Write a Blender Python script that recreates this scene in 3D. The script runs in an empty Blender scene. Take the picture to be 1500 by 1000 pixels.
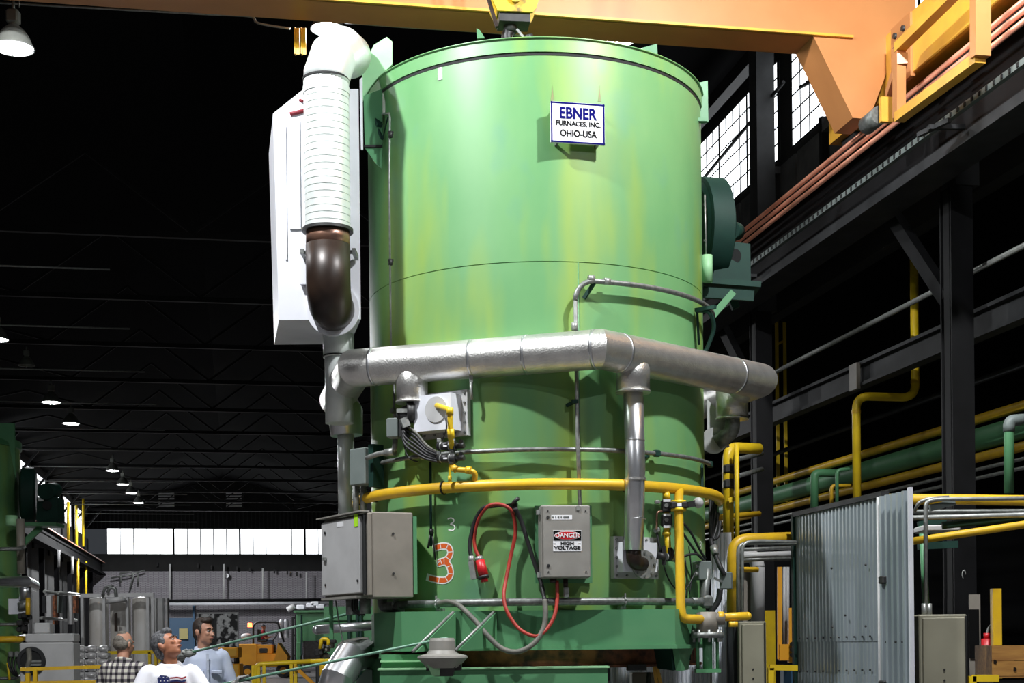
import bpy, math, random
from mathutils import Vector, Matrix, noise
random.seed(7)
PI = math.pi
scene = bpy.context.scene
COL = scene.collection

# ------------------------------------------------------------------ camera
F = 2120.0                      # focal length in pixels of a 1500 px wide frame
HX, HY = 750.0, 940.0           # principal point (camera is level, lens shifted up)
EYE = 1.65
ROLL = math.radians(0.6)
cam_d = bpy.data.cameras.new('camera')
cam = bpy.data.objects.new('camera', cam_d)
COL.objects.link(cam)
cam_d.sensor_width = 36.0
cam_d.lens = 36.0 * F / 1500.0
cam_d.shift_y = (HY - 500.0) / 1500.0
cam_d.clip_end = 400
cam.matrix_world = Matrix.Translation((0, 0, EYE)) @ Matrix.Rotation(PI / 2, 4, 'X') @ Matrix.Rotation(-ROLL, 4, 'Z')
scene.camera = cam

# ------------------------------------------------------------------ world and exposure
world = bpy.data.worlds.new('world')
scene.world = world
world.use_nodes = True
bg = world.node_tree.nodes['Background']
bg.inputs[0].default_value = (0.80, 0.88, 1.0, 1)
bg.inputs[1].default_value = 0.045
scene.view_settings.view_transform = 'Standard'
scene.view_settings.look = 'None'
scene.view_settings.exposure = 0.0
scene.view_settings.gamma = 1.0
scene.view_settings.use_curve_mapping = False

# energies of the lamps of the hall (used in the lamp builder)
ROOF_LAMPS = [  # x, y, z, watts, radius : the high-bay lamps above and behind the photographer
    (-3.4, 8.9, 9.2, 3100, 0.14),
    (3.3, 8.6, 9.2, 2800, 0.14),
    (-7.5, 2.0, 9.4, 480, 0.2),
    (6.3, 1.0, 9.4, 800, 0.2),
]

# ------------------------------------------------------------------ frames of reference
CR, SR = math.cos(ROLL), math.sin(ROLL)
TH = math.atan(400.0 / F)       # the hall runs 10.7 degrees to the left of the lens axis
HC, HS = math.cos(TH), math.sin(TH)

def ray(px, py):
    x, y = px - HX, HY - py
    return ((x * CR + y * SR) / F, (-x * SR + y * CR) / F)

def P(px, py, Y):
    a, b = ray(px, py)
    return Vector((a * Y, Y, EYE + b * Y))

def Hh(u, v, z):
    return Vector((u * HC - v * HS, u * HS + v * HC, z))

def HU(px, py, u):              # where a sight line meets the hall plane u = const
    a, b = ray(px, py)
    t = u / (a * HC + HS)
    return Vector((a * t, t, EYE + b * t))

def HV(px, py, v):
    a, b = ray(px, py)
    t = v / (HC - a * HS)
    return Vector((a * t, t, EYE + b * t))

def UV(p):
    return (p.x * HC + p.y * HS, -p.x * HS + p.y * HC)

R = 1.5                         # furnace shell radius
FX, FY = 0.2475, 13.12          # furnace axis

def cylpt(phi, z, r=R):         # phi = 0 faces the camera
    return Vector((FX + r * math.sin(phi), FY - r * math.cos(phi), z))

def C(px, py, r=R):             # sight line on the furnace cylinder of radius r
    a, b = ray(px, py)
    A = a * a + 1
    B = -2 * (a * FX + FY)
    Cc = FX * FX + FY * FY - r * r
    D = B * B - 4 * A * Cc
    t = (-B - math.sqrt(max(D, 0))) / (2 * A)
    return Vector((a * t, t, EYE + b * t))

def phi_of(p):
    return math.atan2(p.x - FX, FY - p.y)

def surf(phi, z, r=R):          # frame on the shell: x tangent (to the right), y outward to viewer, z up
    t = Vector((math.cos(phi), math.sin(phi), 0))
    n = Vector((math.sin(phi), -math.cos(phi), 0))
    m = Matrix.Identity(4)
    m.col[0][:3] = t
    m.col[1][:3] = n
    m.col[2][:3] = (0, 0, 1)
    m.col[3][:3] = cylpt(phi, z, r)
    return m

def frame(o, xdir, zdir=(0, 0, 1)):
    x = Vector(xdir).normalized()
    z = Vector(zdir).normalized()
    y = z.cross(x).normalized()
    z = x.cross(y)
    m = Matrix.Identity(4)
    m.col[0][:3] = x
    m.col[1][:3] = y
    m.col[2][:3] = z
    m.col[3][:3] = Vector(o)
    return m

HALL = frame((0, 0, 0), (HC, HS, 0))   # local x = u (across), y = v (along), z up

# ------------------------------------------------------------------ mesh builder
def fillet(pts, rad, n=6):
    pts = [Vector(p) for p in pts]
    if len(pts) < 3 or rad <= 0:
        return pts
    out = [pts[0]]
    for i in range(1, len(pts) - 1):
        a, b, c = pts[i - 1], pts[i], pts[i + 1]
        d1, d2 = (a - b), (c - b)
        l1, l2 = d1.length, d2.length
        if l1 < 1e-6 or l2 < 1e-6:
            continue
        d1 /= l1
        d2 /= l2
        k = min(rad, l1 * .48, l2 * .48)
        p, q = b + d1 * k, b + d2 * k
        for j in range(n + 1):
            t = j / n
            out.append(p * (1 - t) ** 2 + b * 2 * t * (1 - t) + q * t * t)
    out.append(pts[-1])
    return out

def smooth_path(pts, sub=6):    # Catmull-Rom
    pts = [Vector(p) for p in pts]
    out = []
    for i in range(len(pts) - 1):
        p0 = pts[max(i - 1, 0)]
        p1, p2 = pts[i], pts[i + 1]
        p3 = pts[min(i + 2, len(pts) - 1)]
        for j in range(sub):
            t = j / sub
            out.append(.5 * ((2 * p1) + (p2 - p0) * t + (2 * p0 - 5 * p1 + 4 * p2 - p3) * t * t + (3 * p1 - p0 - 3 * p2 + p3) * t ** 3))
    out.append(pts[-1])
    return out

class MB:
    def __init__(s):
        s.v, s.f, s.sm, s.mi = [], [], [], []
        s.cur = 0

    def put(s, verts, faces, smooth=False, M=None):
        b = len(s.v)
        for p in verts:
            p = Vector(p)
            s.v.append(M @ p if M is not None else p)
        for i, f in enumerate(faces):
            s.f.append(tuple(b + k for k in f))
            s.sm.append(smooth[i] if isinstance(smooth, list) else smooth)
            s.mi.append(s.cur)
        return s

    def box(s, c, d, M=None):
        x, y, z = c
        a, b, e = d[0] / 2, d[1] / 2, d[2] / 2
        v = [(x + i * a, y + j * b, z + k * e) for k in (-1, 1) for j in (-1, 1) for i in (-1, 1)]
        return s.put(v, [(0, 2, 3, 1), (4, 5, 7, 6), (0, 1, 5, 4), (2, 6, 7, 3), (0, 4, 6, 2), (1, 3, 7, 5)], False, M)

    def bbox(s, c, d, bev, M=None):      # box with bevelled vertical (z) edges and small chamfers
        x, y, z = c
        a, b, e = d[0] / 2, d[1] / 2, d[2] / 2
        def ring(k, zz):
            A, B = a - k, b - k
            return [(x - A + bev, y - B, zz), (x + A - bev, y - B, zz), (x + A, y - B + bev, zz), (x + A, y + B - bev, zz),
                    (x + A - bev, y + B, zz), (x - A + bev, y + B, zz), (x - A, y + B - bev, zz), (x - A, y - B + bev, zz)]
        v = ring(bev, z - e) + ring(0, z - e + bev) + ring(0, z + e - bev) + ring(bev, z + e)
        f = []
        for r in range(3):
            for i in range(8):
                j = (i + 1) % 8
                f.append((r * 8 + i, r * 8 + j, r * 8 + 8 + j, r * 8 + 8 + i))
        f.append(tuple(range(7, -1, -1)))
        f.append(tuple(range(24, 32)))
        return s.put(v, f, False, M)

    def hexa(s, p):                        # eight corners: bottom ring 0-3, top ring 4-7 (counter-clockwise from above)
        return s.put(p, [(3, 2, 1, 0), (4, 5, 6, 7), (0, 1, 5, 4), (1, 2, 6, 5), (2, 3, 7, 6), (3, 0, 4, 7)])

    def prism(s, poly, h, M=None):       # polygon in local x-z, thickness along local y (0 .. h)
        n = len(poly)
        v = [(p[0], 0, p[1]) for p in poly] + [(p[0], h, p[1]) for p in poly]
        f = [tuple(range(n)), tuple(range(2 * n - 1, n - 1, -1))]
        for i in range(n):
            j = (i + 1) % n
            f.append((j, i, n + i, n + j))
        return s.put(v, f, False, M)

    def plate(s, pts, th):               # world polygon, extruded along -normal
        pts = [Vector(p) for p in pts]
        nrm = Vector((0, 0, 0))
        for i in range(len(pts)):
            a, b = pts[i], pts[(i + 1) % len(pts)]
            nrm += a.cross(b)
        nrm.normalize()
        n = len(pts)
        v = pts + [p - nrm * th for p in pts]
        f = [tuple(range(n)), tuple(range(2 * n - 1, n - 1, -1))]
        for i in range(n):
            j = (i + 1) % n
            f.append((j, i, n + i, n + j))
        return s.put(v, f)

    def bar(s, p0, p1, w, h, up=(0, 0, 1)):   # rectangular bar, w across, h along up
        p0, p1 = Vector(p0), Vector(p1)
        d = p1 - p0
        L = d.length
        upv = Vector(up)
        if abs(d.normalized().dot(upv.normalized())) > .99:
            upv = Vector((0, 1, 0))
        m = frame((p0 + p1) / 2, d, upv)
        x = m.col[0].xyz
        zz = (upv - x * upv.dot(x)).normalized()
        m.col[2][:3] = zz
        m.col[1][:3] = zz.cross(x)
        return s.box((0, 0, 0), (L, w, h), m)

    def cyl(s, p0, p1, r0, r1=None, n=16, cap=True):
        if r1 is None:
            r1 = r0
        return s.sweep([p0, p1], [r0, r1], n, cap)

    def sweep(s, path, r, n=12, cap=True, sharp=False):
        path = [Vector(p) for p in path]
        k = len(path)
        rr = r if isinstance(r, (list, tuple)) else [r] * k
        segd = [(path[i + 1] - path[i]).normalized() for i in range(k - 1)]
        d = segd[0]
        up = Vector((0, 0, 1)) if abs(d.z) < .9 else Vector((1, 0, 0))
        nx = (up - d * up.dot(d)).normalized()
        rings = []
        prev = d
        def ring_at(i, d, nx, t):
            by = d.cross(nx)
            out = []
            for j in range(n):
                a = 2 * PI * j / n
                o = (nx * math.cos(a) + by * math.sin(a)) * rr[i]
                q = d.dot(t)
                out.append(path[i] + o - d * (o.dot(t) / q if abs(q) > .2 else 0))
            return out
        verts, faces, sm = [], [], []
        def quadband(b0, b1):
            for j in range(n):
                j2 = (j + 1) % n
                faces.append((b0 + j, b0 + j2, b1 + j2, b1 + j))
                sm.append(True)
        last = None
        for i in range(k - 1):
            d = segd[i]
            if i:
                ax = prev.cross(d)
                if ax.length > 1e-7:
                    ang = math.atan2(ax.length, prev.dot(d))
                    nx = Matrix.Rotation(ang, 3, ax.normalized()) @ nx
            t0 = d if i == 0 else (segd[i - 1] + d).normalized()
            t1 = d if i == k - 2 else (segd[i + 1] + d).normalized()
            if last is None or sharp:
                b0 = len(verts)
                verts += ring_at(i, d, nx, t0)
                if i == 0 and cap:
                    faces.append(tuple(b0 + q for q in range(n - 1, -1, -1)))
                    sm.append(False)
            else:
                b0 = last
            b1 = len(verts)
            verts += ring_at(i + 1, d, nx, t1)
            quadband(b0, b1)
            last = b1
            prev = d
        if cap:
            faces.append(tuple(last + q for q in range(n)))
            sm.append(False)
        return s.put(verts, faces, sm)

    def tube(s, pts, r, rad=0.0, n=12, cap=True):
        return s.sweep(fillet(pts, rad), r, n, cap)

    def lathe(s, prof, M=None, n=32, a0=0.0, a1=2 * PI, sharp=True):
        full = abs(a1 - a0 - 2 * PI) < 1e-6
        m = n if full else n + 1
        verts, faces, sm = [], [], []
        def ring(p):
            return [(p[0] * math.cos(a0 + (a1 - a0) * j / n), p[0] * math.sin(a0 + (a1 - a0) * j / n), p[1]) for j in range(m)]
        if sharp:
            for i in range(len(prof) - 1):
                b = len(verts)
                verts += ring(prof[i]) + ring(prof[i + 1])
                for j in range(n):
                    j2 = (j + 1) % m
                    faces.append((b + j, b + j2, b + m + j2, b + m + j))
                    sm.append(True)
        else:
            for p in prof:
                verts += ring(p)
            for i in range(len(prof) - 1):
                for j in range(n):
                    j2 = (j + 1) % m
                    faces.append((i * m + j, i * m + j2, (i + 1) * m + j2, (i + 1) * m + j))
                    sm.append(True)
        return s.put(verts, faces, sm, M)

    def ball(s, c, r, M=None, n=12, sc=(1, 1, 1)):
        verts, faces = [], []
        k = max(6, n // 2 + 2)
        for i in range(k + 1):
            a = PI * i / k
            for j in range(n):
                b = 2 * PI * j / n
                verts.append((c[0] + r * sc[0] * math.sin(a) * math.cos(b), c[1] + r * sc[1] * math.sin(a) * math.sin(b), c[2] + r * sc[2] * math.cos(a)))
        for i in range(k):
            for j in range(n):
                j2 = (j + 1) % n
                faces.append((i * n + j, (i + 1) * n + j, (i + 1) * n + j2, i * n + j2))
        return s.put(verts, faces, True, M)

    def mesh(s, name, mats, off=None):
        me = bpy.data.meshes.new(name)
        me.from_pydata([tuple(p - off) if off is not None else tuple(p) for p in s.v], [], s.f)
        me.polygons.foreach_set('use_smooth', s.sm)
        if not isinstance(mats, (list, tuple)):
            mats = [mats]
        for m in mats:
            me.materials.append(m)
        if len(mats) > 1:
            me.polygons.foreach_set('material_index', s.mi)
        me.update()
        return me

    def build(s, name, mats, parent=None, label=None, kind=None):
        if parent is not None:           # part: mesh in world coordinates
            o = bpy.data.objects.new(name, s.mesh(name, mats))
            COL.objects.link(o)
            adopt(o, parent)
            if label:
                o['label'] = label
            if kind:
                o['kind'] = kind
            return o
        xs = [p.x for p in s.v]
        ys = [p.y for p in s.v]
        zs = [p.z for p in s.v]
        off = Vector(((min(xs) + max(xs)) / 2, (min(ys) + max(ys)) / 2, min(zs)))
        o = bpy.data.objects.new(name, s.mesh(name, mats, off))
        COL.objects.link(o)
        o.location = off
        WM[o] = Matrix.Translation(off)
        return o

    def local(s, name, mats, parent, label=None):   # part of a repeat: mesh in its thing's own coordinates
        o = bpy.data.objects.new(name, s.mesh(name, mats))
        COL.objects.link(o)
        o.parent = parent
        if label:
            o['label'] = label
        return o

WM = {}

def adopt(o, parent):
    o.parent = parent
    o.matrix_parent_inverse = WM[parent].inverted()
    WM[o] = Matrix.Identity(4)

def thing(name, label, cat, loc=(0, 0, 0), group=None, rz=0.0):
    o = bpy.data.objects.new(name, None)
    COL.objects.link(o)
    o.empty_display_size = .2
    o.location = loc
    o.rotation_euler = (0, 0, rz)
    o['label'] = label
    o['category'] = cat
    if group:
        o['group'] = group
    WM[o] = Matrix.Translation(Vector(loc)) @ Matrix.Rotation(rz, 4, 'Z')
    return o

def tag(o, label, cat, group=None):
    o['label'] = label
    o['category'] = cat
    if group:
        o['group'] = group
    return o

def struct(o, label, cat=None):
    o['kind'] = 'structure'
    o['label'] = label
    if cat:
        o['category'] = cat
    return o

def copy_tree(o, loc, rz=0.0, label=None):
    c = o.copy()
    COL.objects.link(c)
    c.location = loc
    c.rotation_euler = (0, 0, rz)
    if label:
        c['label'] = label
    for ch in list(o.children):
        d = ch.copy()
        COL.objects.link(d)
        d.parent = c
        for g in list(ch.children):
            e = g.copy()
            COL.objects.link(e)
            e.parent = d
    return c

def text_part(txt, size, M, mat, parent, name, bold=0.0, ext=0.0015, squeeze=1.0, wrap=None):
    cu = bpy.data.curves.new(name, 'FONT')
    cu.body = txt
    cu.size = size
    cu.align_x = 'CENTER'
    cu.align_y = 'CENTER'
    cu.extrude = ext
    cu.offset = bold
    tmp = bpy.data.objects.new(name, cu)
    COL.objects.link(tmp)
    bpy.context.view_layer.update()
    dg = bpy.context.evaluated_depsgraph_get()
    me = bpy.data.meshes.new_from_object(tmp.evaluated_get(dg))
    bpy.data.objects.remove(tmp)
    # text lies in local x-y: stand it up (x right, z up, y towards viewer)
    rot = Matrix(((squeeze, 0, 0, 0), (0, 0, 1, 0), (0, 1, 0, 0), (0, 0, 0, 1)))
    me.transform(M @ rot)
    me.name = name
    me.materials.clear()
    me.materials.append(mat)
    o = bpy.data.objects.new(name, me)
    COL.objects.link(o)
    adopt(o, parent)
    return o

# ------------------------------------------------------------------ materials
def lin(c):
    return tuple(((x / 255.0) / 12.92 if x / 255.0 < .04045 else ((x / 255.0 + .055) / 1.055) ** 2.4) for x in c)

def mat(name, c1, c2=None, scale=6.0, rough=.5, metal=0.0, bump=0.0, bscale=None, stretch=(1, 1, 1), contrast=(.35, .65), detail=5.0, spec=.5, emit=None, estr=0.0, coat=0.0, alpha=1.0):
    m = bpy.data.materials.new(name)
    m.use_nodes = True
    nt = m.node_tree
    b = nt.nodes['Principled BSDF']
    b.inputs['Roughness'].default_value = rough
    b.inputs['Metallic'].default_value = metal
    b.inputs['Specular IOR Level'].default_value = spec
    b.inputs['Coat Weight'].default_value = coat
    b.inputs['Base Color'].default_value = (*c1, 1)
    tc = nt.nodes.new('ShaderNodeTexCoord')
    mp = nt.nodes.new('ShaderNodeMapping')
    mp.inputs['Scale'].default_value = stretch
    nt.links.new(tc.outputs['Object'], mp.inputs[0])
    if c2 is not None:
        nz = nt.nodes.new('ShaderNodeTexNoise')
        nz.inputs['Scale'].default_value = scale
        nz.inputs['Detail'].default_value = detail
        nt.links.new(mp.outputs[0], nz.inputs['Vector'])
        rp = nt.nodes.new('ShaderNodeValToRGB')
        rp.color_ramp.elements[0].position = contrast[0]
        rp.color_ramp.elements[1].position = contrast[1]
        rp.color_ramp.elements[0].color = (*c1, 1)
        rp.color_ramp.elements[1].color = (*c2, 1)
        nt.links.new(nz.outputs['Fac'], rp.inputs[0])
        nt.links.new(rp.outputs[0], b.inputs['Base Color'])
    if bump:
        n2 = nt.nodes.new('ShaderNodeTexNoise')
        n2.inputs['Scale'].default_value = bscale or scale * 4
        n2.inputs['Detail'].default_value = 4
        nt.links.new(mp.outputs[0], n2.inputs['Vector'])
        bp = nt.nodes.new('ShaderNodeBump')
        bp.inputs['Strength'].default_value = bump
        bp.inputs['Distance'].default_value = .01
        nt.links.new(n2.outputs['Fac'], bp.inputs['Height'])
        nt.links.new(bp.outputs[0], b.inputs['Normal'])
    if emit is not None:
        b.inputs['Emission Color'].default_value = (*emit, 1)
        b.inputs['Emission Strength'].default_value = estr
    return m

def shell_material():
    m = mat('furnace_green', (.10, .32, .14), rough=.42)
    nt = m.node_tree
    b = nt.nodes['Principled BSDF']
    tc = nt.nodes.new('ShaderNodeTexCoord')
    def nz(scale, stretch, det=4.0, rough=.55):
        mp = nt.nodes.new('ShaderNodeMapping')
        mp.inputs['Scale'].default_value = stretch
        nt.links.new(tc.outputs['Object'], mp.inputs[0])
        n = nt.nodes.new('ShaderNodeTexNoise')
        n.inputs['Scale'].default_value = scale
        n.inputs['Detail'].default_value = det
        n.inputs['Roughness'].default_value = rough
        nt.links.new(mp.outputs[0], n.inputs['Vector'])
        return n.outputs['Fac']
    def ramp(src, p0, p1):
        r = nt.nodes.new('ShaderNodeMapRange')
        r.inputs['From Min'].default_value = p0
        r.inputs['From Max'].default_value = p1
        nt.links.new(src, r.inputs['Value'])
        return r.outputs[0]
    def mix(f, a, c):
        x = nt.nodes.new('ShaderNodeMix')
        x.data_type = 'RGBA'
        nt.links.new(f, x.inputs[0])
        if isinstance(a, tuple):
            x.inputs[6].default_value = (*a, 1)
        else:
            nt.links.new(a, x.inputs[6])
        x.inputs[7].default_value = (*c, 1)
        return x.outputs[2]
    base = mix(ramp(nz(1.3, (1, 1, .5)), .35, .65), (.118, .30, .118), (.155, .345, .14))
    base = mix(ramp(nz(1.1, (1.6, 1.6, .35), 3), .49, .70), base, (.24, .36, .06))     # yellowed heat stains, drawn out downwards
    base = mix(ramp(nz(2.1, (1, 1, .6), 3), .60, .80), base, (.12, .30, .175))          # bluish faded patches
    base = mix(ramp(nz(9, (1, 1, .4), 5, .7), .70, .86), base, (.09, .22, .10))
    nt.links.new(base, b.inputs['Base Color'])
    bp = nt.nodes.new('ShaderNodeBump')
    bp.inputs['Strength'].default_value = .06
    bp.inputs['Distance'].default_value = .01
    nt.links.new(nz(3.0, (1, 1, .5), 3), bp.inputs['Height'])
    nt.links.new(bp.outputs[0], b.inputs['Normal'])
    return m

def plaid_material():
    m = mat('plaid_cloth', (.8, .8, .75), rough=.9)
    nt = m.node_tree
    b = nt.nodes['Principled BSDF']
    tc = nt.nodes.new('ShaderNodeTexCoord')
    sep = nt.nodes.new('ShaderNodeSeparateXYZ')
    nt.links.new(tc.outputs['Object'], sep.inputs[0])
    def band(out, freq, lo):
        a = nt.nodes.new('ShaderNodeMath'); a.operation = 'MULTIPLY'; a.inputs[1].default_value = freq
        nt.links.new(out, a.inputs[0])
        s = nt.nodes.new('ShaderNodeMath'); s.operation = 'SINE'
        nt.links.new(a.outputs[0], s.inputs[0])
        g = nt.nodes.new('ShaderNodeMath'); g.operation = 'GREATER_THAN'; g.inputs[1].default_value = lo
        nt.links.new(s.outputs[0], g.inputs[0])
        return g.outputs[0]
    gx = band(sep.outputs[0], 2 * PI / .062, .1)
    gz = band(sep.outputs[2], 2 * PI / .062, .1)
    add = nt.nodes.new('ShaderNodeMath'); add.operation = 'ADD'
    nt.links.new(gx, add.inputs[0]); nt.links.new(gz, add.inputs[1])
    half = nt.nodes.new('ShaderNodeMath'); half.operation = 'MULTIPLY'; half.inputs[1].default_value = .5
    nt.links.new(add.outputs[0], half.inputs[0])
    rp = nt.nodes.new('ShaderNodeValToRGB')
    rp.color_ramp.interpolation = 'CONSTANT'
    e = rp.color_ramp.elements
    e[0].position = 0; e[0].color = (.62, .60, .52, 1)
    e[1].position = .4; e[1].color = (.16, .14, .15, 1)
    k = e.new(.8); k.color = (.012, .011, .014, 1)
    nt.links.new(half.outputs[0], rp.inputs[0])
    nt.links.new(rp.outputs[0], b.inputs['Base Color'])
    return m

def block_material():
    m = mat('painted_block_wall', (.3, .29, .31), rough=.8)
    nt = m.node_tree
    b = nt.nodes['Principled BSDF']
    tc = nt.nodes.new('ShaderNodeTexCoord')
    mp = nt.nodes.new('ShaderNodeMapping')
    mp.inputs['Rotation'].default_value = (PI / 2, 0, 0)
    nt.links.new(tc.outputs['Generated'], mp.inputs[0])
    mp.inputs['Scale'].default_value = (40, 40, 22)
    br = nt.nodes.new('ShaderNodeTexBrick')
    br.inputs['Scale'].default_value = 1.0
    br.inputs['Color1'].default_value = (.33, .31, .33, 1)
    br.inputs['Color2'].default_value = (.27, .26, .28, 1)
    br.inputs['Mortar'].default_value = (.16, .15, .17, 1)
    br.inputs['Mortar Size'].default_value = .05
    nt.links.new(mp.outputs[0], br.inputs['Vector'])
    nt.links.new(br.outputs['Color'], b.inputs['Base Color'])
    return m

M = {}
M['shell'] = shell_material()
M['green'] = mat('machine_green', (.07, .23, .105), (.10, .27, .125), 2.5, .45, contrast=(.3, .7), bump=.05)
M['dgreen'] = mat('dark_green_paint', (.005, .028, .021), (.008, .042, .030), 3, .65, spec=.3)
M['lgreen'] = mat('light_green_paint', (.30, .55, .30), (.22, .46, .24), 3, .5)
M['white'] = mat('white_enamel', (.72, .73, .78), (.60, .62, .66), 3, .4, contrast=(.4, .8))
M['duct'] = mat('galvanised_duct', (.74, .78, .76), (.62, .66, .64), 5, .35, metal=.25)
M['brown'] = mat('heat_browned_steel', (.016, .009, .006), (.03, .017, .011), 5, .4, metal=.2)
M['copper'] = mat('coppery_steel', (.40, .22, .15), (.22, .13, .10), 9, .3, metal=.7)
M['alu'] = mat('aluminium_cladding', (.72, .71, .68), (.60, .59, .57), 9, .34, metal=.85, bump=.30, bscale=70)
M['alu2'] = mat('bright_aluminium', (.75, .76, .78), (.60, .61, .63), 5, .28, metal=.9, bump=.04)
M['yellow'] = mat('yellow_gas_pipe', (.72, .44, .015), (.58, .34, .03), 7, .4, contrast=(.4, .75))
M['yellow2'] = mat('bright_yellow_paint', (.85, .60, .015), (.75, .50, .02), 6, .4)
M['orange'] = mat('crane_orange', (.58, .24, .08), (.53, .215, .07), 2.5, .4)
M['orange2'] = mat('crane_yellow_orange', (.82, .46, .05), (.72, .36, .05), 3, .4)
M['hookyel'] = mat('worn_hook_block_yellow', (.62, .40, .02), (.10, .06, .02), 7, .5, contrast=(.52, .66))
M['black'] = mat('black_iron', (.012, .012, .013), (.03, .03, .03), 8, .5)
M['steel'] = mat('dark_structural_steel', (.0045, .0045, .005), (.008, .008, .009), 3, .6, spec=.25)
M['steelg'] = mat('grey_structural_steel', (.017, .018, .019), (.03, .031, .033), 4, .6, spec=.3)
M['rail'] = mat('copper_conductor', (.80, .36, .24), (.62, .25, .16), 4, .35, metal=.3, stretch=(1, 1, 6))
M['cond'] = mat('galvanised_conduit', (.24, .25, .24), (.14, .15, .14), 25, .45, metal=.5)
M['condl'] = mat('pale_conduit', (.36, .37, .35), (.25, .26, .25), 20, .42, metal=.5)
M['box'] = mat('grey_enclosure', (.27, .26, .235), (.22, .21, .19), 5, .5)
M['boxl'] = mat('pale_grey_enclosure', (.50, .50, .50), (.44, .44, .44), 4, .45)
M['boxbr'] = mat('brownish_grey_enclosure', (.20, .18, .15), (.25, .225, .19), 4, .5)
M['boxgr'] = mat('greenish_grey_enclosure', (.15, .18, .17), (.18, .21, .20), 5, .5)
M['beige'] = mat('beige_cabinet', (.30, .285, .21), (.26, .245, .18), 3, .55)
M['dark'] = mat('dark_recess', (.008, .009, .009), rough=.8)
M['rust'] = mat('rusty_steel', (.34, .11, .045), (.06, .03, .02), 7, .8, contrast=(.4, .62), bump=.2)
M['stain'] = mat('rust_run', (.24, .19, .085), (.17, .24, .09), 14, .6)
M['ink'] = mat('black_ink', (.006, .006, .006), rough=.95, spec=.05)
M['blue'] = mat('blue_ink', (.006, .006, .12), rough=.95, spec=.05)
M['signw'] = mat('sign_white', (.86, .86, .88), (.78, .78, .8), 4, .4)
M['red'] = mat('red_rubber', (.40, .035, .02), (.30, .03, .02), 9, .5)
M['redp'] = mat('red_plastic', (.50, .01, .015), rough=.4)
M['dred'] = mat('dark_red_stain', (.20, .01, .02), rough=.6)
M['hose'] = mat('grey_hose', (.10, .10, .085), (.15, .145, .12), 12, .6)
M['rubber'] = mat('black_rubber', (.015, .015, .016), rough=.55)
M['paintor'] = mat('orange_marking_paint', (.75, .12, .015), rough=.6)
M['paintw'] = mat('white_marking_paint', (.85, .85, .82), rough=.6)
M['tagy'] = mat('lime_tag', (.45, .85, .03), rough=.5)
M['corr'] = mat('galvanised_corrugated', (.30, .36, .38), (.42, .48, .52), 3.5, .33, metal=.4, stretch=(1, 1, .25), contrast=(.35, .7))
M['corrw'] = mat('white_corrugated', (.78, .81, .86), (.70, .73, .78), 3, .4)
M['wood'] = mat('pine_wood', (.52, .26, .06), (.36, .16, .04), 4, .6, stretch=(1, 8, 8))
M['floor'] = mat('concrete_floor', (.14, .13, .13), (.10, .095, .095), .8, .5, bump=.03)
M['roof'] = mat('shade_black_roof', (.003, .003, .0035), rough=.95, spec=.1)  # near-black colour stands in for the deep shade overhead
M['shaded'] = mat('shade_black_wall', (.006, .006, .006), (.010, .010, .010), 2, .9)  # darkness of the dim upper walls is put into this colour
M['plank'] = mat('grey_wall_panel', (.05, .051, .053), (.09, .09, .092), 3, .8, bump=.15)
M['block'] = block_material()
M['pane'] = mat('daylit_glass', (.9, .92, .95), rough=.2, emit=(.93, .97, 1.0), estr=3.0)
M['bulb'] = mat('lamp_glow', (1, 1, 1), emit=(.93, .97, 1.0), estr=30.0)
M['lampm'] = mat('lamp_metal', (.30, .31, .28), (.22, .23, .21), 6, .35, metal=.5)
M['skin'] = mat('skin_light', (.52, .27, .18), (.46, .22, .14), 18, .5)
M['skint'] = mat('skin_tanned', (.42, .17, .09), (.36, .14, .075), 18, .5)
M['hairg'] = mat('grey_hair', (.03, .032, .035), (.14, .14, .15), 60, .7, contrast=(.35, .65), bump=.5, bscale=90)
M['hairb'] = mat('brown_grey_hair', (.10, .085, .07), (.20, .18, .15), 50, .7, bump=.4, bscale=90)
M['haird'] = mat('dark_brown_hair', (.018, .012, .010), (.045, .03, .022), 50, .6, bump=.4, bscale=90)
M['tee'] = mat('white_cotton', (.80, .80, .84), (.74, .74, .80), 5, .9, bump=.15, bscale=9)
M['chamb'] = mat('pale_blue_denim', (.52, .58, .74), (.62, .67, .80), 7, .9, bump=.2, bscale=12)
M['plaid'] = plaid_material()
M['jeans'] = mat('blue_denim', (.05, .08, .17), (.08, .12, .22), 15, .9)
M['glove'] = mat('grey_work_glove', (.16, .17, .16), (.42, .43, .41), 20, .9, stretch=(1, 1, 5))
M['glovek'] = mat('dark_work_glove', (.025, .025, .025), (.30, .30, .29), 22, .9)
M['boots'] = mat('work_boots', (.05, .03, .02), rough=.7)
M['eyew'] = mat('eye_white', (.40, .36, .34), rough=.3)
M['eyed'] = mat('eye_dark', (.02, .012, .01), rough=.3)
M['lips'] = mat('lips', (.36, .13, .10), rough=.5)
M['redshirt'] = mat('red_shirt', (.28, .012, .02), rough=.9)
M['polegreen'] = mat('pale_green_pole', (.10, .26, .17), (.20, .36, .27), 30, .4)
M['foil'] = mat('silver_foil_wrap', (.74, .73, .74), (.55, .54, .54), 5, .35, metal=.3, bump=.4, bscale=10)
M['tank'] = mat('silver_tank', (.66, .65, .63), (.50, .47, .43), 2, .4, metal=.1, stretch=(1, 1, .3))
M['bluedoor'] = mat('blue_door_paint', (.03, .10, .20), rough=.5)
M['board'] = mat('mottled_board', (.012, .012, .014), (.72, .73, .73), 3.5, .6, contrast=(.47, .56), detail=12)
M['lens'] = mat('red_beacon', (.8, .1, .02), emit=(1, .18, .05), estr=6.0)
M['fkyel'] = mat('forklift_yellow', (.80, .36, .015), (.72, .31, .015), 2, .45)
M['flagb'] = mat('flag_blue_print', (.02, .03, .14), rough=.9)
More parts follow.
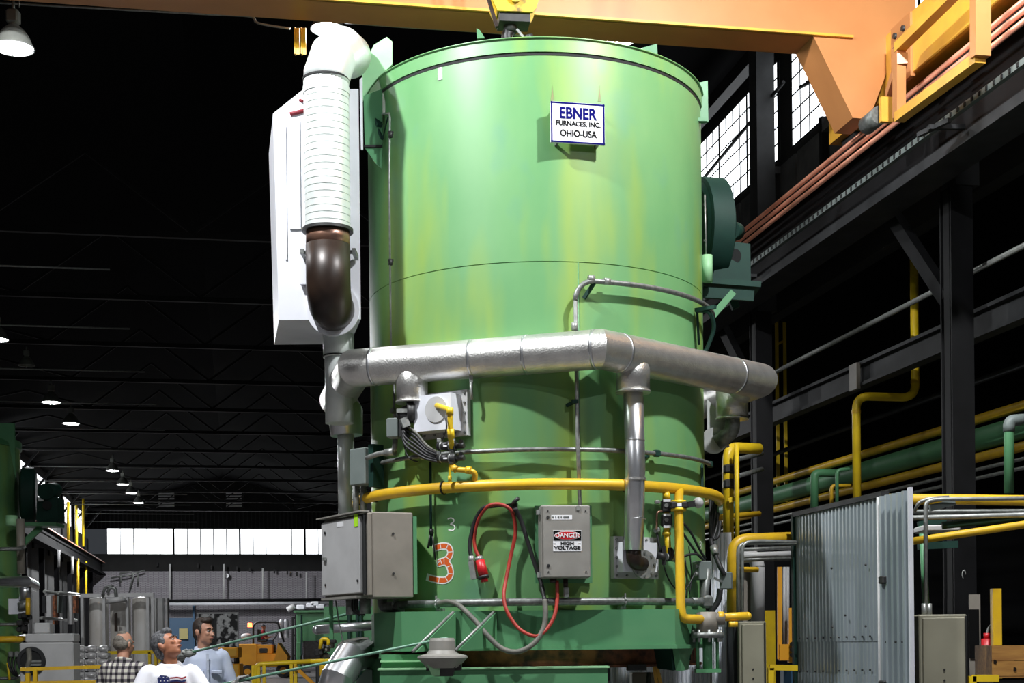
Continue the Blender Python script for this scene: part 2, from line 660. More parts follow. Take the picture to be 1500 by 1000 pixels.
M['flagr'] = mat('flag_red_print', (.35, .03, .04), rough=.9)

# ================================================================== THE SETTING
UL, UR = -9.3, 7.6              # clerestory walls
VB, VF = 95.0, -4.0             # back wall, open end behind the photographer
CV = [2.4 + 5.6 * i for i in range(17)]       # column stations along the hall

b = MB().box(((UL + 16) / 2 - 1, (VB + VF) / 2, -.1), (28, VB - VF, .2), HALL)
struct(b.build('floor', M['floor']), 'grey concrete floor of the hall')

b = MB()
ridge = (UL + UR) / 2
b.hexa([HALL @ Vector(p) for p in [(UL - .3, VF, 10.2), (ridge, VF, 12.4), (ridge, VB, 12.4), (UL - .3, VB, 10.2), (UL - .3, VF, 10.4), (ridge, VF, 12.6), (ridge, VB, 12.6), (UL - .3, VB, 10.4)]])
b.hexa([HALL @ Vector(p) for p in [(ridge, VF, 12.4), (UR + .3, VF, 10.2), (UR + .3, VB, 10.2), (ridge, VB, 12.4), (ridge, VF, 12.6), (UR + .3, VF, 10.4), (UR + .3, VB, 10.4), (ridge, VB, 12.6)]])
struct(b.build('ceiling', M['roof']), 'sooty black pitched roof high above the hall')

WZ0, WZ1 = 8.45, 9.85           # clerestory windows
# right clerestory wall (opening strips left for the windows)
b = MB()
b.box((UR + .1, (VB + VF) / 2, (6.3 + WZ0) / 2), (.2, VB - VF, WZ0 - 6.3), HALL)
b.box((UR + .1, (VB + VF) / 2, (WZ1 + 10.25) / 2), (.2, VB - VF, 10.25 - WZ1), HALL)
for v in CV:
    b.box((UR + .1, v, (WZ0 + WZ1) / 2), (.2, .5, WZ1 - WZ0), HALL)
for i in range(len(CV)):
    if i not in (2, 3):
        v = CV[i] + 2.8
        b.box((UR + .1, v, (WZ0 + WZ1) / 2), (.2, 5.3, WZ1 - WZ0), HALL)
wr = struct(b.build('wall_right', M['shaded']), 'dark wall above the crane runway on the right')
for r in range(2):
    for i in range(14):
        v = 12.5 + i * 1.12
        q = MB().box((UR - .04, v, 8.02 - r * .62), (.06, 1.05, .52), HALL)
        q.build('wall_panel', M['plank'], wr)
        if i % 2 == r:
            MB().box((UR - .11, v + .3, 8.22 - r * .62), (.1, .6, .10), HALL).build('wall_bracket', M['plank'], wr)
for i in range(6):
    MB().box((UR - .12, 13.0 + i * 2.3, 7.9), (.08, .09, .95), HALL).build('wall_post', M['steel'], wr)

b = MB()
b.box((UL - .1, (VB + VF) / 2, WZ0 / 2), (.2, VB - VF, WZ0), HALL)
b.box((UL - .1, (VB + VF) / 2, (WZ1 + 10.25) / 2), (.2, VB - VF, 10.25 - WZ1), HALL)
for i in range(len(CV)):
    b.box((UL - .1, CV[i], (WZ0 + WZ1) / 2), (.2, 2.0, WZ1 - WZ0), HALL)
struct(b.build('wall_left', M['shaded']), 'dark wall along the left side of the hall')

# aisle beyond the right columns
b = MB()
b.box((15.1, (VB + VF) / 2, 3.9), (.2, VB - VF, 7.8), HALL)
struct(b.build('wall_aisle', M['roof']), 'black outer wall of the aisle on the right')
b = MB()
b.box((11.4, (VB + VF) / 2, 7.75), (7.4, VB - VF, .2), HALL)
struct(b.build('ceiling_aisle', M['roof']), 'black low roof of the aisle on the right')

# back wall
b = MB()
b.box((3.5, VB + .15, 3.2), (26, .3, 6.4), HALL)
wb = struct(b.build('wall_back', M['block']), 'grey painted block wall at the far end of the hall')
b = MB()
b.box((3.5, VB + .12, 6.95), (26, .36, 1.1), HALL)
b.box((3.5, VB + .12, 10.9), (26, .36, 3.6), HALL)
b.build('upper_cladding', M['shaded'], wb, 'sooty black cladding around the window band')
for i in range(64):
    u = -9.0 + i * .26
    MB().box((u, VB - .09, 9.75), (.07, .06, 1.2), HALL).build('cladding_rib', M['steelg'], wb)

# window band in the back wall
wn = thing('window_3', 'long band of bright daylit panes across the far end wall', 'window', Hh(-1, VB, 7.5))
wn['kind'] = 'structure'
u = -8.15
for i in range(18):
    MB().box((u + .40, VB - .05, 8.31), (.76, .04, 1.6), HALL).build('pane', M['pane'], wn)
    if i % 5 == 4:
        MB().box((u + .83, VB - .08, 8.31), (.12, .14, 1.75), HALL).build('mullion', M['steel'], wn)
        u += .88
    else:
        MB().box((u + .81, VB - .06, 8.31), (.05, .08, 1.66), HALL).build('glazing_bar', M['cond'], wn)
        u += .82

# clerestory windows: panes one by one
def clerestory(name, v0, v1, u, cols, rows, label, face, single=True):
    t = thing(name, label, 'window', Hh(u, (v0 + v1) / 2, WZ0))
    t['kind'] = 'structure'
    dv, dz = (v1 - v0) / cols, (WZ1 - WZ0) / rows
    me = None
    bars = MB()
    for i in range(cols + 1):
        w = .05 if i % 4 == 0 else .016
        bars.box((u - face * .01, v0 + i * dv, (WZ0 + WZ1) / 2), (.012, w, WZ1 - WZ0 + .06), HALL)
    for j in range(rows + 1):
        bars.box((u - face * .01, (v0 + v1) / 2, WZ0 + j * dz), (.012, v1 - v0, .018), HALL)
    bars.build('glazing_bars', M['steel'], t)
    if single:
        proto = MB().box((0, 0, 0), (.012, dv - .014, dz - .016), HALL).mesh('pane', M['pane'])
        for i in range(cols):
            for j in range(rows):
                o = bpy.data.objects.new('pane', proto)
                COL.objects.link(o)
                o.parent = t
                o.matrix_parent_inverse = WM[t].inverted()
                o.location = Hh(u, v0 + (i + .5) * dv, WZ0 + (j + .5) * dz)
    else:
        for i in range(4):
            w = (v1 - v0) / 4
            MB().box((u, v0 + (i + .5) * w, (WZ0 + WZ1) / 2), (.012, w - .05, WZ1 - WZ0 - .04), HALL).build('pane', M['pane'], t)
    return t
clerestory('window_1', CV[2] + .25, CV[3] - .25, UR, 16, 6, 'bright clerestory window with small panes beside the crane end', 1)
clerestory('window_2', CV[3] + .25, CV[4] - .25, UR, 16, 6, 'bright clerestory window with small panes close to the fan on the furnace', 1)
wl = ['nearest the green furnace at the left edge', 'second along, beside the dark fan casing', 'third along the left wall', 'fourth along, between yellow downpipes', 'fifth along, just before the far corner', 'last before the far corner of the hall']
k = 0
for i in range(10, 16):
    clerestory('window_%d' % (4 + k), CV[i] + 1.05, CV[i] + 4.55, UL, 10, 5, 'small bright left wall window, ' + wl[k], -1, False)
    k += 1

# eave beam over the windows and wind braces in front of them
eb = MB().bar(Hh(7.3, 4, 9.95), Hh(7.3, 60, 9.95), .16, .2).build('trim_1', M['steel'])
struct(eb, 'dark eave beam running above the right windows')
for n, (p, q) in enumerate([((1148, 120), (1030, 262)), ((1280, 70), (1172, 128))]):
    MB().cyl(HU(p[0], p[1], 7.35), HU(q[0], q[1], 7.35), .025, n=8).build('brace_rod', M['steel'], wr)

# columns and runway beams
def column(u, v, side, label):
    t = thing('hall_column', label, 'column', Hh(u, v, 0), 'steel columns along the hall')
    def H(z0, z1, w, m, name):
        q = MB()
        q.box((u, v - w / 2 + .012, (z0 + z1) / 2), (w, .024, z1 - z0), HALL)
        q.box((u, v + w / 2 - .012, (z0 + z1) / 2), (w, .024, z1 - z0), HALL)
        q.box((u, v, (z0 + z1) / 2), (.02, w - .05, z1 - z0), HALL)
        q.box((u - side * (w / 2 - .02), v, (z0 + z1) / 2), (.02, .12, z1 - z0), HALL)
        q.build(name, m, t)
    H(2.05, 6.2, .24, M['steel' if side > 0 else 'roof'], 'shaft')  # left columns take the roof's shade-black, their gloom is in the colour
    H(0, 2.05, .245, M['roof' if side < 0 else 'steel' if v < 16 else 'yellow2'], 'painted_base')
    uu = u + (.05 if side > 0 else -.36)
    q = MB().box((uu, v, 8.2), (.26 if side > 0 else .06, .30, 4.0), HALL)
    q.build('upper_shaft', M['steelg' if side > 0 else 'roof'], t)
    q = MB()
    q.box((u, v, .02), (.5, .5, .04), HALL)
    q.build('base_plate', M['steel'], t)
    return t
for i, v in enumerate(CV):
    if 1 <= i <= 9:
        lab = {1: 'right column nearest the camera, beyond the edge of the beige cabinet', 2: 'dark right column behind the corrugated partition and its beige cabinet',
               3: 'dark right column with yellow painted base beside the beige cabinet', 4: 'right column partly hidden behind the furnace, carrying a knee brace'}.get(i, 'dark right column standing number %d along, hidden mostly behind the furnace' % i)
        if i <= 4:
            column(7.2, v, 1, lab)
    if i >= 6:
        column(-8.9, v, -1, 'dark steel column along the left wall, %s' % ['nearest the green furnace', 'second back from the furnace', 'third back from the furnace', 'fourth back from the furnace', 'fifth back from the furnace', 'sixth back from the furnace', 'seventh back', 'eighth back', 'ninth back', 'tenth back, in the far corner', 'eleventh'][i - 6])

def ibeam(q, u, v0, v1, z0, z1, w):
    q.box((u, (v0 + v1) / 2, z0 + .02), (w, v1 - v0, .04), HALL)
    q.box((u, (v0 + v1) / 2, z1 - .02), (w, v1 - v0, .04), HALL)
    q.box((u, (v0 + v1) / 2, (z0 + z1) / 2), (.03, v1 - v0, z1 - z0 - .06), HALL)
for u, nm in ((6.78, 'right'), (-8.5, 'left')):
    t = thing('runway_beam', 'dark crane runway beam along the %s side of the hall' % nm, 'beam', Hh(u, 40, 6.2))
    q = MB()
    ibeam(q, u, VF, VB, 6.25, 7.0, .42)
    q.build('beam', M['steel' if u > 0 else 'roof'], t)  # left beam, flange and rail are kept in shade by a darker colour
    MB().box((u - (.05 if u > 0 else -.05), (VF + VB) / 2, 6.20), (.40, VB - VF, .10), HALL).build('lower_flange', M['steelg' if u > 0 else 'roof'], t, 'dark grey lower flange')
    MB().box((u, (VF + VB) / 2, 7.06), (.08, VB - VF, .12), HALL).build('crane_rail', M['steelg' if u > 0 else 'roof'], t)
    if u > 0:
        for v in CV[1:8]:
            MB().bar(Hh(7.15, v + .1, 5.1), Hh(7.0, v + 1.0, 6.2), .12, .14).build('knee_brace', M['steel'], t)
for n in range(3):
    p = MB()
    z = 6.96 - n * .085
    p.cyl(Hh(6.50, 4, z), Hh(6.50, 60, z), .026, n=10)
    tag(p.build('conductor_bar', M['rail']), 'copper coloured crane conductor bar on the right, %s of three' % ['topmost', 'middle', 'lowest'][n], 'conductor bar', 'copper conductor bars')
p = MB()
p.cyl(Hh(-8.22, 30, 6.88), Hh(-8.22, 94, 6.88), .03, n=8)
tag(p.build('conductor_bar', M['rail']), 'thin copper conductor bar along the left runway beam', 'conductor bar')
t = thing('cable_chain', 'grey perforated cable carrier along the lower runway beam web', 'cable chain', Hh(6.52, 14, 6.4))
MB().box((6.53, 25, 6.47), (.05, 40, .055), HALL).build('tray', M['boxgr'], t)
me = MB().box((0, 0, 0), (.02, .03, .04), HALL).mesh('link_hole', M['dark'])
for i in range(90):
    o = bpy.data.objects.new('link_hole', me)
    COL.objects.link(o)
    o.parent = t
    o.matrix_parent_inverse = WM[t].inverted()
    o.location = Hh(6.507, 9.5 + i * .13, 6.47)
for n, v in enumerate((12.2, 17.6)):
    q = MB()
    q.bar(Hh(6.55, v, 6.3), Hh(6.2, v, 6.28), .05, .04)
    q.bar(Hh(6.3, v - .2, 6.28), Hh(6.2, v + .2, 6.28), .04, .04)
    tag(q.build('cable_hanger', M['steelg']), 'small steel cable hanger sticking out of the runway beam, %s one' % ['nearer', 'farther'][n], 'hanger')

# roof trusses: bottom chords and thin ties, hardly lit
for i in range(5, 17):
    v = CV[i]
    t = thing('roof_truss', 'faint dark roof truss crossing the hall, %s behind the furnace' % ['first', 'second', 'third', 'fourth', 'fifth', 'sixth', 'seventh', 'eighth', 'ninth', 'tenth', 'eleventh', 'last'][i - 5], 'truss', Hh(ridge, v, 10.0), 'roof trusses')
    q = MB()
    q.bar(Hh(UL, v, 10.05), Hh(UR, v, 10.05), .12, .12)
    q.build('bottom_chord', M['steel'], t)
    q = MB()
    for s in range(8):
        a = UL + (UR - UL) * s / 8
        c = UL + (UR - UL) * (s + 1) / 8
        za = 10.1 + 2.1 * (1 - abs(a - ridge) / (ridge - UL))
        zc = 10.1 + 2.1 * (1 - abs(c - ridge) / (ridge - UL))
        if s % 2:
            q.bar(Hh(a, v, za), Hh(c, v, 10.1), .06, .06)
        else:
            q.bar(Hh(a, v, 10.1), Hh(c, v, zc), .06, .06)
    q.build('web_members', M['steel'], t)
    MB().cyl(Hh(UL, v, 9.3), Hh(-2.5, v, 9.3), .02, n=6).build('tie_rod', M['condl'], t)
    MB().bar(Hh(-9.15, v, 8.9), Hh(-8.3, v, 9.95), .10, .10).build('knee_brace', M['steel'], t)

# ================================================================== LAMPS
def make_lamp(label, loc, s=1.0, group=None, bulb=True, watts=0, rad=.1, typ='SPOT'):
    """high-bay lamp: local origin at the mouth of the reflector"""
    t = thing('bay_lamp', label, 'lamp', loc, group)
    q = MB()
    q.lathe([(.24 * s, 0), (.225 * s, .05 * s), (.19 * s, .14 * s), (.13 * s, .22 * s), (.07 * s, .27 * s), (.06 * s, .30 * s), (0, .30 * s)], n=20)
    q.local('reflector', M['lampm'], t)
    q = MB()
    q.lathe([(0, -.012 * s), (.12 * s, -.01 * s), (.225 * s, .008 * s), (.225 * s, .014 * s), (0, .014 * s)], n=20)
    if bulb:
        q.local('lens', M['bulb'], t)
    q = MB()
    q.bbox((0, 0, .38 * s), (.15 * s, .15 * s, .17 * s), .02 * s)
    q.cyl((0, 0, .46 * s), (0, 0, .58 * s), .02 * s, n=8)
    q.local('ballast_box', M['lampm'], t)
    q = MB()
    q.sweep([(.25 * s * math.cos(a * PI / 10), .25 * s * math.sin(a * PI / 10), -.004) for a in range(21)], .008 * s, 6, False)
    for a in range(4):
        c, d = math.cos(a * PI / 2 + .4), math.sin(a * PI / 2 + .4)
        q.sweep([(.25 * s * c, .25 * s * d, 0), (.2 * s * c, .2 * s * d, -.035 * s), (0, 0, -.05 * s)], .006 * s, 5)
    q.local('wire_guard', M['condl'], t)
    if watts:
        L = bpy.data.lights.new('lamp_light', typ)
        L.energy = watts
        L.color = (.96, .98, 1.0)
        if typ == 'SPOT':
            L.spot_size = math.radians(174)
            L.spot_blend = .08
        L.shadow_soft_size = rad
        lo = bpy.data.objects.new('lamp_light', L)
        COL.objects.link(lo)
        lo.parent = t
        lo.location = (0, 0, -.07 * s)
    return t

far = [(75, 589, 44.1, 'closest lit lamp of the far row on the left, without visible housing'), (104, 620, 48.2, 'second lit lamp of the far row on the left'),
       (165, 689, 62, 'third lit lamp of the far row, alone before a cluster of three'), (180, 709, 67, 'first lamp of the far cluster of three'),
       (192, 722, 71, 'second lamp of the far cluster of three'), (203, 736, 76, 'farthest lit lamp above the end window band'), (-6, 497, 33, 'lit lamp cut by the left picture edge')]
for px, py, Y, lab in far:
    make_lamp(lab, P(px, py, Y), 1.15, 'far row of roof lamps', True, {44.1: 1600, 62: 1600, 71: 3000, 76: 6500, 33: 1500}.get(Y, 0), .2)
for px, py, Y, lab in ((39, 535, 36, 'unlit grey roof lamp high above the green furnace at the left edge'), (497, 683, 60, 'unlit small roof lamp glimpsed beside the white pipe')):
    make_lamp(lab, P(px, py, Y), .8, None, False)
for n, (x, y, z, w, r) in enumerate(ROOF_LAMPS):
    make_lamp('high roof lamp behind the photographer, ' + ['front left', 'front right', 'rear left', 'rear right'][n] + ' of four', (x, y, z), 1.3, 'near roof lamps', True, w, r)

# ================================================================== CRANE
GZ = P(760, 22, 14.1).z          # underside of the girder
cr = thing('bridge_crane', 'orange overhead bridge crane spanning the hall', 'crane', Hh(2.6, 12.8, GZ))
gv0, gv1 = UV(P(760, 22, 14.1))[1], UV(P(760, 22, 14.1))[1] + .46
def girder(v0, v1, name):
    q = MB()
    ua, ub, uc, ud = -8.4, -7.6, 5.78, 6.32
    q.box(((ua + ub) / 2 + .2, (v0 + v1) / 2, GZ + .55), (.9, v1 - v0, 1.1), HALL)
    q.box(((ub + 6.9) / 2, (v0 + v1) / 2, GZ + .55), (6.9 - ub, v1 - v0, 1.1), HALL)
    g = q.build(name, M['orange'], cr)
    q = MB()
    zz = 6.95
    q.hexa([HALL @ Vector(p) for p in [(uc + .42, v0, zz), (6.38, v0, zz), (6.38, v1, zz), (uc + .42, v1, zz), (uc, v0, GZ), (6.7, v0, GZ), (6.7, v1, GZ), (uc, v1, GZ)]])
    q.build('haunch', M['orange'], g)
    q = MB()
    q.box(((ub + 6.9) / 2, (v0 + v1) / 2, GZ + 1.12), (6.9 - ub, v1 - v0 + .1, .04), HALL)
    q.box(((ub + 6.4) / 2, v0 - .012, GZ + .012), (6.0 - ub, .05, .024), HALL)
    q.build('flange', M['orange2'], g)
    return g
girder(gv0, gv1, 'girder')
# end carriage running on the right rail
q = MB()
q.box((6.72, 11.6, 7.50), (.30, 7.4, .62), HALL)
ec = q.build('end_carriage', M['orange2'], cr, 'yellow-orange end carriage')
q = MB()
for v in (8.6, 15.0):
    MB().cyl(Hh(6.66, v, 7.28), Hh(6.86, v, 7.28), .2, n=20).build('wheel', M['steelg'], ec)
q = MB().bbox((6.50, 12.1, 7.42), (.06, 2.0, .60), .01, HALL)
q.build('cover_plate', M['orange2'], ec)
for v in (13.0,):
    for z in (7.2, 7.33, 7.46, 7.6):
        MB().cyl(Hh(6.42, v + .35, z), Hh(6.47, v + .35, z), .03, n=8).build('bolt', M['black'], ec)
        MB().cyl(Hh(6.42, v + .17, z), Hh(6.47, v + .17, z), .03, n=8).build('bolt', M['black'], ec)
MB().box((6.47, 13.25, 7.4), (.05, .42, .62), HALL).build('splice_plate', M['orange'], ec)
_p = HU(1298, 161, 6.2)
MB().box((0, 0, 0), (.12, .05, .24), Matrix.Translation(_p) @ HALL).build('rail_sweep', M['orange2'], ec)
MB().cyl(HU(1289, 168, 6.18), HU(1289, 168, 6.18) + Vector((-HS, HC, 0)) * .3, .09, n=16).build('buffer', M['cond'], ec)
# guard frame of flat bars hung in front of the carriage
gp = [HU(1317, 70, 6.2), HU(1317, 172, 6.2), HU(1436, 84, 6.2), HU(1436, -40, 6.2)]
gf = MB()
gf.bar(gp[0], gp[1], .10, .09, (HC, HS, 0))
gf.build('guard_bar', M['orange'], cr)
gf = MB().bar(gp[1], gp[2], .10, .09)
gf.build('guard_bar', M['orange2'], cr)
gf = MB().bar(gp[2], gp[3], .10, .14, (HC, HS, 0))
gf.build('guard_bar', M['orange'], cr)
gf = MB().bar(gp[0], HU(1400, -12, 6.2), .10, .09)
gf.build('guard_bar', M['orange2'], cr)
MB().bar(HU(1322, 85, 6.2), Hh(6.5, 13.6, HU(1322, 85, 6.2).z), .1, .1).build('guard_bar', M['orange'], cr)
# wiring and yellow stop angles under the girder
q = MB()
pts = [P(-40, 2, 14.55), P(290, 20, 14.5), P(365, 24, 14.5), P(378, 34, 14.5), P(425, 42, 14.5)]
q.sweep(smooth_path(pts, 4), .012, 6)
q.build('wiring', M['condl'], cr)
q = MB()
q.sweep(smooth_path([P(505, 33, 14.55), P(600, 40, 14.56), P(700, 46, 14.56), P(770, 52, 14.56)], 4), .012, 6)
q.build('wiring', M['condl'], cr)
for x in (432, 441.5):
    q = MB()
    a, c = P(x, 26, 14.35), P(x, 80, 14.35)
    q.bar((a.x, a.y, GZ), (a.x, a.y, c.z), .05, .012, (1, 0, 0))
    q.bar((a.x + .018, a.y, GZ), (a.x + .018, a.y, c.z), .012, .05, (1, 0, 0))
    q.build('stop_angle', M['yellow'], cr)
# lamps slung under the girders
def crane_lamp(px, py, Y, s, w, lab, typ='SPOT'):
    p = P(px, py, Y)
    t = make_lamp(lab, p, s, 'lamps slung under the crane girder', True, w, .08, typ)
    q = MB()
    q.cyl((0, 0, .56 * s), (0, 0, max(.6 * s, GZ - p.z + .01)), .012, n=6)
    q.cyl((.06, 0, .5 * s), (.06, 0, max(.6 * s, GZ - p.z + .01)), .006, n=6)
    q.local('hanger', M['condl'], t)
crane_lamp(20, 70, 14.0, .78, 120, 'lit lamp with wire guard hanging at the top left corner')
crane_lamp(480, 42, 14.85, .70, 45, 'lit lamp under the crane girder above the white duct', 'POINT')
crane_lamp(906, 58, 15.05, .70, 70, 'lit lamp under the crane girder right of the hook', 'POINT')

# hook block
hp = P(752, 20, 13.1)
hk = thing('hook_block', 'worn yellow crane hook block hanging over the furnace', 'hook block', (hp.x, hp.y, P(752, 50, 13.1).z))
hm = frame((hp.x, hp.y, 0), (1, .12, 0))
def zz(py):
    return P(752, py, 13.1).z
for yy, nm in ((-.14, 'cheek_plate'), (.11, 'cheek_plate')):
    q = MB()
    q.prism([(-.20, zz(-70)), (.20, zz(-70)), (.225, zz(2)), (.19, zz(20)), (.16, zz(26)), (-.16, zz(26)), (-.20, zz(12))], .03, Matrix.Translation((0, 0, 0)) @ hm @ Matrix.Translation((0, yy, 0)))
    q.build(nm, M['hookyel'], hk)
q = MB()
q.box((0, 0, (zz(-60) + zz(22)) / 2), (.30, .2, zz(-60) - zz(22)), hm)
q.build('block_body', M['hookyel'], hk)
MB().bar(P(713, -10, 13.0), P(728, 40, 13.0), .05, .03).build('side_plate', M['brown'], hk)
q = MB()
q.cyl(hm @ Vector((0, -.15, zz(6))), hm @ Vector((0, -.175, zz(6))), .055, n=18)
q.cyl(hm @ Vector((0, -.17, zz(6))), hm @ Vector((0, -.19, zz(6))), .035, n=14)
q.build('sheave_pin', M['hookyel'], hk)
q = MB()
q.box((0, 0, zz(32)), (.28, .22, .08), hm)
q.cyl(hm @ Vector((-.03, 0, zz(30))), hm @ Vector((-.03, 0, zz(48))), .06, n=14)
q.sweep(smooth_path([hm @ Vector(p) for p in [(-.03, 0, zz(44)), (-.06, 0, zz(54)), (-.02, 0, zz(72)), (.07, 0, zz(76)), (.14, 0, zz(64)), (.13, 0, zz(52))]], 5), .05, 12)
q.build('hook', M['black'], hk)
MB().bar(P(757, 43, 13.0), P(767, 55, 13.0), .02, .02).build('latch', M['condl'], hk)
for x in (-.12, -.06, .06, .12):
    MB().cyl(hm @ Vector((x, .0, zz(-60))), hm @ Vector((x, 0, 9.4)), .012, n=6).build('wire_rope', M['cond'], hk)

# ================================================================== THE BELL FURNACE
ZT = C(760, 56, R).z             # top of the shell
ZB = C(790, 948, R).z            # lower edge of the skirt
fu = thing('bell_furnace', 'huge green cylindrical bell furnace hanging from the crane hook', 'furnace', (FX, FY, ZB))
FM = Matrix.Translation((FX, FY, 0))

def rpath(z, r, a0, a1, n=40):
    return [cylpt(a0 + (a1 - a0) * i / n, z, r) for i in range(n + 1)]

z_band = C(760, 77, R).z
z_seam = C(850, 384, R).z
q = MB()
q.lathe([(R, ZB + .25), (R, z_seam - .004), (R - .007, z_seam - .002), (R - .007, z_seam + .002), (R, z_seam + .004), (R, z_band - .012), (R - .012, z_band - .012)], FM, 128)
q.lathe([(R - .012, z_band - .012), (R - .03, z_band), (0.0, z_band)], FM, 128)
q.build('shell', M['shell'], fu, 'green steel shell with yellowish heat stains')
q = MB()
q.lathe([(R - .02, z_band - .004), (R + .012, z_band), (R + .012, ZT - .01), (R + .028, ZT - .006), (R + .028, ZT), (R - .05, ZT), (R - .05, z_band)], FM, 128)
q.build('top_band', M['shell'], fu)
q = MB()
q.lathe([(R - .02, z_band - .030), (R + .003, z_band - .026), (R + .003, z_band - .003), (R - .02, z_band - .001)], FM, 96)
q.build('band_shade_strip', M['dark'], fu, 'black strip put in for the shade in the gap under the top band')  # dark ring paints the shadow line below the band
# vertical butt seam
ps = phi_of(C(848, 500))
q = MB().sweep([cylpt(ps, z_seam, R), cylpt(ps, C(846, 700).z, R)], .004, 6)
q.build('weld_seam', M['green'], fu)
# small white label at the top left of the shell
sm = surf(phi_of(C(645, 108)), C(645, 108).z, R)
MB().box((0, .003, 0), (.04, .006, .10), sm).build('paper_label', M['signw'], fu)

# skirt: a broad faceted collar
zs0, zs1 = ZB, C(850, 893, R + .05).z
sk = [(-1.13, -1.53), (1.06, -1.53), (1.36, -1.05), (1.51, -.3), (1.51, .9), (.9, 1.53), (-.9, 1.53), (-1.52, .9), (-1.5, -.2), (-1.40, -1.0)]
q = MB()
n = len(sk)
v = [Vector((FX + p[0], FY + p[1], zs0)) for p in sk] + [Vector((FX + p[0], FY + p[1], zs1)) for p in sk]
fs = [(i, (i + 1) % n, n + (i + 1) % n, n + i) for i in range(n)] + [tuple(range(n, 2 * n)), tuple(range(n - 1, -1, -1))]
q.put(v, fs)
skirt = q.build('skirt', M['green'], fu)
q = MB()
v = [Vector((FX + p[0] * 1.012, FY + p[1] * 1.012, zs0 - .02)) for p in sk] + [Vector((FX + p[0] * 1.012, FY + p[1] * 1.012, zs0 + .012)) for p in sk]
q.put(v, fs)
q.build('lower_flange', M['green'], skirt)
# rusty seal ring below the skirt
q = MB()
q.lathe([(1.43, ZB - .02), (1.43, ZB - .15), (1.46, ZB - .15), (1.46, ZB - .17), (1.1, ZB - .17), (1.1, ZB - .02)], FM, 72)
q.build('seal_ring', M['rust'], fu, 'rusty brown seal ring')
# dark corner lug, lower right
q = MB()
a = P(962, 947, 11.75); c = P(1005, 947, 12.1)
q.plate([P(985, 948, 11.72), P(1008, 947, 12.0), P(1003, 960, 12.0), P(1000, 980, 12.0), P(990, 982, 11.72)], .05)
lg = q.build('corner_lug', M['green'], fu)
q = MB()
q.plate([P(962, 948, 12.0), P(986, 948, 11.74), P(991, 981, 11.74), P(968, 978, 12.0)], .03)
q.box(tuple(P(1007, 962, 12.0)), (.05, .06, .05))
q.build('lug_web', M['dgreen'], lg)
q = MB().box(tuple(P(932, 977, 11.9)), (.15, .2, .05))
q.build('foot_pad', M['black'], fu)

# lifting lugs round the rim
def lug(pts, Y, th, name='lifting_lug', m='green'):
    return MB().plate([P(a, c_, Y) for a, c_ in pts], th).build(name, M[m], fu)
lg = lug([(533, 142), (560, 132), (561, 215), (535, 215)], 12.35, .03, 'lifting_lug')
MB().plate([P(a, c_, 12.42) for a, c_ in [(531, 150), (531, 105), (548, 68), (567, 56), (575, 63), (575, 96), (558, 112), (545, 128)]], .03).build('lug_plate', M['lgreen'], lg)
MB().plate([P(a, c_, 12.30) for a, c_ in [(535, 218), (561, 218), (560, 248), (551, 241)]], .03).build('lug_plate', M['green'], lg)
MB().plate([P(a, c_, 12.25) for a, c_ in [(527, 118), (531, 114), (532, 220), (529, 220)]], .02).build('lug_flange', M['white'], lg)
MB().bar(P(534, 215, 12.28), P(560, 215, 12.28), .05, .018).build('lug_shelf', M['dark'], lg)
lug([(698, 43), (703, 46), (710, 57), (699, 58)], 14.2, .03)
lug([(940, 72), (962, 66), (963, 84), (941, 84)], 14.0, .03)
lg = lug([(1018, 124), (1036, 120), (1037, 180), (1020, 182)], 12.9, .03)
MB().bar(P(1018, 176, 12.7), P(1036, 176, 12.7), .05, .03).build('lug_shelf', M['green'], lg)

# ---- name sign
sc_ = C(846, 181, R + .085)
sm = surf(phi_of(sc_), sc_.z, R + .085)
W_, H_ = .445, .325
q = MB().box((0, 0, 0), (W_, .02, H_), sm)
sg = q.build('name_sign', M['signw'], fu, 'white name sign with blue border reading EBNER FURNACES, INC. OHIO-USA')
q = MB()
for x, z, w, h in ((0, H_ / 2 - .008, W_, .012), (0, -H_ / 2 + .008, W_, .012), (-W_ / 2 + .008, 0, .012, H_), (W_ / 2 - .008, 0, .012, H_)):
    q.box((x, .011, z), (w, .003, h), sm)
q.build('blue_border', M['blue'], sg)
text_part('EBNER', .125, sm @ Matrix.Translation((0, .0115, .072)), M['blue'], sg, 'lettering', .0036, squeeze=.83)
text_part('FURNACES, INC.', .054, sm @ Matrix.Translation((.004, .0115, -.008)), M['ink'], sg, 'lettering', .0016, squeeze=.93)
text_part('OHIO-USA', .073, sm @ Matrix.Translation((.003, .0115, -.087)), M['ink'], sg, 'lettering', .0020, squeeze=.86)
for x in (-.16, .17):
    q = MB()
    q.box((x, -.048, .15), (.02, .09, .02), sm)
    q.box((x, -.048, -.15), (.02, .09, .02), sm)
    q.build('sign_bracket', M['cond'], sg)
for px in (809, 878):
    p = C(px, 138)
    MB().prism([(-.014, -.06), (.014, -.06), (.005, .02), (.0, .07), (-.004, .02)], .0025, surf(phi_of(p), p.z, R)).build('rust_streak', M['stain'], fu, 'rusty streak above the sign')

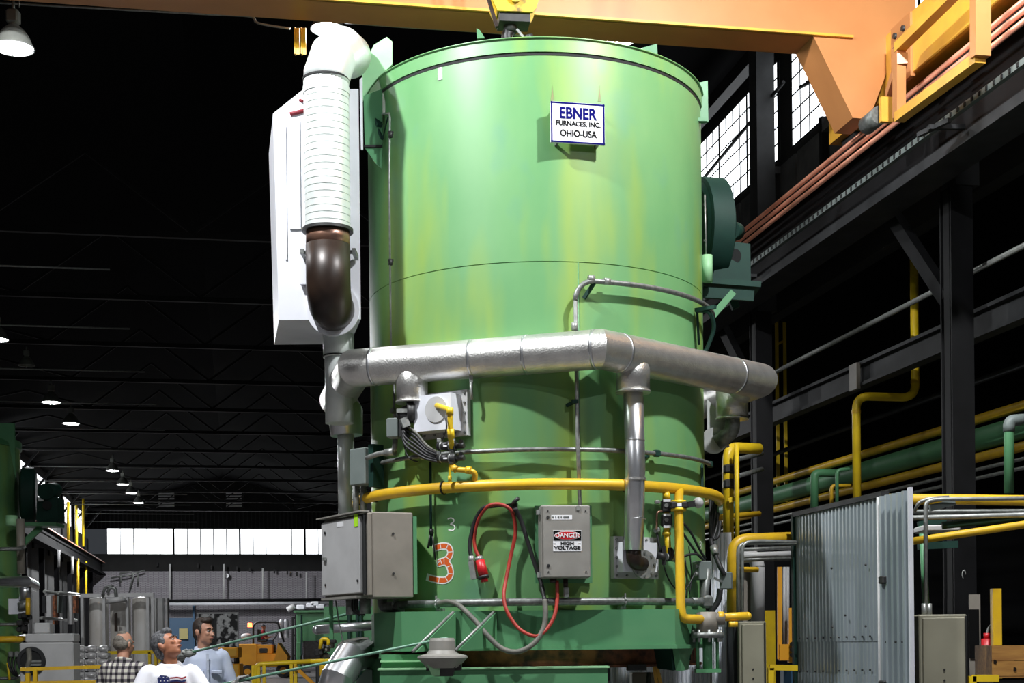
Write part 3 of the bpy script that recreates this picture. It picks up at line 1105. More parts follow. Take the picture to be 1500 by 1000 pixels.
# ---- white exhaust housing at the left
def wb_(dx, dy, z):
    o = Vector((-1.905, 12.0, 0))
    ax = Vector((1, .0, 0))
    ay = Vector((-.20, .98, 0)).normalized()
    p = o + ax * dx + ay * dy
    return Vector((p.x, p.y, z))
zt0, zt1, zb = P(407, 166, 12).z, P(460, 131, 12).z, P(470, 468, 12).z
poly = [(0, zb), (.68, zb), (.68, zt1), (.22, zt1), (-.03, zt0)]
q = MB()
fr = [wb_(a, 0, z) for a, z in poly]
bk = [wb_(a, 1.0, z) for a, z in poly]
n = len(poly)
q.put(fr + bk, [tuple(range(n)), tuple(range(2 * n - 1, n - 1, -1))] + [((i + 1) % n, i, n + i, n + (i + 1) % n) for i in range(n)])
hs = q.build('exhaust_housing', M['white'], fu, 'tall white sheet metal exhaust housing')
for x0, x1, za, zc, d in ((.10, .19, zb + .75, zt1 - .25, .015), (.50, .53, zb + .55, zt1 - .1, .02), (.06, .075, zb + .5, zt1 - .3, .012)):
    q = MB()
    a0, a1 = wb_(x0, -d / 2, (za + zc) / 2), wb_(x1, -d / 2, (za + zc) / 2)
    q.bar((a0 + a1) / 2 + Vector((0, 0, -(zc - za) / 2)), (a0 + a1) / 2 + Vector((0, 0, (zc - za) / 2)), x1 - x0, d, (0, 1, 0))
    q.build('panel_seam', M['white'], hs)
q = MB()
q.tube([wb_(.24, -.006, zt0 + .02), wb_(.15, -.006, zt0 - .0), wb_(.11, -.006, zt0 - .01)], .018, .02, 8)
q.tube([wb_(.22, -.006, zt0 + .09), wb_(.19, -.006, zt0 + .11)], .012, 0, 8)
q.build('paint_mark', M['dred'], hs, 'dark red paint drips')
# ribbed white duct
dY, dr = 11.68, .183
axx = P(479, 230, dY).x
z_hi, z_lo = P(479, 118, dY).z, P(479, 338, dY).z
prof = []
nr = 20
z = z_lo
st = (z_hi - .10 - z_lo) / nr
for i in range(nr):
    prof += [(dr, z), (dr, z + st * .86), (dr - .007, z + st * .90), (dr - .007, z + st * .97)]
    z += st
prof += [(dr, z), (dr, z_hi)]
q = MB().lathe(prof, Matrix.Translation((axx, dY, 0)), 40)
dc = q.build('ribbed_duct', M['duct'], hs, 'white ribbed round duct')
q = MB()
q.sweep([Vector((axx, dY, z_hi - .02)), Vector((axx + .006, dY, z_hi + .04)), P(488, 84, dY + .02), P(501, 74, dY + .25), P(512, 82, dY + .62)], [dr, dr + .004, dr + .004, dr + .003, dr], 36, True, True)
q.build('elbow', M['duct'], dc)
MB().lathe([(dr, -.008), (dr + .006, -.008), (dr + .006, .008), (dr, .008)], Matrix.Translation((axx, dY, z_hi)), 40).build('joint_band', M['dark'], dc)
MB().lathe([(dr, -.028), (dr + .005, -.028), (dr + .005, .028), (dr, .028)], Matrix.Translation((axx, dY, z_hi - .09)), 40).build('joint_band', M['duct'], dc)
q = MB().lathe([(dr - .01, -.012), (dr + .022, -.012), (dr + .022, .012), (dr - .01, .012)], Matrix.Translation((axx, dY, z_lo)), 40)
q.build('black_flange', M['black'], hs, 'black bolted ring flange')
z_c, z_e = P(479, 360, dY).z, P(479, 412, dY).z
q = MB().cyl((axx, dY, z_lo), (axx, dY, z_c), dr - .006, n=40)
q.build('stub', M['copper'], hs, 'coppery bare metal stub')
q = MB()
pth = [Vector((axx, dY, z_c + .005)), Vector((axx, dY, z_e + .02))]
for i in range(1, 7):
    a = PI / 2 * i / 6
    pth.append(Vector((axx, dY + .2 * (1 - math.cos(a)), z_e - .16 * math.sin(a))))
pth.append(Vector((axx, dY + .42, z_e - .16)))
q.sweep(pth, dr - .004, 36)
q.build('browned_elbow', M['brown'], hs, 'dark brown heat-stained elbow')
MB().cyl((axx, 11.975, z_e - .16), (axx, 12.005, z_e - .16), dr + .035, n=36).build('collar', M['white'], hs)
q = MB()
q.bar((axx - .23, 11.8, z_c - .02), (axx + .21, 11.8, z_c - .02), .05, .02)
q.bar((axx - .22, 11.98, z_c - .02), (axx - .22, 11.75, z_c - .02), .03, .04)
q.bar((axx + .2, 11.98, z_c - .02), (axx + .2, 11.75, z_c - .02), .03, .04)
q.build('duct_bracket', M['cond'], hs)
MB().bar((axx - .24, 11.97, z_c - .04), (axx - .24, 11.97, z_c - .24), .05, .05, (0, 1, 0)).build('duct_bracket', M['white'], hs)
# pipe out of the bottom of the housing
q = MB()
pc = P(496, 510, 12.6)
q.cyl((pc.x, pc.y, zb + .02), (pc.x, pc.y, P(496, 524, 12.6).z), .135, n=28)
q.cyl((pc.x, pc.y, P(496, 524, 12.6).z), (pc.x, pc.y, P(496, 620, 12.6).z), .122, n=28)
q.build('drop_duct', M['duct'], hs)
MB().lathe([(.12, -.006), (.138, -.006), (.138, .006), (.12, .006)], Matrix.Translation((pc.x, pc.y, P(496, 522, 12.6).z)), 28).build('joint_band', M['dark'], hs)

# ---- insulated aluminium header pipe
ZM = 3.935
mr = .155
hv = [cylpt(math.radians(a), ZM, r) for a, r in ((-104, 1.93), (-54, 1.885), (14.6, 1.85), (80, 1.97), (128, 1.9))]
q = MB()
q.sweep(hv, mr, 44, True, True)
hd = q.build('header_pipe', M['alu'], fu, 'thick aluminium-clad header pipe wrapped round the shell')
for i, off in ((1, .18), (2, -.04), (2, .22), (3, -.35), (1, 1.05), (2, -.6)):
    d = (hv[i + 1] - hv[i]).normalized() if off > 0 else (hv[i] - hv[i - 1]).normalized()
    p = hv[i] + d * off
    MB().cyl(p - d * .012, p + d * .012, mr + .0035, n=44).build('cladding_band', M['alu2'], hd)
# dent on the front run
def on_run(i, px):
    lo, hi = 0.0, 1.0
    for _ in range(40):
        m_ = (lo + hi) / 2
        p = hv[i].lerp(hv[i + 1], m_)
        a, _b = ray(px, 520)
        if p.x / p.y < a:
            lo = m_
        else:
            hi = m_
    return hv[i].lerp(hv[i + 1], lo)
pd = on_run(1, 783)
dv_ = (hv[2] - hv[1]).normalized()
q = MB()
q.ball((0, 0, 0), .05, frame(pd + Vector((0, -.135, .03)), dv_), 16, (1.7, .5, .55))
q.build('dent', M['alu2'], hd)
q = MB()
q.ball((0, 0, 0), .04, frame(pd + Vector((.0, -.128, -.06)), dv_), 16, (1.5, .5, .4))
q.build('dent', M['alu2'], hd)
q = MB()
p = on_run(1, 690)
q.bar(p + Vector((0, -.06, -.13)), p + Vector((0, -.06, -.20)), .03, .02, (0, 1, 0))
q.tube([p + Vector((0, -.06, -.2)), p + Vector((0, -.075, -.27)), p + Vector((0.005, -.06, -.335))], .013, .02, 8)
q.build('hanger_hook', M['condl'], hd)
# T branches
def branch(p, rr, z1, z2, r2, nm='branch'):
    q = MB()
    q.cyl(p, (p.x, p.y, z1), rr, n=32)
    q.cyl((p.x, p.y, z1 + .012), (p.x, p.y, z1 - .004), rr + .006, n=32)
    o = q.build(nm, M['alu'], hd)
    if z2 is not None:
        q = MB()
        q.cyl((p.x, p.y, z1 + .02), (p.x, p.y, z2), r2, n=28)
        o2 = q.build('drop_leg', M['alu2'], hd)
    return o
p1 = on_run(1, 603)
branch(p1, .13, P(603, 590, p1.y).z, None, 0)
p2 = on_run(2, 927)
zc2, ze2 = P(927, 575, p2.y).z, P(927, 806, p2.y).z
branch(p2, .135, zc2, None, 0)
p2b = P(930, 806, p2.y)
q = MB()
q.sweep([Vector((p2.x, p2.y, zc2 + .02)), Vector((p2.x + .01, p2.y, (zc2 + ze2) / 2 + .05)), Vector((p2b.x - .01, p2.y, ze2))], .081, 30)
dl = q.build('drop_leg', M['alu2'], fu, 'long bright aluminium drop leg')
MB().lathe([(.081, -.01), (.088, -.01), (.088, .01), (.081, .01)], Matrix.Translation((p2.x + .01, p2.y, P(927, 702, p2.y).z)), 30).build('lap_joint', M['alu'], dl)
for py in (645, 760):
    MB().lathe([(.081, -.003), (.084, -.003), (.084, .003), (.081, .003)], Matrix.Translation((p2.x + .008, p2.y, P(927, py, p2.y).z)), 30).build('lap_joint', M['alu'], dl)
p3 = on_run(3, 1072)
p3 = hv[3] + Vector((-.02, .30, 0))
p3 = P(1072, 560, 13.15); p3.z = ZM
branch(p3, .145, P(1072, 614, 13.15).z, None, 0)
q = MB()
q.tube([(p3.x, p3.y, P(1072, 612, 13.15).z), (p3.x, p3.y, P(1072, 632, 13.15).z), P(1050, 648, 13.2)], .07, .09, 14)
q.build('burner_elbow', M['cond'], hd)
q = MB()
q.plate([P(1035, 585, 13.3), P(1060, 610, 13.3), P(1068, 655, 13.3), P(1036, 660, 13.3)], .03)
q.cyl(P(1046, 645, 13.28), P(1046, 645, 13.2), .12, n=20)
q.build('burner_plate', M['boxl'], fu)
# left branch and the long pale pipe below it
p0 = hv[0]
q = MB()
za = P(505, 590, 13.3).z
pL = P(506, 600, 13.2)
q.sweep([hv[0] + Vector((.02, -.0, .02)), Vector((pL.x, pL.y, P(506, 605, 13.2).z)), Vector((pL.x + .01, pL.y, P(506, 638, 13.2).z))], [.15, .16, .145], 32, True, True)
q.build('branch', M['alu2'], hd)
q = MB()
q.cyl((pL.x, pL.y, P(506, 632, 13.2).z), (pL.x, pL.y, P(506, 760, 13.2).z), .076, n=24)
q.build('drop_leg', M['duct'], fu)

# ---- burner boxes
def burner(px, py, w, h, d, wf, hf):
    p = C(px, py)
    sm = surf(phi_of(p), p.z, R)
    q = MB().box((0, .015, 0), (wf, .05, hf), sm)
    o = q.build('burner_box', M['boxl'], fu, 'pale grey bolted burner box')
    q = MB().box((-.02, .02 + d / 2, 0), (w, d, h), sm)
    q.build('burner_cover', M['white'], o)
    k = 0
    me = MB().cyl((0, 0, 0), (0, .02, 0), .011, n=8)
    for i in range(5):
        for j in range(5):
            if i in (0, 4) or j in (0, 4):
                MB().cyl(sm @ Vector(((i - 2) * (wf - .05) / 4, .04, (j - 2) * (hf - .05) / 4)), sm @ Vector(((i - 2) * (wf - .05) / 4, .052, (j - 2) * (hf - .05) / 4)), .010, n=8).build('bolt', M['cond'], o)
    return o, sm
bo, bm = burner(655, 608, .36, .29, .17, .44, .37)
MB().cyl(bm @ Vector((.02, .18, .02)), bm @ Vector((.02, .20, .02)), .105, n=28).build('cover_disc', M['boxl'], bo)
# black elbow from branch 1
q = MB()
zz1 = P(603, 590, p1.y).z
q.tube([(p1.x, p1.y, zz1 + .03), (p1.x, p1.y, zz1 - .05), bm @ Vector((-.33, .22, -.0)), bm @ Vector((-.18, .12, .0))], .05, .08, 14)
q.cyl((p1.x + .02, p1.y, zz1 - .01), (p1.x + .04, p1.y, zz1 - .05), .075, n=18)
q.cyl(bm @ Vector((-.27, .19, .02)), bm @ Vector((-.22, .15, .02)), .085, n=20)
q.build('black_elbow', M['black'], bo, 'black iron elbow into the burner')
q = MB()
q.bar(bm @ Vector((-.27, .24, -.03)), bm @ Vector((-.25, .22, -.10)), .05, .06)
q.bar(bm @ Vector((-.22, .2, .03)), bm @ Vector((-.32, .26, .03)), .03, .03)
q.build('valve_handle', M['condl'], bo)

bo2, bm2 = burner(928, 817, .34, .24, .10, .44, .34)
q = MB()
q.tube([(p2b.x - .01, p2.y, ze2 + .02), (p2b.x - .01, p2.y, P(930, 822, p2.y).z), bm2 @ Vector((.0, .12, -.06))], .062, .09, 18)
q.build('burner_elbow', M['brown'], bo2)
MB().cyl(bm2 @ Vector((0, .155, -.06)), bm2 @ Vector((0, .13, -.06)), .115, n=28).build('elbow_flange', M['condl'], bo2)
for k in range(8):
    a = k * PI / 4
    MB().cyl(bm2 @ Vector((.095 * math.cos(a), .155, -.06 + .095 * math.sin(a))), bm2 @ Vector((.095 * math.cos(a), .165, -.06 + .095 * math.sin(a))), .011, n=8).build('bolt', M['cond'], bo2)

# ---- pipes running round the shell
z_gas = C(790, 709, R + .13).z
q = MB()
q.sweep(rpath(z_gas, R + .13, math.radians(-95), math.radians(88)), .046, 16)
gas = q.build('gas_ring', M['yellow'], fu, 'yellow gas ring main round the shell')
for a in (-28.5, 25, -70):
    p = math.radians(a)
    m_ = surf(p, z_gas, R + .13)
    q = MB().sweep([m_ @ Vector((-.012, .05 * math.cos(t * PI / 8), .05 * math.sin(t * PI / 8))) for t in range(17)], .008, 6)
    q.bar(m_ @ Vector((-.01, -.13, .0)), m_ @ Vector((-.01, -.04, 0)), .03, .04)
    q.build('pipe_clamp', M['brown'], gas)
z_c1 = C(790, 658, R + .07).z
cpath = rpath(z_c1, R + .07, math.radians(-80), math.radians(75))
q = MB().sweep(cpath, .019, 12)
co = q.build('upper_conduit', M['cond'], fu, 'thin galvanised conduit round the shell')
for px, py in ((962, 663), (1040, 676)):
    p = C(px, py, R + .07)
    m_ = surf(phi_of(p), z_c1, R + .07)
    q = MB().bbox((0, 0, 0), (.06, .05, .055), .008, m_)
    q.bar(m_ @ Vector((-.02, -.07, 0)), m_ @ Vector((-.11, -.05, -.05)), .02, .02)
    q.bar(m_ @ Vector((-.11, -.05, -.05)), m_ @ Vector((-.12, -.05, -.22)), .02, .02, (1, 0, 0))
    q.build('conduit_clamp', M['dgreen'], co)
z_c2 = C(790, 881, R + .11).z
q = MB()
q.sweep(rpath(z_c2, R + .11, phi_of(C(566, 890, R + .11)), phi_of(C(1028, 880, R + .11))), .031, 14)
co2 = q.build('lower_conduit', M['cond'], fu, 'stout grey conduit round the foot of the shell')
for px in (641, 914, 580):
    p = C(px, 882, R + .11)
    m_ = surf(phi_of(p), z_c2, R + .11)
    q = MB()
    q.sweep([m_ @ Vector((0, .036 * math.cos(t * PI / 6), .036 * math.sin(t * PI / 6))) for t in range(13)], .009, 6)
    q.box((0, -.04, -.05), (.05, .06, .025), m_)
    q.box((0, .02, .045), (.012, .012, .04), m_)
    q.build('conduit_clamp', M['condl'], co2)
q = MB()
pe = C(560, 889, R + .11)
q.tube([C(580, 889, R + .11), pe, (pe.x, pe.y, pe.z + .12)], .042, .05, 14)
q.cyl(C(578, 889, R + .11), C(588, 889, R + .11), .038, n=14)
q.build('conduit_elbow', M['cond'], co2)
pe = C(1030, 881, R + .11)
q = MB()
q.tube([C(1012, 881, R + .11), pe, (pe.x + .04, pe.y, pe.z + .28)], .036, .03, 14)
q.bbox((pe.x + .03, pe.y, pe.z), (.10, .1, .11), .02)
q.build('conduit_elbow', M['cond'], co2)

# riser conduit with the arch towards the fan
za = C(875, 412, R + .09).z
ph0 = phi_of(C(843, 450, R + .09))
pts = [cylpt(ph0 + .012, C(846, 742, R + .09).z, R + .09), cylpt(ph0 + .004, C(844, 640, R + .09).z, R + .09), cylpt(ph0, za, R + .09)]
q = MB().sweep(pts[:2] + [cylpt(ph0, za - .16, R + .09)], .016, 10)
rc = q.build('riser_conduit', M['condl'], fu, 'vertical conduit rising from the warning box')
ring = []
for t in range(7):
    a = PI / 2 * t / 6
    ring.append(cylpt(ph0 + .095 * (1 - math.cos(a)), za - .16 + .16 * math.sin(a), R + .09))
ring += [cylpt(a, za, R + .09) for a in [ph0 + .12 + (math.radians(84) - ph0 - .12) * i / 24 for i in range(25)]]
q = MB().sweep(ring, .021, 12)
q.build('arched_conduit', M['cond'], rc)
for px, py, ax in ((842, 478, 'z'), (889, 412, 't'), (866, 408, 't')):
    p = C(px, py, R + .09)
    m_ = surf(phi_of(p), p.z, R + .09)
    q = MB()
    if ax == 'z':
        q.cyl(m_ @ Vector((0, 0, -.03)), m_ @ Vector((0, 0, .03)), .027, n=12)
    else:
        q.cyl(m_ @ Vector((-.025, 0, 0)), m_ @ Vector((.025, 0, 0)), .028, n=12)
    q.build('coupling', M['condl'], rc)
p = C(868, 410, R + .09)
m_ = surf(phi_of(p), p.z, R + .09)
q = MB()
q.bar(m_ @ Vector((.02, 0, -.01)), m_ @ Vector((-.045, -.085, -.13)), .02, .03)
q.bar(m_ @ Vector((.02, .0, -.02)), m_ @ Vector((-.03, -.02, .03)), .03, .02)
q.build('stand_off', M['dgreen'], rc)
p = C(842, 588, R + .09)
m_ = surf(phi_of(p), p.z, R + .09)
q = MB()
q.bar(m_ @ Vector((.02, 0, .01)), m_ @ Vector((-.05, -.08, -.02)), .02, .025)
q.box((0, .0, 0), (.05, .045, .03), m_)
q.build('stand_off', M['dgreen'], rc)
q = MB()
pc_ = C(1026, 455, R + .12)
q.tube([C(1020, 455, R + .02), pc_ + Vector((.08, 0, 0)), pc_ + Vector((.14, .1, -.12)), pc_ + Vector((.06, .15, -.32)), pc_ + Vector((-.02, .15, -.34))], .018, .08, 8)
q.bar(C(1019, 454, R + .04), pc_ + Vector((.12, -.05, .02)), .03, .03)
q.bar(C(1021, 455, R + .03), C(1024, 505, R + .03), .02, .02, (1, 0, 0))
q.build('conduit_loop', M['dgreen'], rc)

# thin rods with shackles at the left
q = MB()
ph = phi_of(C(572, 300, R + .04))
q.sweep([C(553, 168, R + .03), C(570, 166, R + .04), C(571, 172, R + .05), cylpt(ph, C(573, 260, R + .05).z, R + .05), cylpt(ph, C(576, 505, R + .05).z, R + .05)], .009, 8)
rd = q.build('thin_rod', M['condl'], fu)
for py in (196, 383):
    p = C(572, py, R + .05)
    q = MB().cyl((p.x, p.y, p.z - .03), (p.x, p.y, p.z + .02), .018, n=8)
    q.bar(p + Vector((-.02, 0, .01)), p + Vector((.025, 0, .01)), .02, .02)
    q.build('rod_coupling', M['black'], rd)
q = MB()
q.tube([C(554, 166, R + .05), C(551, 176, R + .06), C(556, 195, R + .05), C(560, 203, R + .04)], .014, .03, 8)
q.bar(C(551, 172, R + .06), C(556, 184, R + .06), .05, .03)
q.tube([C(568, 172, R + .04), C(560, 205, R + .04)], .006, 0, 6)
q.build('rod_linkage', M['dgreen'], rd)
q = MB()
ph = phi_of(C(631, 740, R + .05))
q.sweep([cylpt(ph, C(630, 676, R + .05).z, R + .05), cylpt(ph, C(632, 800, R + .05).z, R + .05)], .011, 8)
rd = q.build('thin_rod', M['dgreen'], fu)
q = MB()
a = C(632, 778, R + .05)
q.cyl((a.x, a.y, a.z - .02), (a.x, a.y, a.z + .02), .02, n=8)
q.sweep([C(631, 780, R + .05), C(627, 803, R + .06)], .01, 6)
q.sweep([C(633, 780, R + .05), C(638, 820, R + .03)], .007, 6)
q.build('rod_fork', M['black'], rd)
q = MB()
ph = phi_of(C(577, 560, R + .05))
q.sweep([cylpt(ph, C(577, 560, R + .05).z, R + .05), cylpt(ph, C(578, 612, R + .05).z, R + .05)], .012, 8)
q.bar(C(577, 598, R + .07), C(578, 604, R + .07), .05, .05)
q.build('cable_gland', M['cond'], fu)

# ---- electric boxes
def elbox(c, xdir, w, d, h, m, name, label, parent=fu):
    """c = middle of the front face, xdir = to the right along the front"""
    fr_ = frame(c, xdir)
    q = MB().bbox((0, d / 2, 0), (w, d, h), .008, fr_)
    return q.build(name, m, parent, label), fr_
# paired control cabinets, left
cA, cB = Vector((-1.145, 11.60, 0)), Vector((-1.595, 12.36, 0))
zt_, zb_ = P(541, 750, 11.6).z, P(541, 872, 11.6).z
hC = zt_ - zb_
dl_ = (cA - cB)
bx_, f1 = elbox((cA + cB) / 2 + Vector((0, 0, (zt_ + zb_) / 2)), dl_, dl_.length, .36, hC, M['boxbr'], 'control_cabinet', 'grey control cabinet with door on its left face')
dw = dl_.length
q = MB().bbox((-.03, -.022, -.0), (dw - .11, .03, hC - .05), .006, f1)
dr_ = q.build('cabinet_door', M['boxl'], bx_, 'pale grey cabinet door')
for x, z in ((-.33, .22), (.32, -.21), (-.33, -.22)):
    MB().cyl(f1 @ Vector((x, -.035, z)), f1 @ Vector((x, -.045, z)), .012, n=8).build('door_screw', M['black'], dr_)
q = MB()
q.bar(f1 @ Vector((-.36, -.045, 0)), f1 @ Vector((-.30, -.05, 0)), .02, .025)
q.build('door_latch', M['condl'], dr_)
MB().box((-.02, -.038, .27), (.13, .003, .04), f1).build('name_plate', M['signw'], dr_)
q = MB().box((.30, -.04, .28), (.07, .004, .10), f1)
q.build('lime_tag', M['tagy'], dr_, 'bright lime inspection tag')
MB().box((-.02, -.02, hC / 2 + .012), (dw + .02, .08, .012), f1).build('rain_lip', M['box'], bx_)
MB().box((-.02, -.01, -hC / 2 - .006), (dw - .16, .10, .02), f1).build('rain_lip', M['box'], bx_)
MB().box((.40, -.012, 0), (.025, .03, hC - .02), f1).build('door_seal', M['dark'], bx_)
for x in (-.12, .16):
    MB().cyl(f1 @ Vector((x, .1, -hC / 2)), f1 @ Vector((x, .1, -hC / 2 - .14)), .045, n=14).build('conduit_hub', M['cond'], bx_)
for k in range(3):
    a = f1 @ Vector((-.05 + k * .05, .08, -hC / 2))
    c_ = f1 @ Vector((.05 + k * .05, .1, -hC / 2 - .15))
    MB().sweep(smooth_path([a, (a + c_) / 2 + Vector((-.03, 0, -.03)), c_], 4), .008, 6).build('cable', M['rubber'], bx_)
dR = Vector((.33, .12, 0))
cC = cA + Vector((.03, .0, 0))
bx2, f2 = elbox(cC + dR / 2 + Vector((0, 0, (zt_ + zb_) / 2 - .006)), dR, .335, .42, hC + .02, M['boxbr'], 'control_cabinet', 'brownish grey cabinet beside the door cabinet')
for z in (.17, -.15):
    MB().cyl(f2 @ Vector((-.0, -.001, z)), f2 @ Vector((-.0, -.01, z)), .01, n=8).build('screw', M['black'], bx2)
q = MB()
q.box((.185, .18, 0), (.03, .36, hC - .04), f2)
q.build('mounting_plate', M['green'], bx2)
q = MB()
q.box((-.64, .26, -.02), (.05, .04, hC - .06), f1)
q.build('mounting_plate', M['green'], bx_)
MB().bar(f1 @ Vector((-.46, .06, .06)), f1 @ Vector((-.44, .06, -.68)), .04, .03, (1, 0, 0)).build('mounting_strip', M['green'], bx_)

# junction boxes, left
p = P(530, 682, 12.4)
jb, f3 = elbox(P(523, 683, 12.30), Vector((.24, -.22, 0)), .20, .16, .31, M['boxgr'], 'junction_box', 'grey green junction box')
for k in range(2):
    a = P(521 + k * 11, 712, 12.45)
    MB().cyl((a.x, a.y, a.z + .02), (a.x, a.y, P(521, 752, 12.4).z), .027, n=12).build('conduit', M['condl'], jb)
q = MB()
q.tube([P(537, 671, 12.2), P(555, 664, 12.1), P(578, 661, 12.0), P(579, 640, 12.0)], .022, .05, 10)
q.cyl(P(565, 663, 12.06), P(578, 661, 12.0), .032, n=12)
q.build('conduit', M['condl'], jb)
MB().box((.13, .1, 0), (.06, .12, .36), f3).build('mounting_plate', M['dgreen'], jb)
p = C(575, 626, R + .16)
jb2, f4 = elbox(P(574, 626, 11.88), Vector((1, -.25, 0)), .10, .12, .16, M['boxgr'], 'junction_box', 'small grey junction box')
MB().box((.075, .08, -.01), (.05, .12, .13), f4).build('gland_plate', M['black'], jb2)
for k in range(6):
    a = f4 @ Vector((.08, .02, .05 - k * .02))
    e = C(640 + (k % 3) * 3, 662 + k * 3, R + .16)
    md = C(610, 634 + k * 6, R + .20)
    MB().sweep(smooth_path([a, C(594, 622 + k * 6, R + .2), md, C(625, 652 + k * 4, R + .2), e], 5), .011, 7).build('cable', M['rubber'] if k else M['hose'], jb2)

# warning box
p = C(828, 793, R + .2)
wx, f5 = elbox(cylpt(phi_of(p), p.z, R + .2), (math.cos(phi_of(p)), math.sin(phi_of(p)), 0), .385, .19, .575, M['box'], 'warning_box', 'grey steel box with danger high voltage sign')
q = MB().bbox((.008, -.012, 0), (.375, .03, .565), .006, f5)
wd = q.build('box_door', M['box'], wx)
q = MB().box((.012, -.0285, .005), (.225, .003, .165), f5)
ds = q.build('danger_sign', M['signw'], wx, 'white sign reading DANGER HIGH VOLTAGE')
q = MB().box((.012, -.031, .046), (.221, .003, .076), f5)
q.build('sign_header', M['ink'], wx)
def ellipse(c, a, bb, m, y, par, nm):
    q = MB()
    vs = [f5 @ Vector((c[0] + a * math.cos(t * PI / 16), y, c[1] + bb * math.sin(t * PI / 16))) for t in range(32)]
    ws = [f5 @ Vector((c[0] + a * math.cos(t * PI / 16), y + .003, c[1] + bb * math.sin(t * PI / 16))) for t in range(32)]
    q.put(vs + ws, [tuple(range(32))] + [(t, (t + 1) % 32, 32 + (t + 1) % 32, 32 + t) for t in range(32)])
    q.build(nm, m, par)
ellipse((.012, .046), .103, .034, M['signw'], -.0345, wx, 'sign_oval')
ellipse((.012, .046), .099, .030, M['redp'], -.0362, wx, 'sign_oval')
TF = f5 @ Matrix(((1, 0, 0, 0), (0, -1, 0, 0), (0, 0, 1, 0), (0, 0, 0, 1)))
text_part('DANGER', .047, TF @ Matrix.Translation((.012, .0378, .046)), M['signw'], wx, 'lettering', .0008)
text_part('HIGH', .036, TF @ Matrix.Translation((.012, .0315, -.016)), M['ink'], wx, 'lettering', .0010, squeeze=1.22)
text_part('VOLTAGE', .040, TF @ Matrix.Translation((.012, .0315, -.052)), M['ink'], wx, 'lettering', .0010, squeeze=1.18)
q = MB()
q.box((-.088, -.031, -.018), (.022, .002, .003), f5)
q.box((.108, -.031, -.018), (.022, .002, .003), f5)
q.build('lettering', M['ink'], wx)
MB().box((-.03, -.0285, .19), (.165, .003, .035), f5).build('name_plate', M['signw'], wx)
q = MB()
for k, w_ in enumerate((.012, .008, .014, .01, .012, .035)):
    q.box((-.10 + k * .022, -.031, .19), (w_, .002, .014), f5)
q.build('plate_print', M['cond'], wx)
for z in (.19, -.19):
    MB().cyl(f5 @ Vector((-.14, -.028, z)), f5 @ Vector((-.14, -.034, z)), .012, n=12).build('lock', M['black'], wx)
for x, z in ((-.14, .24), (.16, .24), (-.14, -.24), (.16, -.24)):
    MB().cyl(f5 @ Vector((x, -.028, z)), f5 @ Vector((x, -.033, z)), .006, n=8).build('screw', M['black'], wx)
q = MB()
q.box((.1, -.03, .262), (.025, .01, .035), f5)
q.build('hasp', M['condl'], wx)
for z in (.235, -.26):
    MB().box((-.205, .04, z), (.035, .05, .04), f5).build('mounting_ear', M['condl'], wx)
q = MB().box((.012, .185, -.01), (.46, .02, .62), f5)
q.build('mounting_plate', M['green'], wx)
q = MB()
q.cyl(f5 @ Vector((-.09, .07, -.29)), f5 @ Vector((-.09, .07, -.32)), .03, n=12)
q.cyl(f5 @ Vector((.01, .07, -.29)), f5 @ Vector((.01, .07, -.36)), .02, n=12)
q.build('cable_gland', M['brown'], wx)
MB().bbox(tuple(f5 @ Vector((.012, .05, -.40))), (.045, .03, .085), .008).build('padlock', M['condl'], wx)

# ---- hoses and connectors
hook_p = C(757, 742, R + .03)
q = MB()
hm_ = surf(phi_of(hook_p), hook_p.z, R)
q.tube([hm_ @ Vector((-.02, 0, .02)), hm_ @ Vector((-.02, .12, .02)), hm_ @ Vector((.03, .14, .06))], .016, .03, 8)
q.box((-.02, .03, -.02), (.05, .06, .10), hm_)
q.bar(hm_ @ Vector((-.22, .05, .0)), hm_ @ Vector((.0, .05, .02)), .02, .02)
q.build('hose_hook', M['black'], fu)
def hose(pts, r, m, label):
    q = MB().sweep(smooth_path([C(a, b_, R + d) for a, b_, d in pts], 6), r, 10)
    return q.build('hose', m, fu, label)
hose([(706, 822, .06), (697, 806, .06), (695, 785, .06), (701, 760, .08), (713, 743, .12), (728, 738, .14), (744, 743, .13), (752, 755, .10), (755, 780, .07), (748, 815, .06), (741, 850, .10), (738, 872, .16), (742, 893, .2), (756, 916, .22), (772, 928, .24), (788, 931, .24), (802, 920, .22), (812, 902, .2), (816, 880, .17), (816, 850, .14)], .015, M['red'], 'red hose hanging in a loop')
hose([(691, 818, .07), (688, 800, .07), (691, 780, .07), (698, 758, .08), (708, 744, .11), (722, 739, .12)], .017, M['rubber'], 'short black hose end')
hose([(755, 744, .14), (763, 762, .10), (772, 790, .08), (784, 828, .08), (793, 855, .10), (798, 880, .17)], .017, M['rubber'], 'black hose running down from the hook')
hose([(798, 878, .17), (799, 900, .2), (796, 920, .22), (784, 940, .25), (766, 952, .27), (748, 954, .28), (730, 946, .27), (712, 928, .26), (695, 908, .23), (680, 893, .19), (668, 884, .16), (655, 881, .15), (643, 884, .13)], .021, M['hose'], 'grey hose looping below the conduit')
q = MB()
q.cyl(C(703, 820, R + .07), C(709, 845, R + .07), .036, .042, 16)
q.cyl(C(709, 845, R + .07), C(710, 852, R + .07), .03, n=14)
cn = q.build('connector', M['redp'], fu, 'red plug connector')
MB().cyl(C(701, 815, R + .07), C(703, 822, R + .07), .03, n=14).build('collar', M['condl'], cn)
q = MB().cyl(C(708, 843, R + .07), C(709, 847, R + .07), .046, n=16)
q.build('collar', M['black'], cn)
q = MB()
q.bar(C(691, 822, R + .08), C(695, 848, R + .08), .05, .045)
cn = q.build('connector', M['condl'], fu, 'silver plug connector')
MB().cyl(C(690, 814, R + .08), C(691, 824, R + .08), .024, n=12).build('collar', M['condl'], cn)

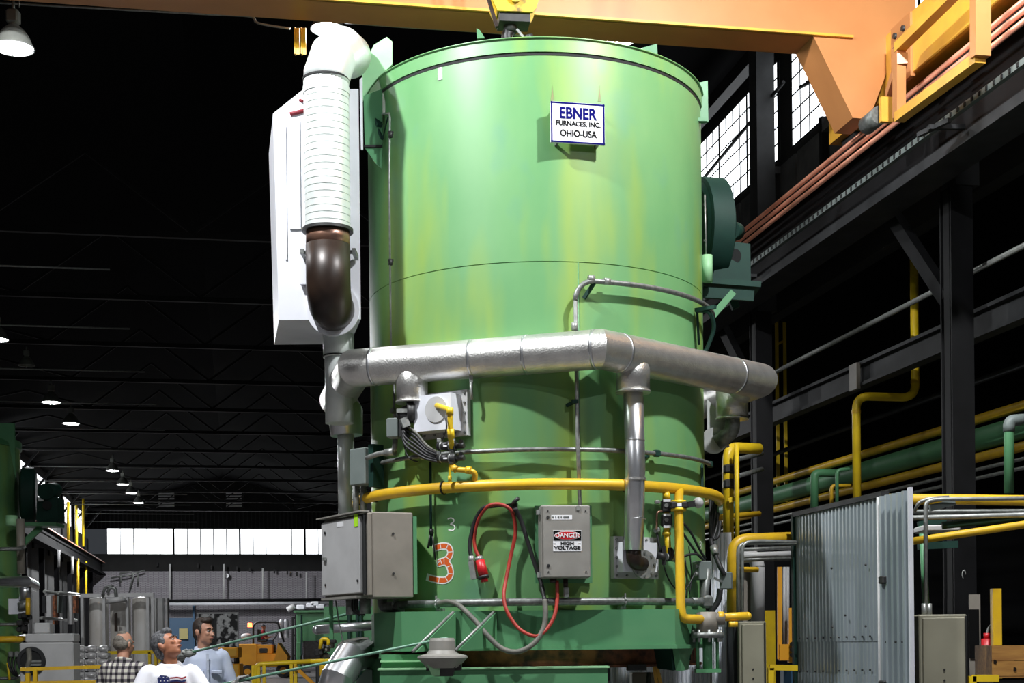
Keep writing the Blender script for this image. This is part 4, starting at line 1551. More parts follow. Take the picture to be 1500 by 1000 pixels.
# ---- painted numbers on the shell
def ribbon(pxs, w, off, m, nm, par, closed=False):
    pts = [C(a, b_, R) for a, b_ in pxs]
    sv = [(phi_of(p) * R, p.z) for p in pts]
    L, Rr = [], []
    n = len(sv)
    for i in range(n):
        a = Vector(sv[max(i - 1, 0)])
        c_ = Vector(sv[min(i + 1, n - 1)])
        d = (c_ - a).normalized()
        nn = Vector((-d.y, d.x)) * w / 2
        L.append((sv[i][0] + nn.x, sv[i][1] + nn.y))
        Rr.append((sv[i][0] - nn.x, sv[i][1] - nn.y))
    q = MB()
    vs = [cylpt(s / R, z, R + off) for s, z in L] + [cylpt(s / R, z, R + off) for s, z in Rr]
    q.put(vs, [(i, i + 1, n + i + 1, n + i) for i in range(n - 1)])
    return q.build(nm, m, par)
three = smooth_path([Vector((a, b_, 0)) for a, b_ in [(638, 802), (648, 799.5), (657, 801), (660, 810), (655, 819), (645, 823), (643, 824.5), (653, 823), (659, 831), (660, 842), (653, 849), (641, 849), (629, 846)]], 5)
three = [(p.x, p.y) for p in three]
# rounded white outline first, orange on top, white ticks across
ext = [(634.5, 803.2)] + three[1:-1] + [(625, 844.6)]
o3 = ribbon(ext, .062, .0030, M['paintw'], 'painted_number', fu)
o3['label'] = 'hand painted orange numeral 3 outlined in white'
ribbon(three, .040, .0042, M['paintor'], 'number_fill', o3)
for i in range(4, len(three) - 3, 5):
    a, c_ = three[i - 1], three[i + 1]
    d = Vector((c_[0] - a[0], c_[1] - a[1])).normalized()
    x, y = three[i]
    ribbon([(x - d.y * 3.8, y + d.x * 3.8), (x + d.y * 3.8, y - d.x * 3.8)], .006, .0054, M['paintw'], 'number_tick', o3)
small3 = [(p.x, p.y) for p in smooth_path([Vector((a, b_, 0)) for a, b_ in [(656, 760), (661, 758.5), (665, 761), (664, 765), (660, 767.5), (665, 769), (666.5, 773), (663, 776.5), (657, 775.5)]], 4)]
ribbon(small3, .010, .003, M['paintw'], 'painted_number', fu)['label'] = 'small white painted numeral 3'
p = C(1027, 800)
s3 = [(p_.x, p_.y) for p_ in smooth_path([Vector((a, b_, 0)) for a, b_ in [(1024, 794), (1026, 793), (1027, 796), (1025.5, 798), (1027, 800), (1026, 804), (1024, 803)]], 4)]
ribbon(s3, .012, .003, M['paintw'], 'painted_number', fu)

# ---- valve train, left
vb = C(663, 660, R + .20)
def VP_(px, py, d=.20):
    return C(px, py, R + d)
q = MB()
q.tube([bm @ Vector((.03, .20, .05)), VP_(659, 600, .33), VP_(660, 640, .30), VP_(662, 655, .22)], .021, .03, 12)
q.cyl(VP_(660, 628, .31), VP_(661, 642, .29), .028, n=12)
q.cyl(VP_(659, 597, .33), VP_(659, 607, .33), .028, n=12)
vt = q.build('burner_feed', M['yellow2'], fu, 'yellow burner feed pipe')
q = MB()
q.tube([VP_(661, 676, .2), VP_(664, 687, .2), VP_(690, 689, .18), VP_(696, 693, .16), VP_(695, 708, .13)], .022, .03, 12)
q.cyl(VP_(683, 688, .18), VP_(690, 689, .18), .030, n=12)
q.cyl(VP_(664, 684, .2), VP_(669, 688, .2), .030, n=12)
q.build('gas_connection', M['yellow'], vt)
q = MB()
q.cyl(VP_(662, 643), VP_(662, 680), .027, n=12)
q.build('valve_body', M['cond'], vt)
for py in (653, 671):
    q = MB()
    q.cyl(VP_(642, py), VP_(660, py + .5), .034, n=14)
    q.cyl(VP_(656, py), VP_(668, py), .040, n=14)
    q.cyl(VP_(668, py), VP_(680, py - 1), .024, n=10)
    q.bar(VP_(674, py), VP_(677, py - 9), .03, .03)
    o = q.build('solenoid_valve', M['black'], vt)
    MB().cyl(VP_(646, py), VP_(648, py), .0355, n=14).build('solenoid_ring', M['condl'], o)
    MB().cyl(VP_(659, py), VP_(661, py), .0415, n=14).build('solenoid_ring', M['condl'], o)
    MB().box(tuple(VP_(652, py, .245)), (.03, .01, .012)).build('solenoid_label', M['signw'], o)
    MB().bbox(tuple(VP_(643, py - 8)), (.035, .03, .035), .006).build('gland', M['condl'], o)
q = MB()
q.bar(VP_(659, 680), VP_(659, 704), .02, .02, (1, 0, 0))
q.cyl(VP_(659, 697), VP_(659, 705), .015, n=8)
q.build('test_cock', M['yellow2'], vt)
MB().bbox(tuple(VP_(620, 668, .1)), (.05, .04, .05), .006).build('cable_clip', M['condl'], vt)
MB().sweep(smooth_path([VP_(653, 612, .35), VP_(654, 628, .36), VP_(648, 645, .25)], 4), .006, 6).build('ignition_lead', M['rubber'], vt)
MB().sweep(smooth_path([VP_(592, 642, .12), VP_(594, 660, .12), VP_(601, 672, .12), VP_(612, 676, .12)], 4), .006, 6).build('ignition_lead', M['rubber'], vt)

# ---- valve train, right
def VR(px, py, d=.22):
    return C(px, py, R + d)
q = MB()
g0 = C(995, 725, R + .13)
q.tube([Vector((g0.x, g0.y, z_gas)), P(994, 740, 11.78), P(997, 890, 11.68), P(1000, 906, 11.68), P(1035, 907, 11.78)], .038, .06, 14)
vr = q.build('burner_feed', M['yellow'], fu, 'thick yellow gas feed with elbow')
for py in (735, 746):
    p = P(994, py, 11.78)
    MB().cyl((p.x, p.y, p.z - .012), (p.x, p.y, p.z + .012), .062, n=18).build('pipe_flange', M['yellow2'], vr)
p = P(994, 740, 11.78)
q = MB()
q.bbox(tuple(p), (.15, .12, .055), .012)
q.bar(p + Vector((.06, -.02, 0)), p + Vector((.16, .02, .02)), .07, .05)
q.build('butterfly_valve', M['black'], vr)
MB().box((p.x, p.y - .062, p.z), (.035, .004, .025)).build('valve_plate', M['signw'], vr)
q = MB()
q.ball(tuple(p + Vector((.16, 0, .02))), .045, None, 12)
q.build('valve_actuator', M['boxl'], vr)
# slim branch beside it
q = MB()
a = VR(976, 722, .14)
q.cyl((a.x, a.y, a.z + .02), (a.x, a.y, VR(976, 790).z), .022, n=12)
q.cyl((a.x, a.y, a.z - .0), (a.x, a.y, a.z - .05), .032, n=12)
q.tube([(a.x, a.y, VR(976, 775).z), (a.x + .015, a.y, VR(979, 812).z), (a.x + .06, a.y, VR(979, 815).z)], .026, .03, 12)
q.cyl((a.x, a.y, VR(977, 782).z), (a.x, a.y, VR(977, 778).z), .036, n=12)
sb = q.build('pilot_feed', M['yellow2'], fu, 'slim yellow pilot gas branch')
for py in (739, 760):
    z = VR(976, py).z
    q = MB().bbox((a.x, a.y, z), (.09, .09, .105), .012)
    o = q.build('solenoid_valve', M['black'], sb)
    MB().cyl((a.x - .005, a.y - .044, z), (a.x - .005, a.y - .05, z), .017, n=14).build('valve_cap', M['condl'], o)
    MB().box((a.x, a.y - .047, z + .04), (.06, .004, .02)).build('solenoid_label', M['signw'], o)
MB().box((a.x, a.y - .047, VR(976, 770).z), (.06, .004, .02)).build('solenoid_label', M['signw'], sb)
q = MB()
q.tube([VR(970, 748, .14), VR(962, 750, .14), VR(962, 775, .12)], .009, .03, 8)
q.build('sensing_tube', M['copper'], sb)
q = MB()
q.bbox(tuple(VR(962, 776, .1)), (.05, .05, .04), .008)
q.bbox(tuple(VR(963, 735, .12)), (.05, .03, .03), .008)
q.build('fitting', M['condl'], sb)
q = MB()
q.cyl(bm2 @ Vector((.15, .12, .02)), VR(975, 816, .17), .03, n=12)
q.cyl(bm2 @ Vector((.24, .12, .03)), bm2 @ Vector((.28, .12, .03)), .06, n=14)
q.bar(bm2 @ Vector((.2, .14, .09)), bm2 @ Vector((.2, .14, -.06)), .03, .03, (1, 0, 0))
q.build('pilot_burner', M['black'], bo2)
MB().cyl(VR(975, 815, .15), VR(990, 818, .15), .03, n=12).build('pilot_union', M['condl'], sb)
for k, pts in enumerate([[(1000, 765, .12), (1012, 780, .12), (1025, 805, .12), (1033, 818, .12)], [(1000, 780, .12), (1010, 795, .1), (1022, 812, .12), (1031, 820, .12)], [(1001, 815, .1), (1010, 812, .12), (1022, 812, .14), (1030, 820, .12)],
                         [(962, 780, .1), (966, 800, .12), (968, 815, .12)], [(970, 820, .14), (978, 845, .12), (990, 862, .2), (1005, 862, .14), (1020, 835, .14)], [(1004, 820, .06), (1006, 850, .06), (1005, 875, .06)], [(1009, 800, .05), (1013, 840, .05), (1010, 870, .05)]]):
    MB().sweep(smooth_path([C(a_, b_, R + d) for a_, b_, d in pts], 5), .011 if k < 4 else .006, 7).build('cable', M['rubber'], fu)
p = P(1034, 835, 12.25)
jx, f6 = elbox(p, (1, .45, 0), .13, .12, .16, M['boxgr'], 'junction_box', 'grey junction box at the right edge')
for z in (.035, -.03):
    MB().cyl(f6 @ Vector((-.07, .03, z)), f6 @ Vector((-.10, .02, z)), .02, n=10).build('gland', M['condl'], jx)
MB().cyl(f6 @ Vector((0, .06, -.08)), f6 @ Vector((0, .06, -.24)), .024, n=12).build('conduit', M['cond'], jx)
p = P(1062, 850, 12.6)
jx, f6 = elbox(p, (1, -.3, 0), .10, .12, .15, M['boxgr'], 'junction_box', 'outermost grey junction box at the right')
MB().sweep(smooth_path([P(1041, 790, 12.8), P(1046, 808, 12.7), P(1054, 828, 12.6), P(1061, 842, 12.6)], 5), .022, 8).build('cable', M['rubber'], jx)
MB().cyl(P(1045, 800, 12.7), P(1048, 812, 12.66), .032, n=10).build('gland', M['condl'], jx)
MB().bar(P(1046, 846, 12.6), P(1058, 852, 12.6), .02, .02).build('strap', M['cond'], jx)
q = MB()
q.sweep(smooth_path([P(1055, 862, 12.6), P(1052, 880, 12.6), P(1043, 895, 12.6), P(1041, 915, 12.6)], 5), .026, 8)
q.build('cable', M['rubber'], jx)
for k in range(5):
    q = MB()
    a_ = P(1043 + k * 3, 715 + k * 12, 13.0)
    q.sweep(smooth_path([a_, P(1040 + k * 3, 745 + k * 10, 12.95), P(1041 + k, 790, 12.9)], 4), .014, 7)
    q.build('cable', M['rubber'], fu)
# gas regulator under the elbow
p = P(1036, 915, 11.80)
q = MB()
q.cyl((p.x, p.y, P(1036, 896, 11.80).z), (p.x, p.y, P(1036, 925, 11.80).z), .075, .095, 20)
q.cyl((p.x - .09, p.y, P(1036, 906, 11.80).z), (p.x + .14, p.y, P(1036, 906, 11.80).z), .05, n=16)
rg = q.build('gas_regulator', M['boxbr'], fu, 'grey gas regulator with flange')
MB().cyl((p.x, p.y, P(1036, 926, 11.80).z), (p.x, p.y, P(1036, 934, 11.80).z), .135, n=24).build('flange', M['cond'], rg)
for k in range(8):
    c_ = (p.x + .11 * math.cos(k * PI / 4), p.y + .11 * math.sin(k * PI / 4))
    MB().cyl((*c_, P(1036, 922, 11.80).z), (*c_, P(1036, 940, 11.80).z), .012, n=8).build('bolt', M['condl'], rg)
q = MB()
for s in (-.08, .08):
    q.cyl((p.x + s, p.y, P(1036, 934, 11.80).z), (p.x + s, p.y, P(1036, 984, 11.80).z), .014, n=8)
q.box((p.x, p.y, P(1036, 982, 11.80).z), (.2, .12, .03))
q.cyl((p.x, p.y, P(1036, 934, 11.80).z), (p.x, p.y, P(1036, 984, 11.80).z), .04, n=14)
q.build('spring_frame', M['green'], rg)
q = MB()
q.cyl(P(1050, 904, 11.80), P(1095, 902, 11.80), .034, n=14)
q.cyl(P(1052, 904, 11.80), P(1060, 904, 11.80), .048, n=14)
q.ball(tuple(P(1095, 902, 11.80)), .034, None, 12)
q.cyl(P(1074, 910, 11.80), P(1074, 918, 11.80), .04, n=12)
q.build('gas_inlet', M['yellow'], rg)

# ---- circulation fan at the right
fc = P(1034, 343, 13.55)
fm_ = frame(fc, (.93, .20, 0))           # local x = fan axis
def fr_(x, y, z):
    return fm_ @ Vector((x, y, z))
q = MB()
RF = .50
prof = [(0, -.13), (RF - .08, -.13), (RF, -.10), (RF, .10), (RF - .05, .13), (0, .13)]
q.lathe(prof, fm_ @ Matrix.Rotation(PI / 2, 4, 'Y'), 48)
fn = q.build('fan_casing', M['dgreen'], fu, 'round dark green fan casing')
q = MB()
q.lathe([(RF - .02, -.11), (RF + .012, -.10), (RF + .012, .0), (RF + .012, .10), (RF - .02, .11)], fm_ @ Matrix.Rotation(PI / 2, 4, 'Y'), 48)
q.build('rim_band', M['dgreen'], fn)
for k in range(14):
    a = 2 * PI * k / 14
    MB().cyl(fr_(-.13, .38 * math.cos(a), .38 * math.sin(a)), fr_(-.15, .38 * math.cos(a), .38 * math.sin(a)), .016, n=8).build('bolt', M['black'], fn)
q = MB()
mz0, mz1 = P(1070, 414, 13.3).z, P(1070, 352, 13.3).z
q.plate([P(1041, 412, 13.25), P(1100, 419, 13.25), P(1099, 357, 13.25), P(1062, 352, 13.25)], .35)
mb_ = q.build('motor_base', M['dgreen'], fn, 'dark green motor pedestal with round hole')
MB().cyl(P(1075, 375, 13.24), P(1075, 375, 13.30), .068, n=24).build('round_hole', M['dark'], mb_)
q = MB()
q.cyl(P(1070, 337, 13.2), P(1078, 339, 13.7), .085, n=20)
q.build('motor', M['dgreen'], fn)
q = MB()
q.bar(P(1029, 420, 13.2), P(1108, 426, 13.2), .5, .05)
q.bar(P(1030, 428, 13.0), P(1104, 433, 13.0), .04, .1)
q.build('fan_shelf', M['dgreen'], fn)
q = MB().bar(P(1042, 465, 13.0), P(1074, 428, 13.0), .05, .06)
q.build('shelf_strut', M['green'], fn)
q = MB()
a_ = P(1036, 393, 12.9)
q.cyl((a_.x, a_.y, P(1036, 413, 12.9).z), (a_.x, a_.y, P(1036, 374, 12.9).z), .047, n=18)
q.build('counterweight', M['lgreen'], fn, 'pale green cylinder hanging on a rod')
MB().cyl((a_.x - .01, a_.y, P(1036, 374, 12.9).z), (a_.x - .015, a_.y, P(1035, 285, 12.9).z), .008, n=6).build('hanging_rod', M['condl'], fn)
q = MB().bar(P(1073, 440, 13.3), P(1078, 452, 13.3), .07, .07)
q.build('pipe_stub', M['dgreen'], fn)

# ---- guide cone and gussets, lower left
q = MB().plate([P(664, 897, 11.58), P(664, 948, 11.58), P(606, 955, 11.18)], .025)
gs = q.build('guide_bracket', M['green'], fu, 'triangular gusset plates holding the guide cone')
MB().plate([P(724, 896, 11.58), P(724, 948, 11.58), P(668, 952, 11.18)], .025).build('gusset', M['green'], gs)
MB().sweep([P(664, 896, 11.57), P(604, 954, 11.16)], .012, 6).build('gusset_edge', M['condl'], gs)
MB().sweep([P(724, 895, 11.57), P(667, 952, 11.16)], .012, 6).build('gusset_edge', M['condl'], gs)
gc = P(648, 950, 11.2)
def gz(py):
    return P(648, py, 11.2).z
q = MB()
q.lathe([(.09, gz(934)), (.10, gz(938)), (.105, gz(952)), (.125, gz(957)), (.19, gz(960)), (.195, gz(963)), (.15, gz(972)), (.12, gz(978)), (.0, gz(978))], Matrix.Translation((gc.x, gc.y, 0)), 32)
q.build('guide_cone', M['box'], gs, 'grey guide cone')
q = MB()
q.box((gc.x + .01, gc.y + .06, gz(977)), (.27, .2, .05))
q.hexa([(gc.x + x, gc.y + y, gz(py)) for x, y, py in [(-.06, -.06, 990), (.08, -.06, 990), (.08, .1, 990), (-.06, .1, 990), (-.1, -.09, 972), (.11, -.09, 972), (.11, .12, 972), (-.1, .12, 972)]])
q.build('guide_socket', M['black'], gs)
q = MB()
q.plate([(gc.x - .115, gc.y - .10, gz(972)), (gc.x - .075, gc.y - .10, gz(989)), (gc.x - .02, gc.y - .10, gz(989)), (gc.x - .01, gc.y - .10, gz(972))], .01)
q.build('socket_face', M['lgreen'], gs)

# ---- stationary base below the bell
bs = thing('furnace_base', 'green steel furnace base standing below the hanging bell', 'furnace base', (-.2, 13, 0))
z1 = P(760, 979, 11.45).z
x0, x1 = P(556, 985, 11.45).x, P(890, 985, 11.45).x
q = MB()
q.box(((x0 + x1) / 2, 12.7, z1 / 2), (x1 - x0, 2.5, z1))
q.build('base_body', M['green'], bs)
MB().box(((x0 + x1) / 2, 12.7, z1 + .006), (x1 - x0 + .03, 2.53, .014)).build('base_lip', M['lgreen'], bs)
q = MB()
xa, xb = P(536, 985, 12.3).x, P(560, 985, 12.3).x
q.box(((xa + xb) / 2, 12.6, P(545, 965, 12.3).z / 2), (xb - xa, .6, P(545, 965, 12.3).z))
q.build('base_post', M['green'], bs)
za_, zc_ = P(600, 959, 11.6).z, P(600, 968, 11.6).z
xc = P(632, 960, 11.6).x
q = MB()
q.box(((x0 + xc) / 2, 11.9, (za_ + z1) / 2), (xc - x0, .6, za_ - z1 + .01))
q.build('base_ledge', M['green'], bs)
q = MB()
q.box(((x0 + xc) / 2, 11.87, zc_), (xc - x0 + .01, .62, .012))
q.build('ledge_strip', M['lgreen'], bs)
# cylinder side piece with bolts (left of the base)
q = MB()
p = P(533, 992, 12.2)
q.prism([(-.10, -1.3), (.07, -1.3), (.07, .06), (.02, .07), (-.06, -.02), (-.10, -.12)], .3, Matrix.Translation((p.x, p.y, p.z)))
q.build('side_casing', M['boxgr'], bs)

# ================================================================== RIGHT SIDE: PIPES, PARTITIONS, CABINETS
def pipe(name, pts, r, m, label, cat='pipe', rad=.12, n=14, group=None):
    q = MB().tube(pts, r, rad, n)
    return tag(q.build(name, m), label, cat, group)

# long runs along the aisle
def run(px0, py0, px1, py1, u, r, m, label, v1=None):
    a, c_ = HU(px0, py0, u), HU(px1, py1, u)
    z = (a.z + c_.z) / 2
    va, vb_ = UV(a)[1], UV(c_)[1]
    lo, hi = min(va, vb_), max(va, vb_)
    q = MB().cyl(Hh(u, min(lo - 2.5, 3.0), z), Hh(u, v1 or 46, z), r, n=16)
    return tag(q.build('pipe_run', m), label, 'pipe')
run(1190, 688, 1397, 625, 8.3, .055, M['yellow'], 'upper yellow pipe running along the aisle above the green pipe')
run(1190, 710, 1397, 655, 8.3, .13, M['green'], 'thick green pipe running along the aisle between two yellow pipes')
run(1190, 731, 1397, 680, 8.3, .055, M['yellow'], 'lower yellow pipe running along the aisle below the green pipe')
run(1345, 708, 1397, 696, 8.3, .022, M['condl'], 'pale thin conduit along the aisle, upper of two below the yellow pipe')
run(1345, 720, 1397, 708, 8.3, .022, M['condl'], 'pale thin conduit along the aisle, lower of two below the yellow pipe')
run(1143, 541, 1393, 414, 7.55, .03, M['condl'], 'pale pipe rising across the dark aisle behind the yellow riser')
run(1195, 628, 1395, 590, 8.3, .035, M['steelg'], 'dark grey pipe above the upper yellow pipe')
run(1200, 585, 1395, 523, 8.2, .025, M['steelg'], 'thin dark pipe below the grey aisle beam')
# aisle beam
q = MB()
a, c_ = HU(1180, 588, 7.6), HU(1394, 490, 7.6)
z = (a.z + c_.z) / 2
ibeam(q, 7.6, 8, 40, z - .15, z + .15, .16)
t = thing('aisle_beam', 'dark grey steel beam along the aisle behind the yellow riser', 'beam', Hh(8, 14, z - .15))
q.build('beam', M['steelg'], t)
p = HU(1252, 552, 7.5)
MB().box((0, 0, 0), (.05, .22, .32), Matrix.Translation(p) @ frame((0, 0, 0), (HC, HS, 0))).build('splice_plate', M['boxbr'], t)

# yellow riser with two elbows
vq = 16.3
a = HV(1335, 250, vq)
e1, e2 = HV(1341, 582, vq), HV(1254, 588, vq)
q = MB().tube([Vector((e1.x, e1.y, HV(1336, 288, vq).z)), Vector((e1.x, e1.y, e1.z)), Vector((e2.x, e2.y, e1.z)), Vector((e2.x, e2.y, HV(1254, 760, vq).z))], .05, .17, 18)
t = tag(q.build('gas_riser', M['yellow2']), 'bright yellow gas riser with two elbows in the aisle', 'pipe')
for py in (300, 355, 375, 405, 440):
    z = HV(1337, py, vq).z
    MB().lathe([(.049, -.004), (.0515, -.004), (.0515, .004), (.049, .004)], Matrix.Translation((e1.x, e1.y, z)), 18).build('pipe_joint', M['yellow'], t)
for z in (e1.z + .19, ):
    MB().lathe([(.05, -.02), (.056, -.02), (.056, .02), (.05, .02)], Matrix.Translation((e1.x, e1.y, z)), 18).build('elbow_collar', M['yellow'], t)
MB().lathe([(.05, -.02), (.056, -.02), (.056, .02), (.05, .02)], Matrix.Translation((e2.x, e2.y, e1.z - .19)), 18).build('elbow_collar', M['yellow'], t)

# green pipe stubs
q = MB().tube([HV(1193, 745, 17), HV(1193, 695, 17), HV(1200, 692, 17), HV(1228, 693, 17)], .05, .10, 14)
tag(q.build('green_pipe', M['green']), 'short green pipe with elbow behind the corrugated partition', 'pipe')
q = MB().tube([HV(1226, 740, 16), HV(1226, 688, 16), HV(1244, 687, 16)], .022, .06, 10)
tag(q.build('green_pipe', M['green']), 'thin green pipe with bend left of the yellow riser', 'pipe')
q = MB().tube([HV(1478, 722, 12), HV(1478, 630, 12), HV(1478, 616, 12), HV(1700, 612, 12)], .045, .12, 14)
t = tag(q.build('green_pipe', M['green']), 'upright green pipe with grey elbow at the right edge', 'pipe')
q = MB().tube([HV(1478, 632, 12), HV(1478, 616, 12), HV(1510, 613, 12)], .052, .10, 14)
q.build('elbow', M['boxgr'], t)
q = MB().tube([HV(1218, 745, 16.5), HV(1218, 711, 16.5), HV(1247, 711, 16.5)], .022, .05, 10)
tag(q.build('yellow_pipe', M['yellow']), 'short thin yellow pipe bend left of the riser', 'pipe')
# yellow standpipes behind the furnace
q = MB().tube([P(1067, 790, 14.6), P(1066, 655, 14.6), P(1112, 657, 14.9)], .055, .14, 16)
t = tag(q.build('yellow_standpipe', M['yellow2']), 'thick yellow standpipe with valves at the right edge of the furnace', 'pipe')
for py in (687, 709):
    MB().bbox(tuple(P(1069, py, 14.6)), (.14, .14, .10), .02).build('black_valve', M['black'], t)
MB().bar(P(1067, 733, 14.5), P(1080, 729, 14.5), .04, .05).build('bracket', M['yellow2'], t)
q = MB().cyl(P(1080, 800, 14.4), P(1079, 650, 14.4), .024, n=12)
tag(q.build('yellow_standpipe', M['yellow2']), 'slim yellow standpipe right of the thick one', 'pipe')
q = MB().tube([P(1045, 790, 15), P(1046, 758, 15), P(1112, 752, 15.6)], .03, .06, 12)
tag(q.build('yellow_pipe', M['yellow']), 'small yellow pipe low behind the furnace edge', 'pipe')
q = MB().cyl(P(1051, 800, 14.9), P(1050, 735, 14.9), .02, n=8)
tag(q.build('green_pipe', M['green']), 'slim green tube upright at the furnace edge', 'pipe')
for k, (y0, y1) in enumerate(((672, 664), (697, 687))):
    q = MB().cyl(P(1082, y0, 15.5), P(1116, y1, 16.2), .026, n=10)
    tag(q.build('grey_conduit', M['cond']), 'grey conduit crossing behind the slim yellow standpipe, %s one' % ['upper', 'lower'][k], 'conduit', 'short grey conduits')
# horizontal yellow pipe and conduits in front of the columns
q = MB().tube([P(1073, 905, 13.2), P(1073, 790, 13.2), P(1166, 787, 13.4)], .052, .16, 16)
tag(q.build('yellow_pipe', M['yellow']), 'yellow pipe with rounded bend left of the corrugated partition', 'pipe')
for k, (x, y) in enumerate(((1081, 797), (1087, 795))):
    q = MB().tube([P(x, 900, 12.9), P(x, y, 12.9), P(x + 22, y - 2 - k, 12.95), P(1166, y - 1, 13.1)], .017, .12, 10)
    tag(q.build('grey_conduit', M['condl']), 'pale conduit with wide bend beside the yellow pipe, %s one' % ['outer', 'inner'][k], 'conduit')
for k, (py, r_, m_) in enumerate(((803, .018, 'cond'), (812, .03, 'boxl'), (818, .02, 'cond'))):
    q = MB().cyl(P(1082, py + 2, 13.5), P(1166, py - 1, 13.8), r_, n=10)
    tag(q.build('grey_conduit', M[m_]), 'level grey conduit below the yellow bend, %s of three' % ['top', 'middle', 'lowest'][k], 'conduit')
q = MB().cyl(P(1072, 834, 13.5), P(1110, 834, 13.6), .026, n=12)
tag(q.build('yellow_pipe', M['yellow']), 'short level yellow pipe left of the grey duct', 'pipe')
q = MB()
q.sweep(fillet([P(1062, 822, 14.2), P(1110, 808, 14.2), P(1110, 915, 14.2)], .18, 3), .07, 20)
t = tag(q.build('grey_duct', M['boxl']), 'pale grey round duct with elbow left of the black column', 'duct')
MB().lathe([(.07, -.004), (.073, -.004), (.073, .004), (.07, .004)], Matrix.Translation(P(1110, 829, 14.2)), 20).build('duct_seam', M['cond'], t)

# right-hand pipe rack across the frame edge
for k, (px0, py0, px1, py1, r_, m_, lab) in enumerate((
        (1346, 731, 1520, 733, .042, 'yellow', 'level yellow pipe with dusty top right of the partition'),
        (1346, 749, 1520, 748, .018, 'cond', 'level grey conduit below the dusty yellow pipe, upper'),
        (1346, 758, 1520, 753, .022, 'condl', 'level grey conduit below the dusty yellow pipe, lower'),
        (1346, 791, 1520, 765, .030, 'yellow', 'slanting yellow pipe at the right edge'),
        (1440, 764, 1520, 748, .03, 'dgreen', 'dark green pipe at the right edge above the slanting yellow one'))):
    q = MB().cyl(P(px0 - 60, py0 + (py0 - py1) * 60 / 174, 11.6), P(px1 + 460, py1 + (py1 - py0) * 460 / 174, 11.2), r_, n=14)
    tag(q.build('level_pipe', M[m_]), lab, 'pipe')
q = MB().tube([P(1960, 724, 11.1), P(1375, 731, 11.2), P(1356, 734, 11.2), P(1356, 1010, 11.2)], .017, .10, 10)
tag(q.build('grey_conduit', M['condl']), 'pale conduit bending down right of the corrugated partition', 'conduit')
q = MB().tube([P(1390, 728, 11.3), P(1360, 730, 11.3), P(1346, 735, 11.3), P(1340, 748, 11.35)], .014, .06, 8)
tag(q.build('grey_conduit', M['condl']), 'short conduit bend just over the partition corner', 'conduit')
q = MB().bar(P(1362, 744, 11.25), P(1398, 735, 11.25), .05, .05)
tag(q.build('strut_channel', M['boxgr']), 'short perforated strut channel holding conduits', 'bracket')
q = MB().bbox(tuple(P(1372, 775, 11.9)), (.30, .3, .05), .01)
t = tag(q.build('sheet_panel', M['boxl']), 'pale sheet metal panel behind the slanting yellow pipe', 'panel')
q = MB()
q.bar(P(1345, 768, 12.4), P(1385, 762, 12.4), .06, .05)
q.bar(P(1345, 800, 12.4), P(1402, 797, 12.4), .06, .06)
tag(q.build('green_bracket', M['dgreen']), 'dark green bracket bars below the pipe rack', 'bracket')
q = MB().cyl(P(1357, 900, 12.3), P(1351, 770, 12.3), .03, n=12)
tag(q.build('green_pipe', M['green']), 'upright green tube beside the pale conduit', 'pipe')

# corrugated partition
U5 = 5.0
pt = thing('corrugated_partition', 'tall galvanised corrugated partition standing right of the furnace', 'partition', HU(1255, 1000, U5) * 1.0)
vA, vB_ = UV(HU(1168, 850, U5))[1], UV(HU(1292, 850, U5))[1]
vC, vD = UV(HU(1297, 850, U5))[1], UV(HU(1339, 850, U5))[1]
zt = HU(1255, 733, U5).z
def corrugated(v0, v1, u, z0, z1, pitch, depth, m, par, nm='corrugated_sheet', axis='v', th=.006, trap=.3):
    lo, hi = min(v0, v1), max(v0, v1)
    n = max(2, int(round((hi - lo) / pitch)))
    pr = []
    for i in range(n):
        x = lo + (hi - lo) * i / n
        w = (hi - lo) / n
        pr += [(x, 0), (x + w * (.5 - trap / 2), 0), (x + w * .5, -depth), (x + w * (1 - trap / 2), -depth)]
    pr.append((hi, 0))
    q = MB()
    k = len(pr)
    def pt_(a, d, z):
        return Hh(u + d, a, z) if axis == 'v' else Hh(a, u + d, z)
    vs = [pt_(a, d, z0) for a, d in pr] + [pt_(a, d, z1) for a, d in pr] + [pt_(a, d + th, z0) for a, d in pr] + [pt_(a, d + th, z1) for a, d in pr]
    fs = []
    for i in range(k - 1):
        fs.append((i, i + 1, k + i + 1, k + i))
        fs.append((2 * k + i + 1, 2 * k + i, 3 * k + i, 3 * k + i + 1))
        fs.append((k + i, k + i + 1, 3 * k + i + 1, 3 * k + i))
    q.put(vs, fs)
    return q.build(nm, m, par)
zl = [0, HU(1255, 988, U5).z, HU(1255, 932, U5).z, zt - .02]
for i in range(3):
    corrugated(vA, vB_, U5 + (.0, .008, .0)[i], zl[i] - (.04 if i else 0), zl[i + 1], .072, .016, M['corr'], pt)
corrugated(vC, vD, U5 - .02, 0, zt - .02, .105, .035, M['corr'], pt)
MB().box((U5 - .03, vD - .01, zt / 2), (.03, .03, zt), HALL).build('edge_trim', M['white'], pt)
MB().box((U5 - .01, vA + .02, zt / 2), (.06, .05, zt), HALL).build('edge_trim', M['dgreen'], pt)
MB().box((U5 - .005, (vA + vC) / 2, zt), (.07, vA - vC + .04, .04), HALL).build('top_rail', M['steelg'], pt)
MB().cyl(Hh(U5 - .03, (vB_ + vC) / 2, 0), Hh(U5 - .03, (vB_ + vC) / 2, zt - .02), .022, n=10).build('door_post', M['boxl'], pt)
for i, py in enumerate((849, 1002)):
    p = HU(1294, py, U5 - .06)
    MB().bbox((0, 0, 0), (.05, .09, .06), .008, Matrix.Translation(p) @ HALL).build('latch', M['black'], pt)
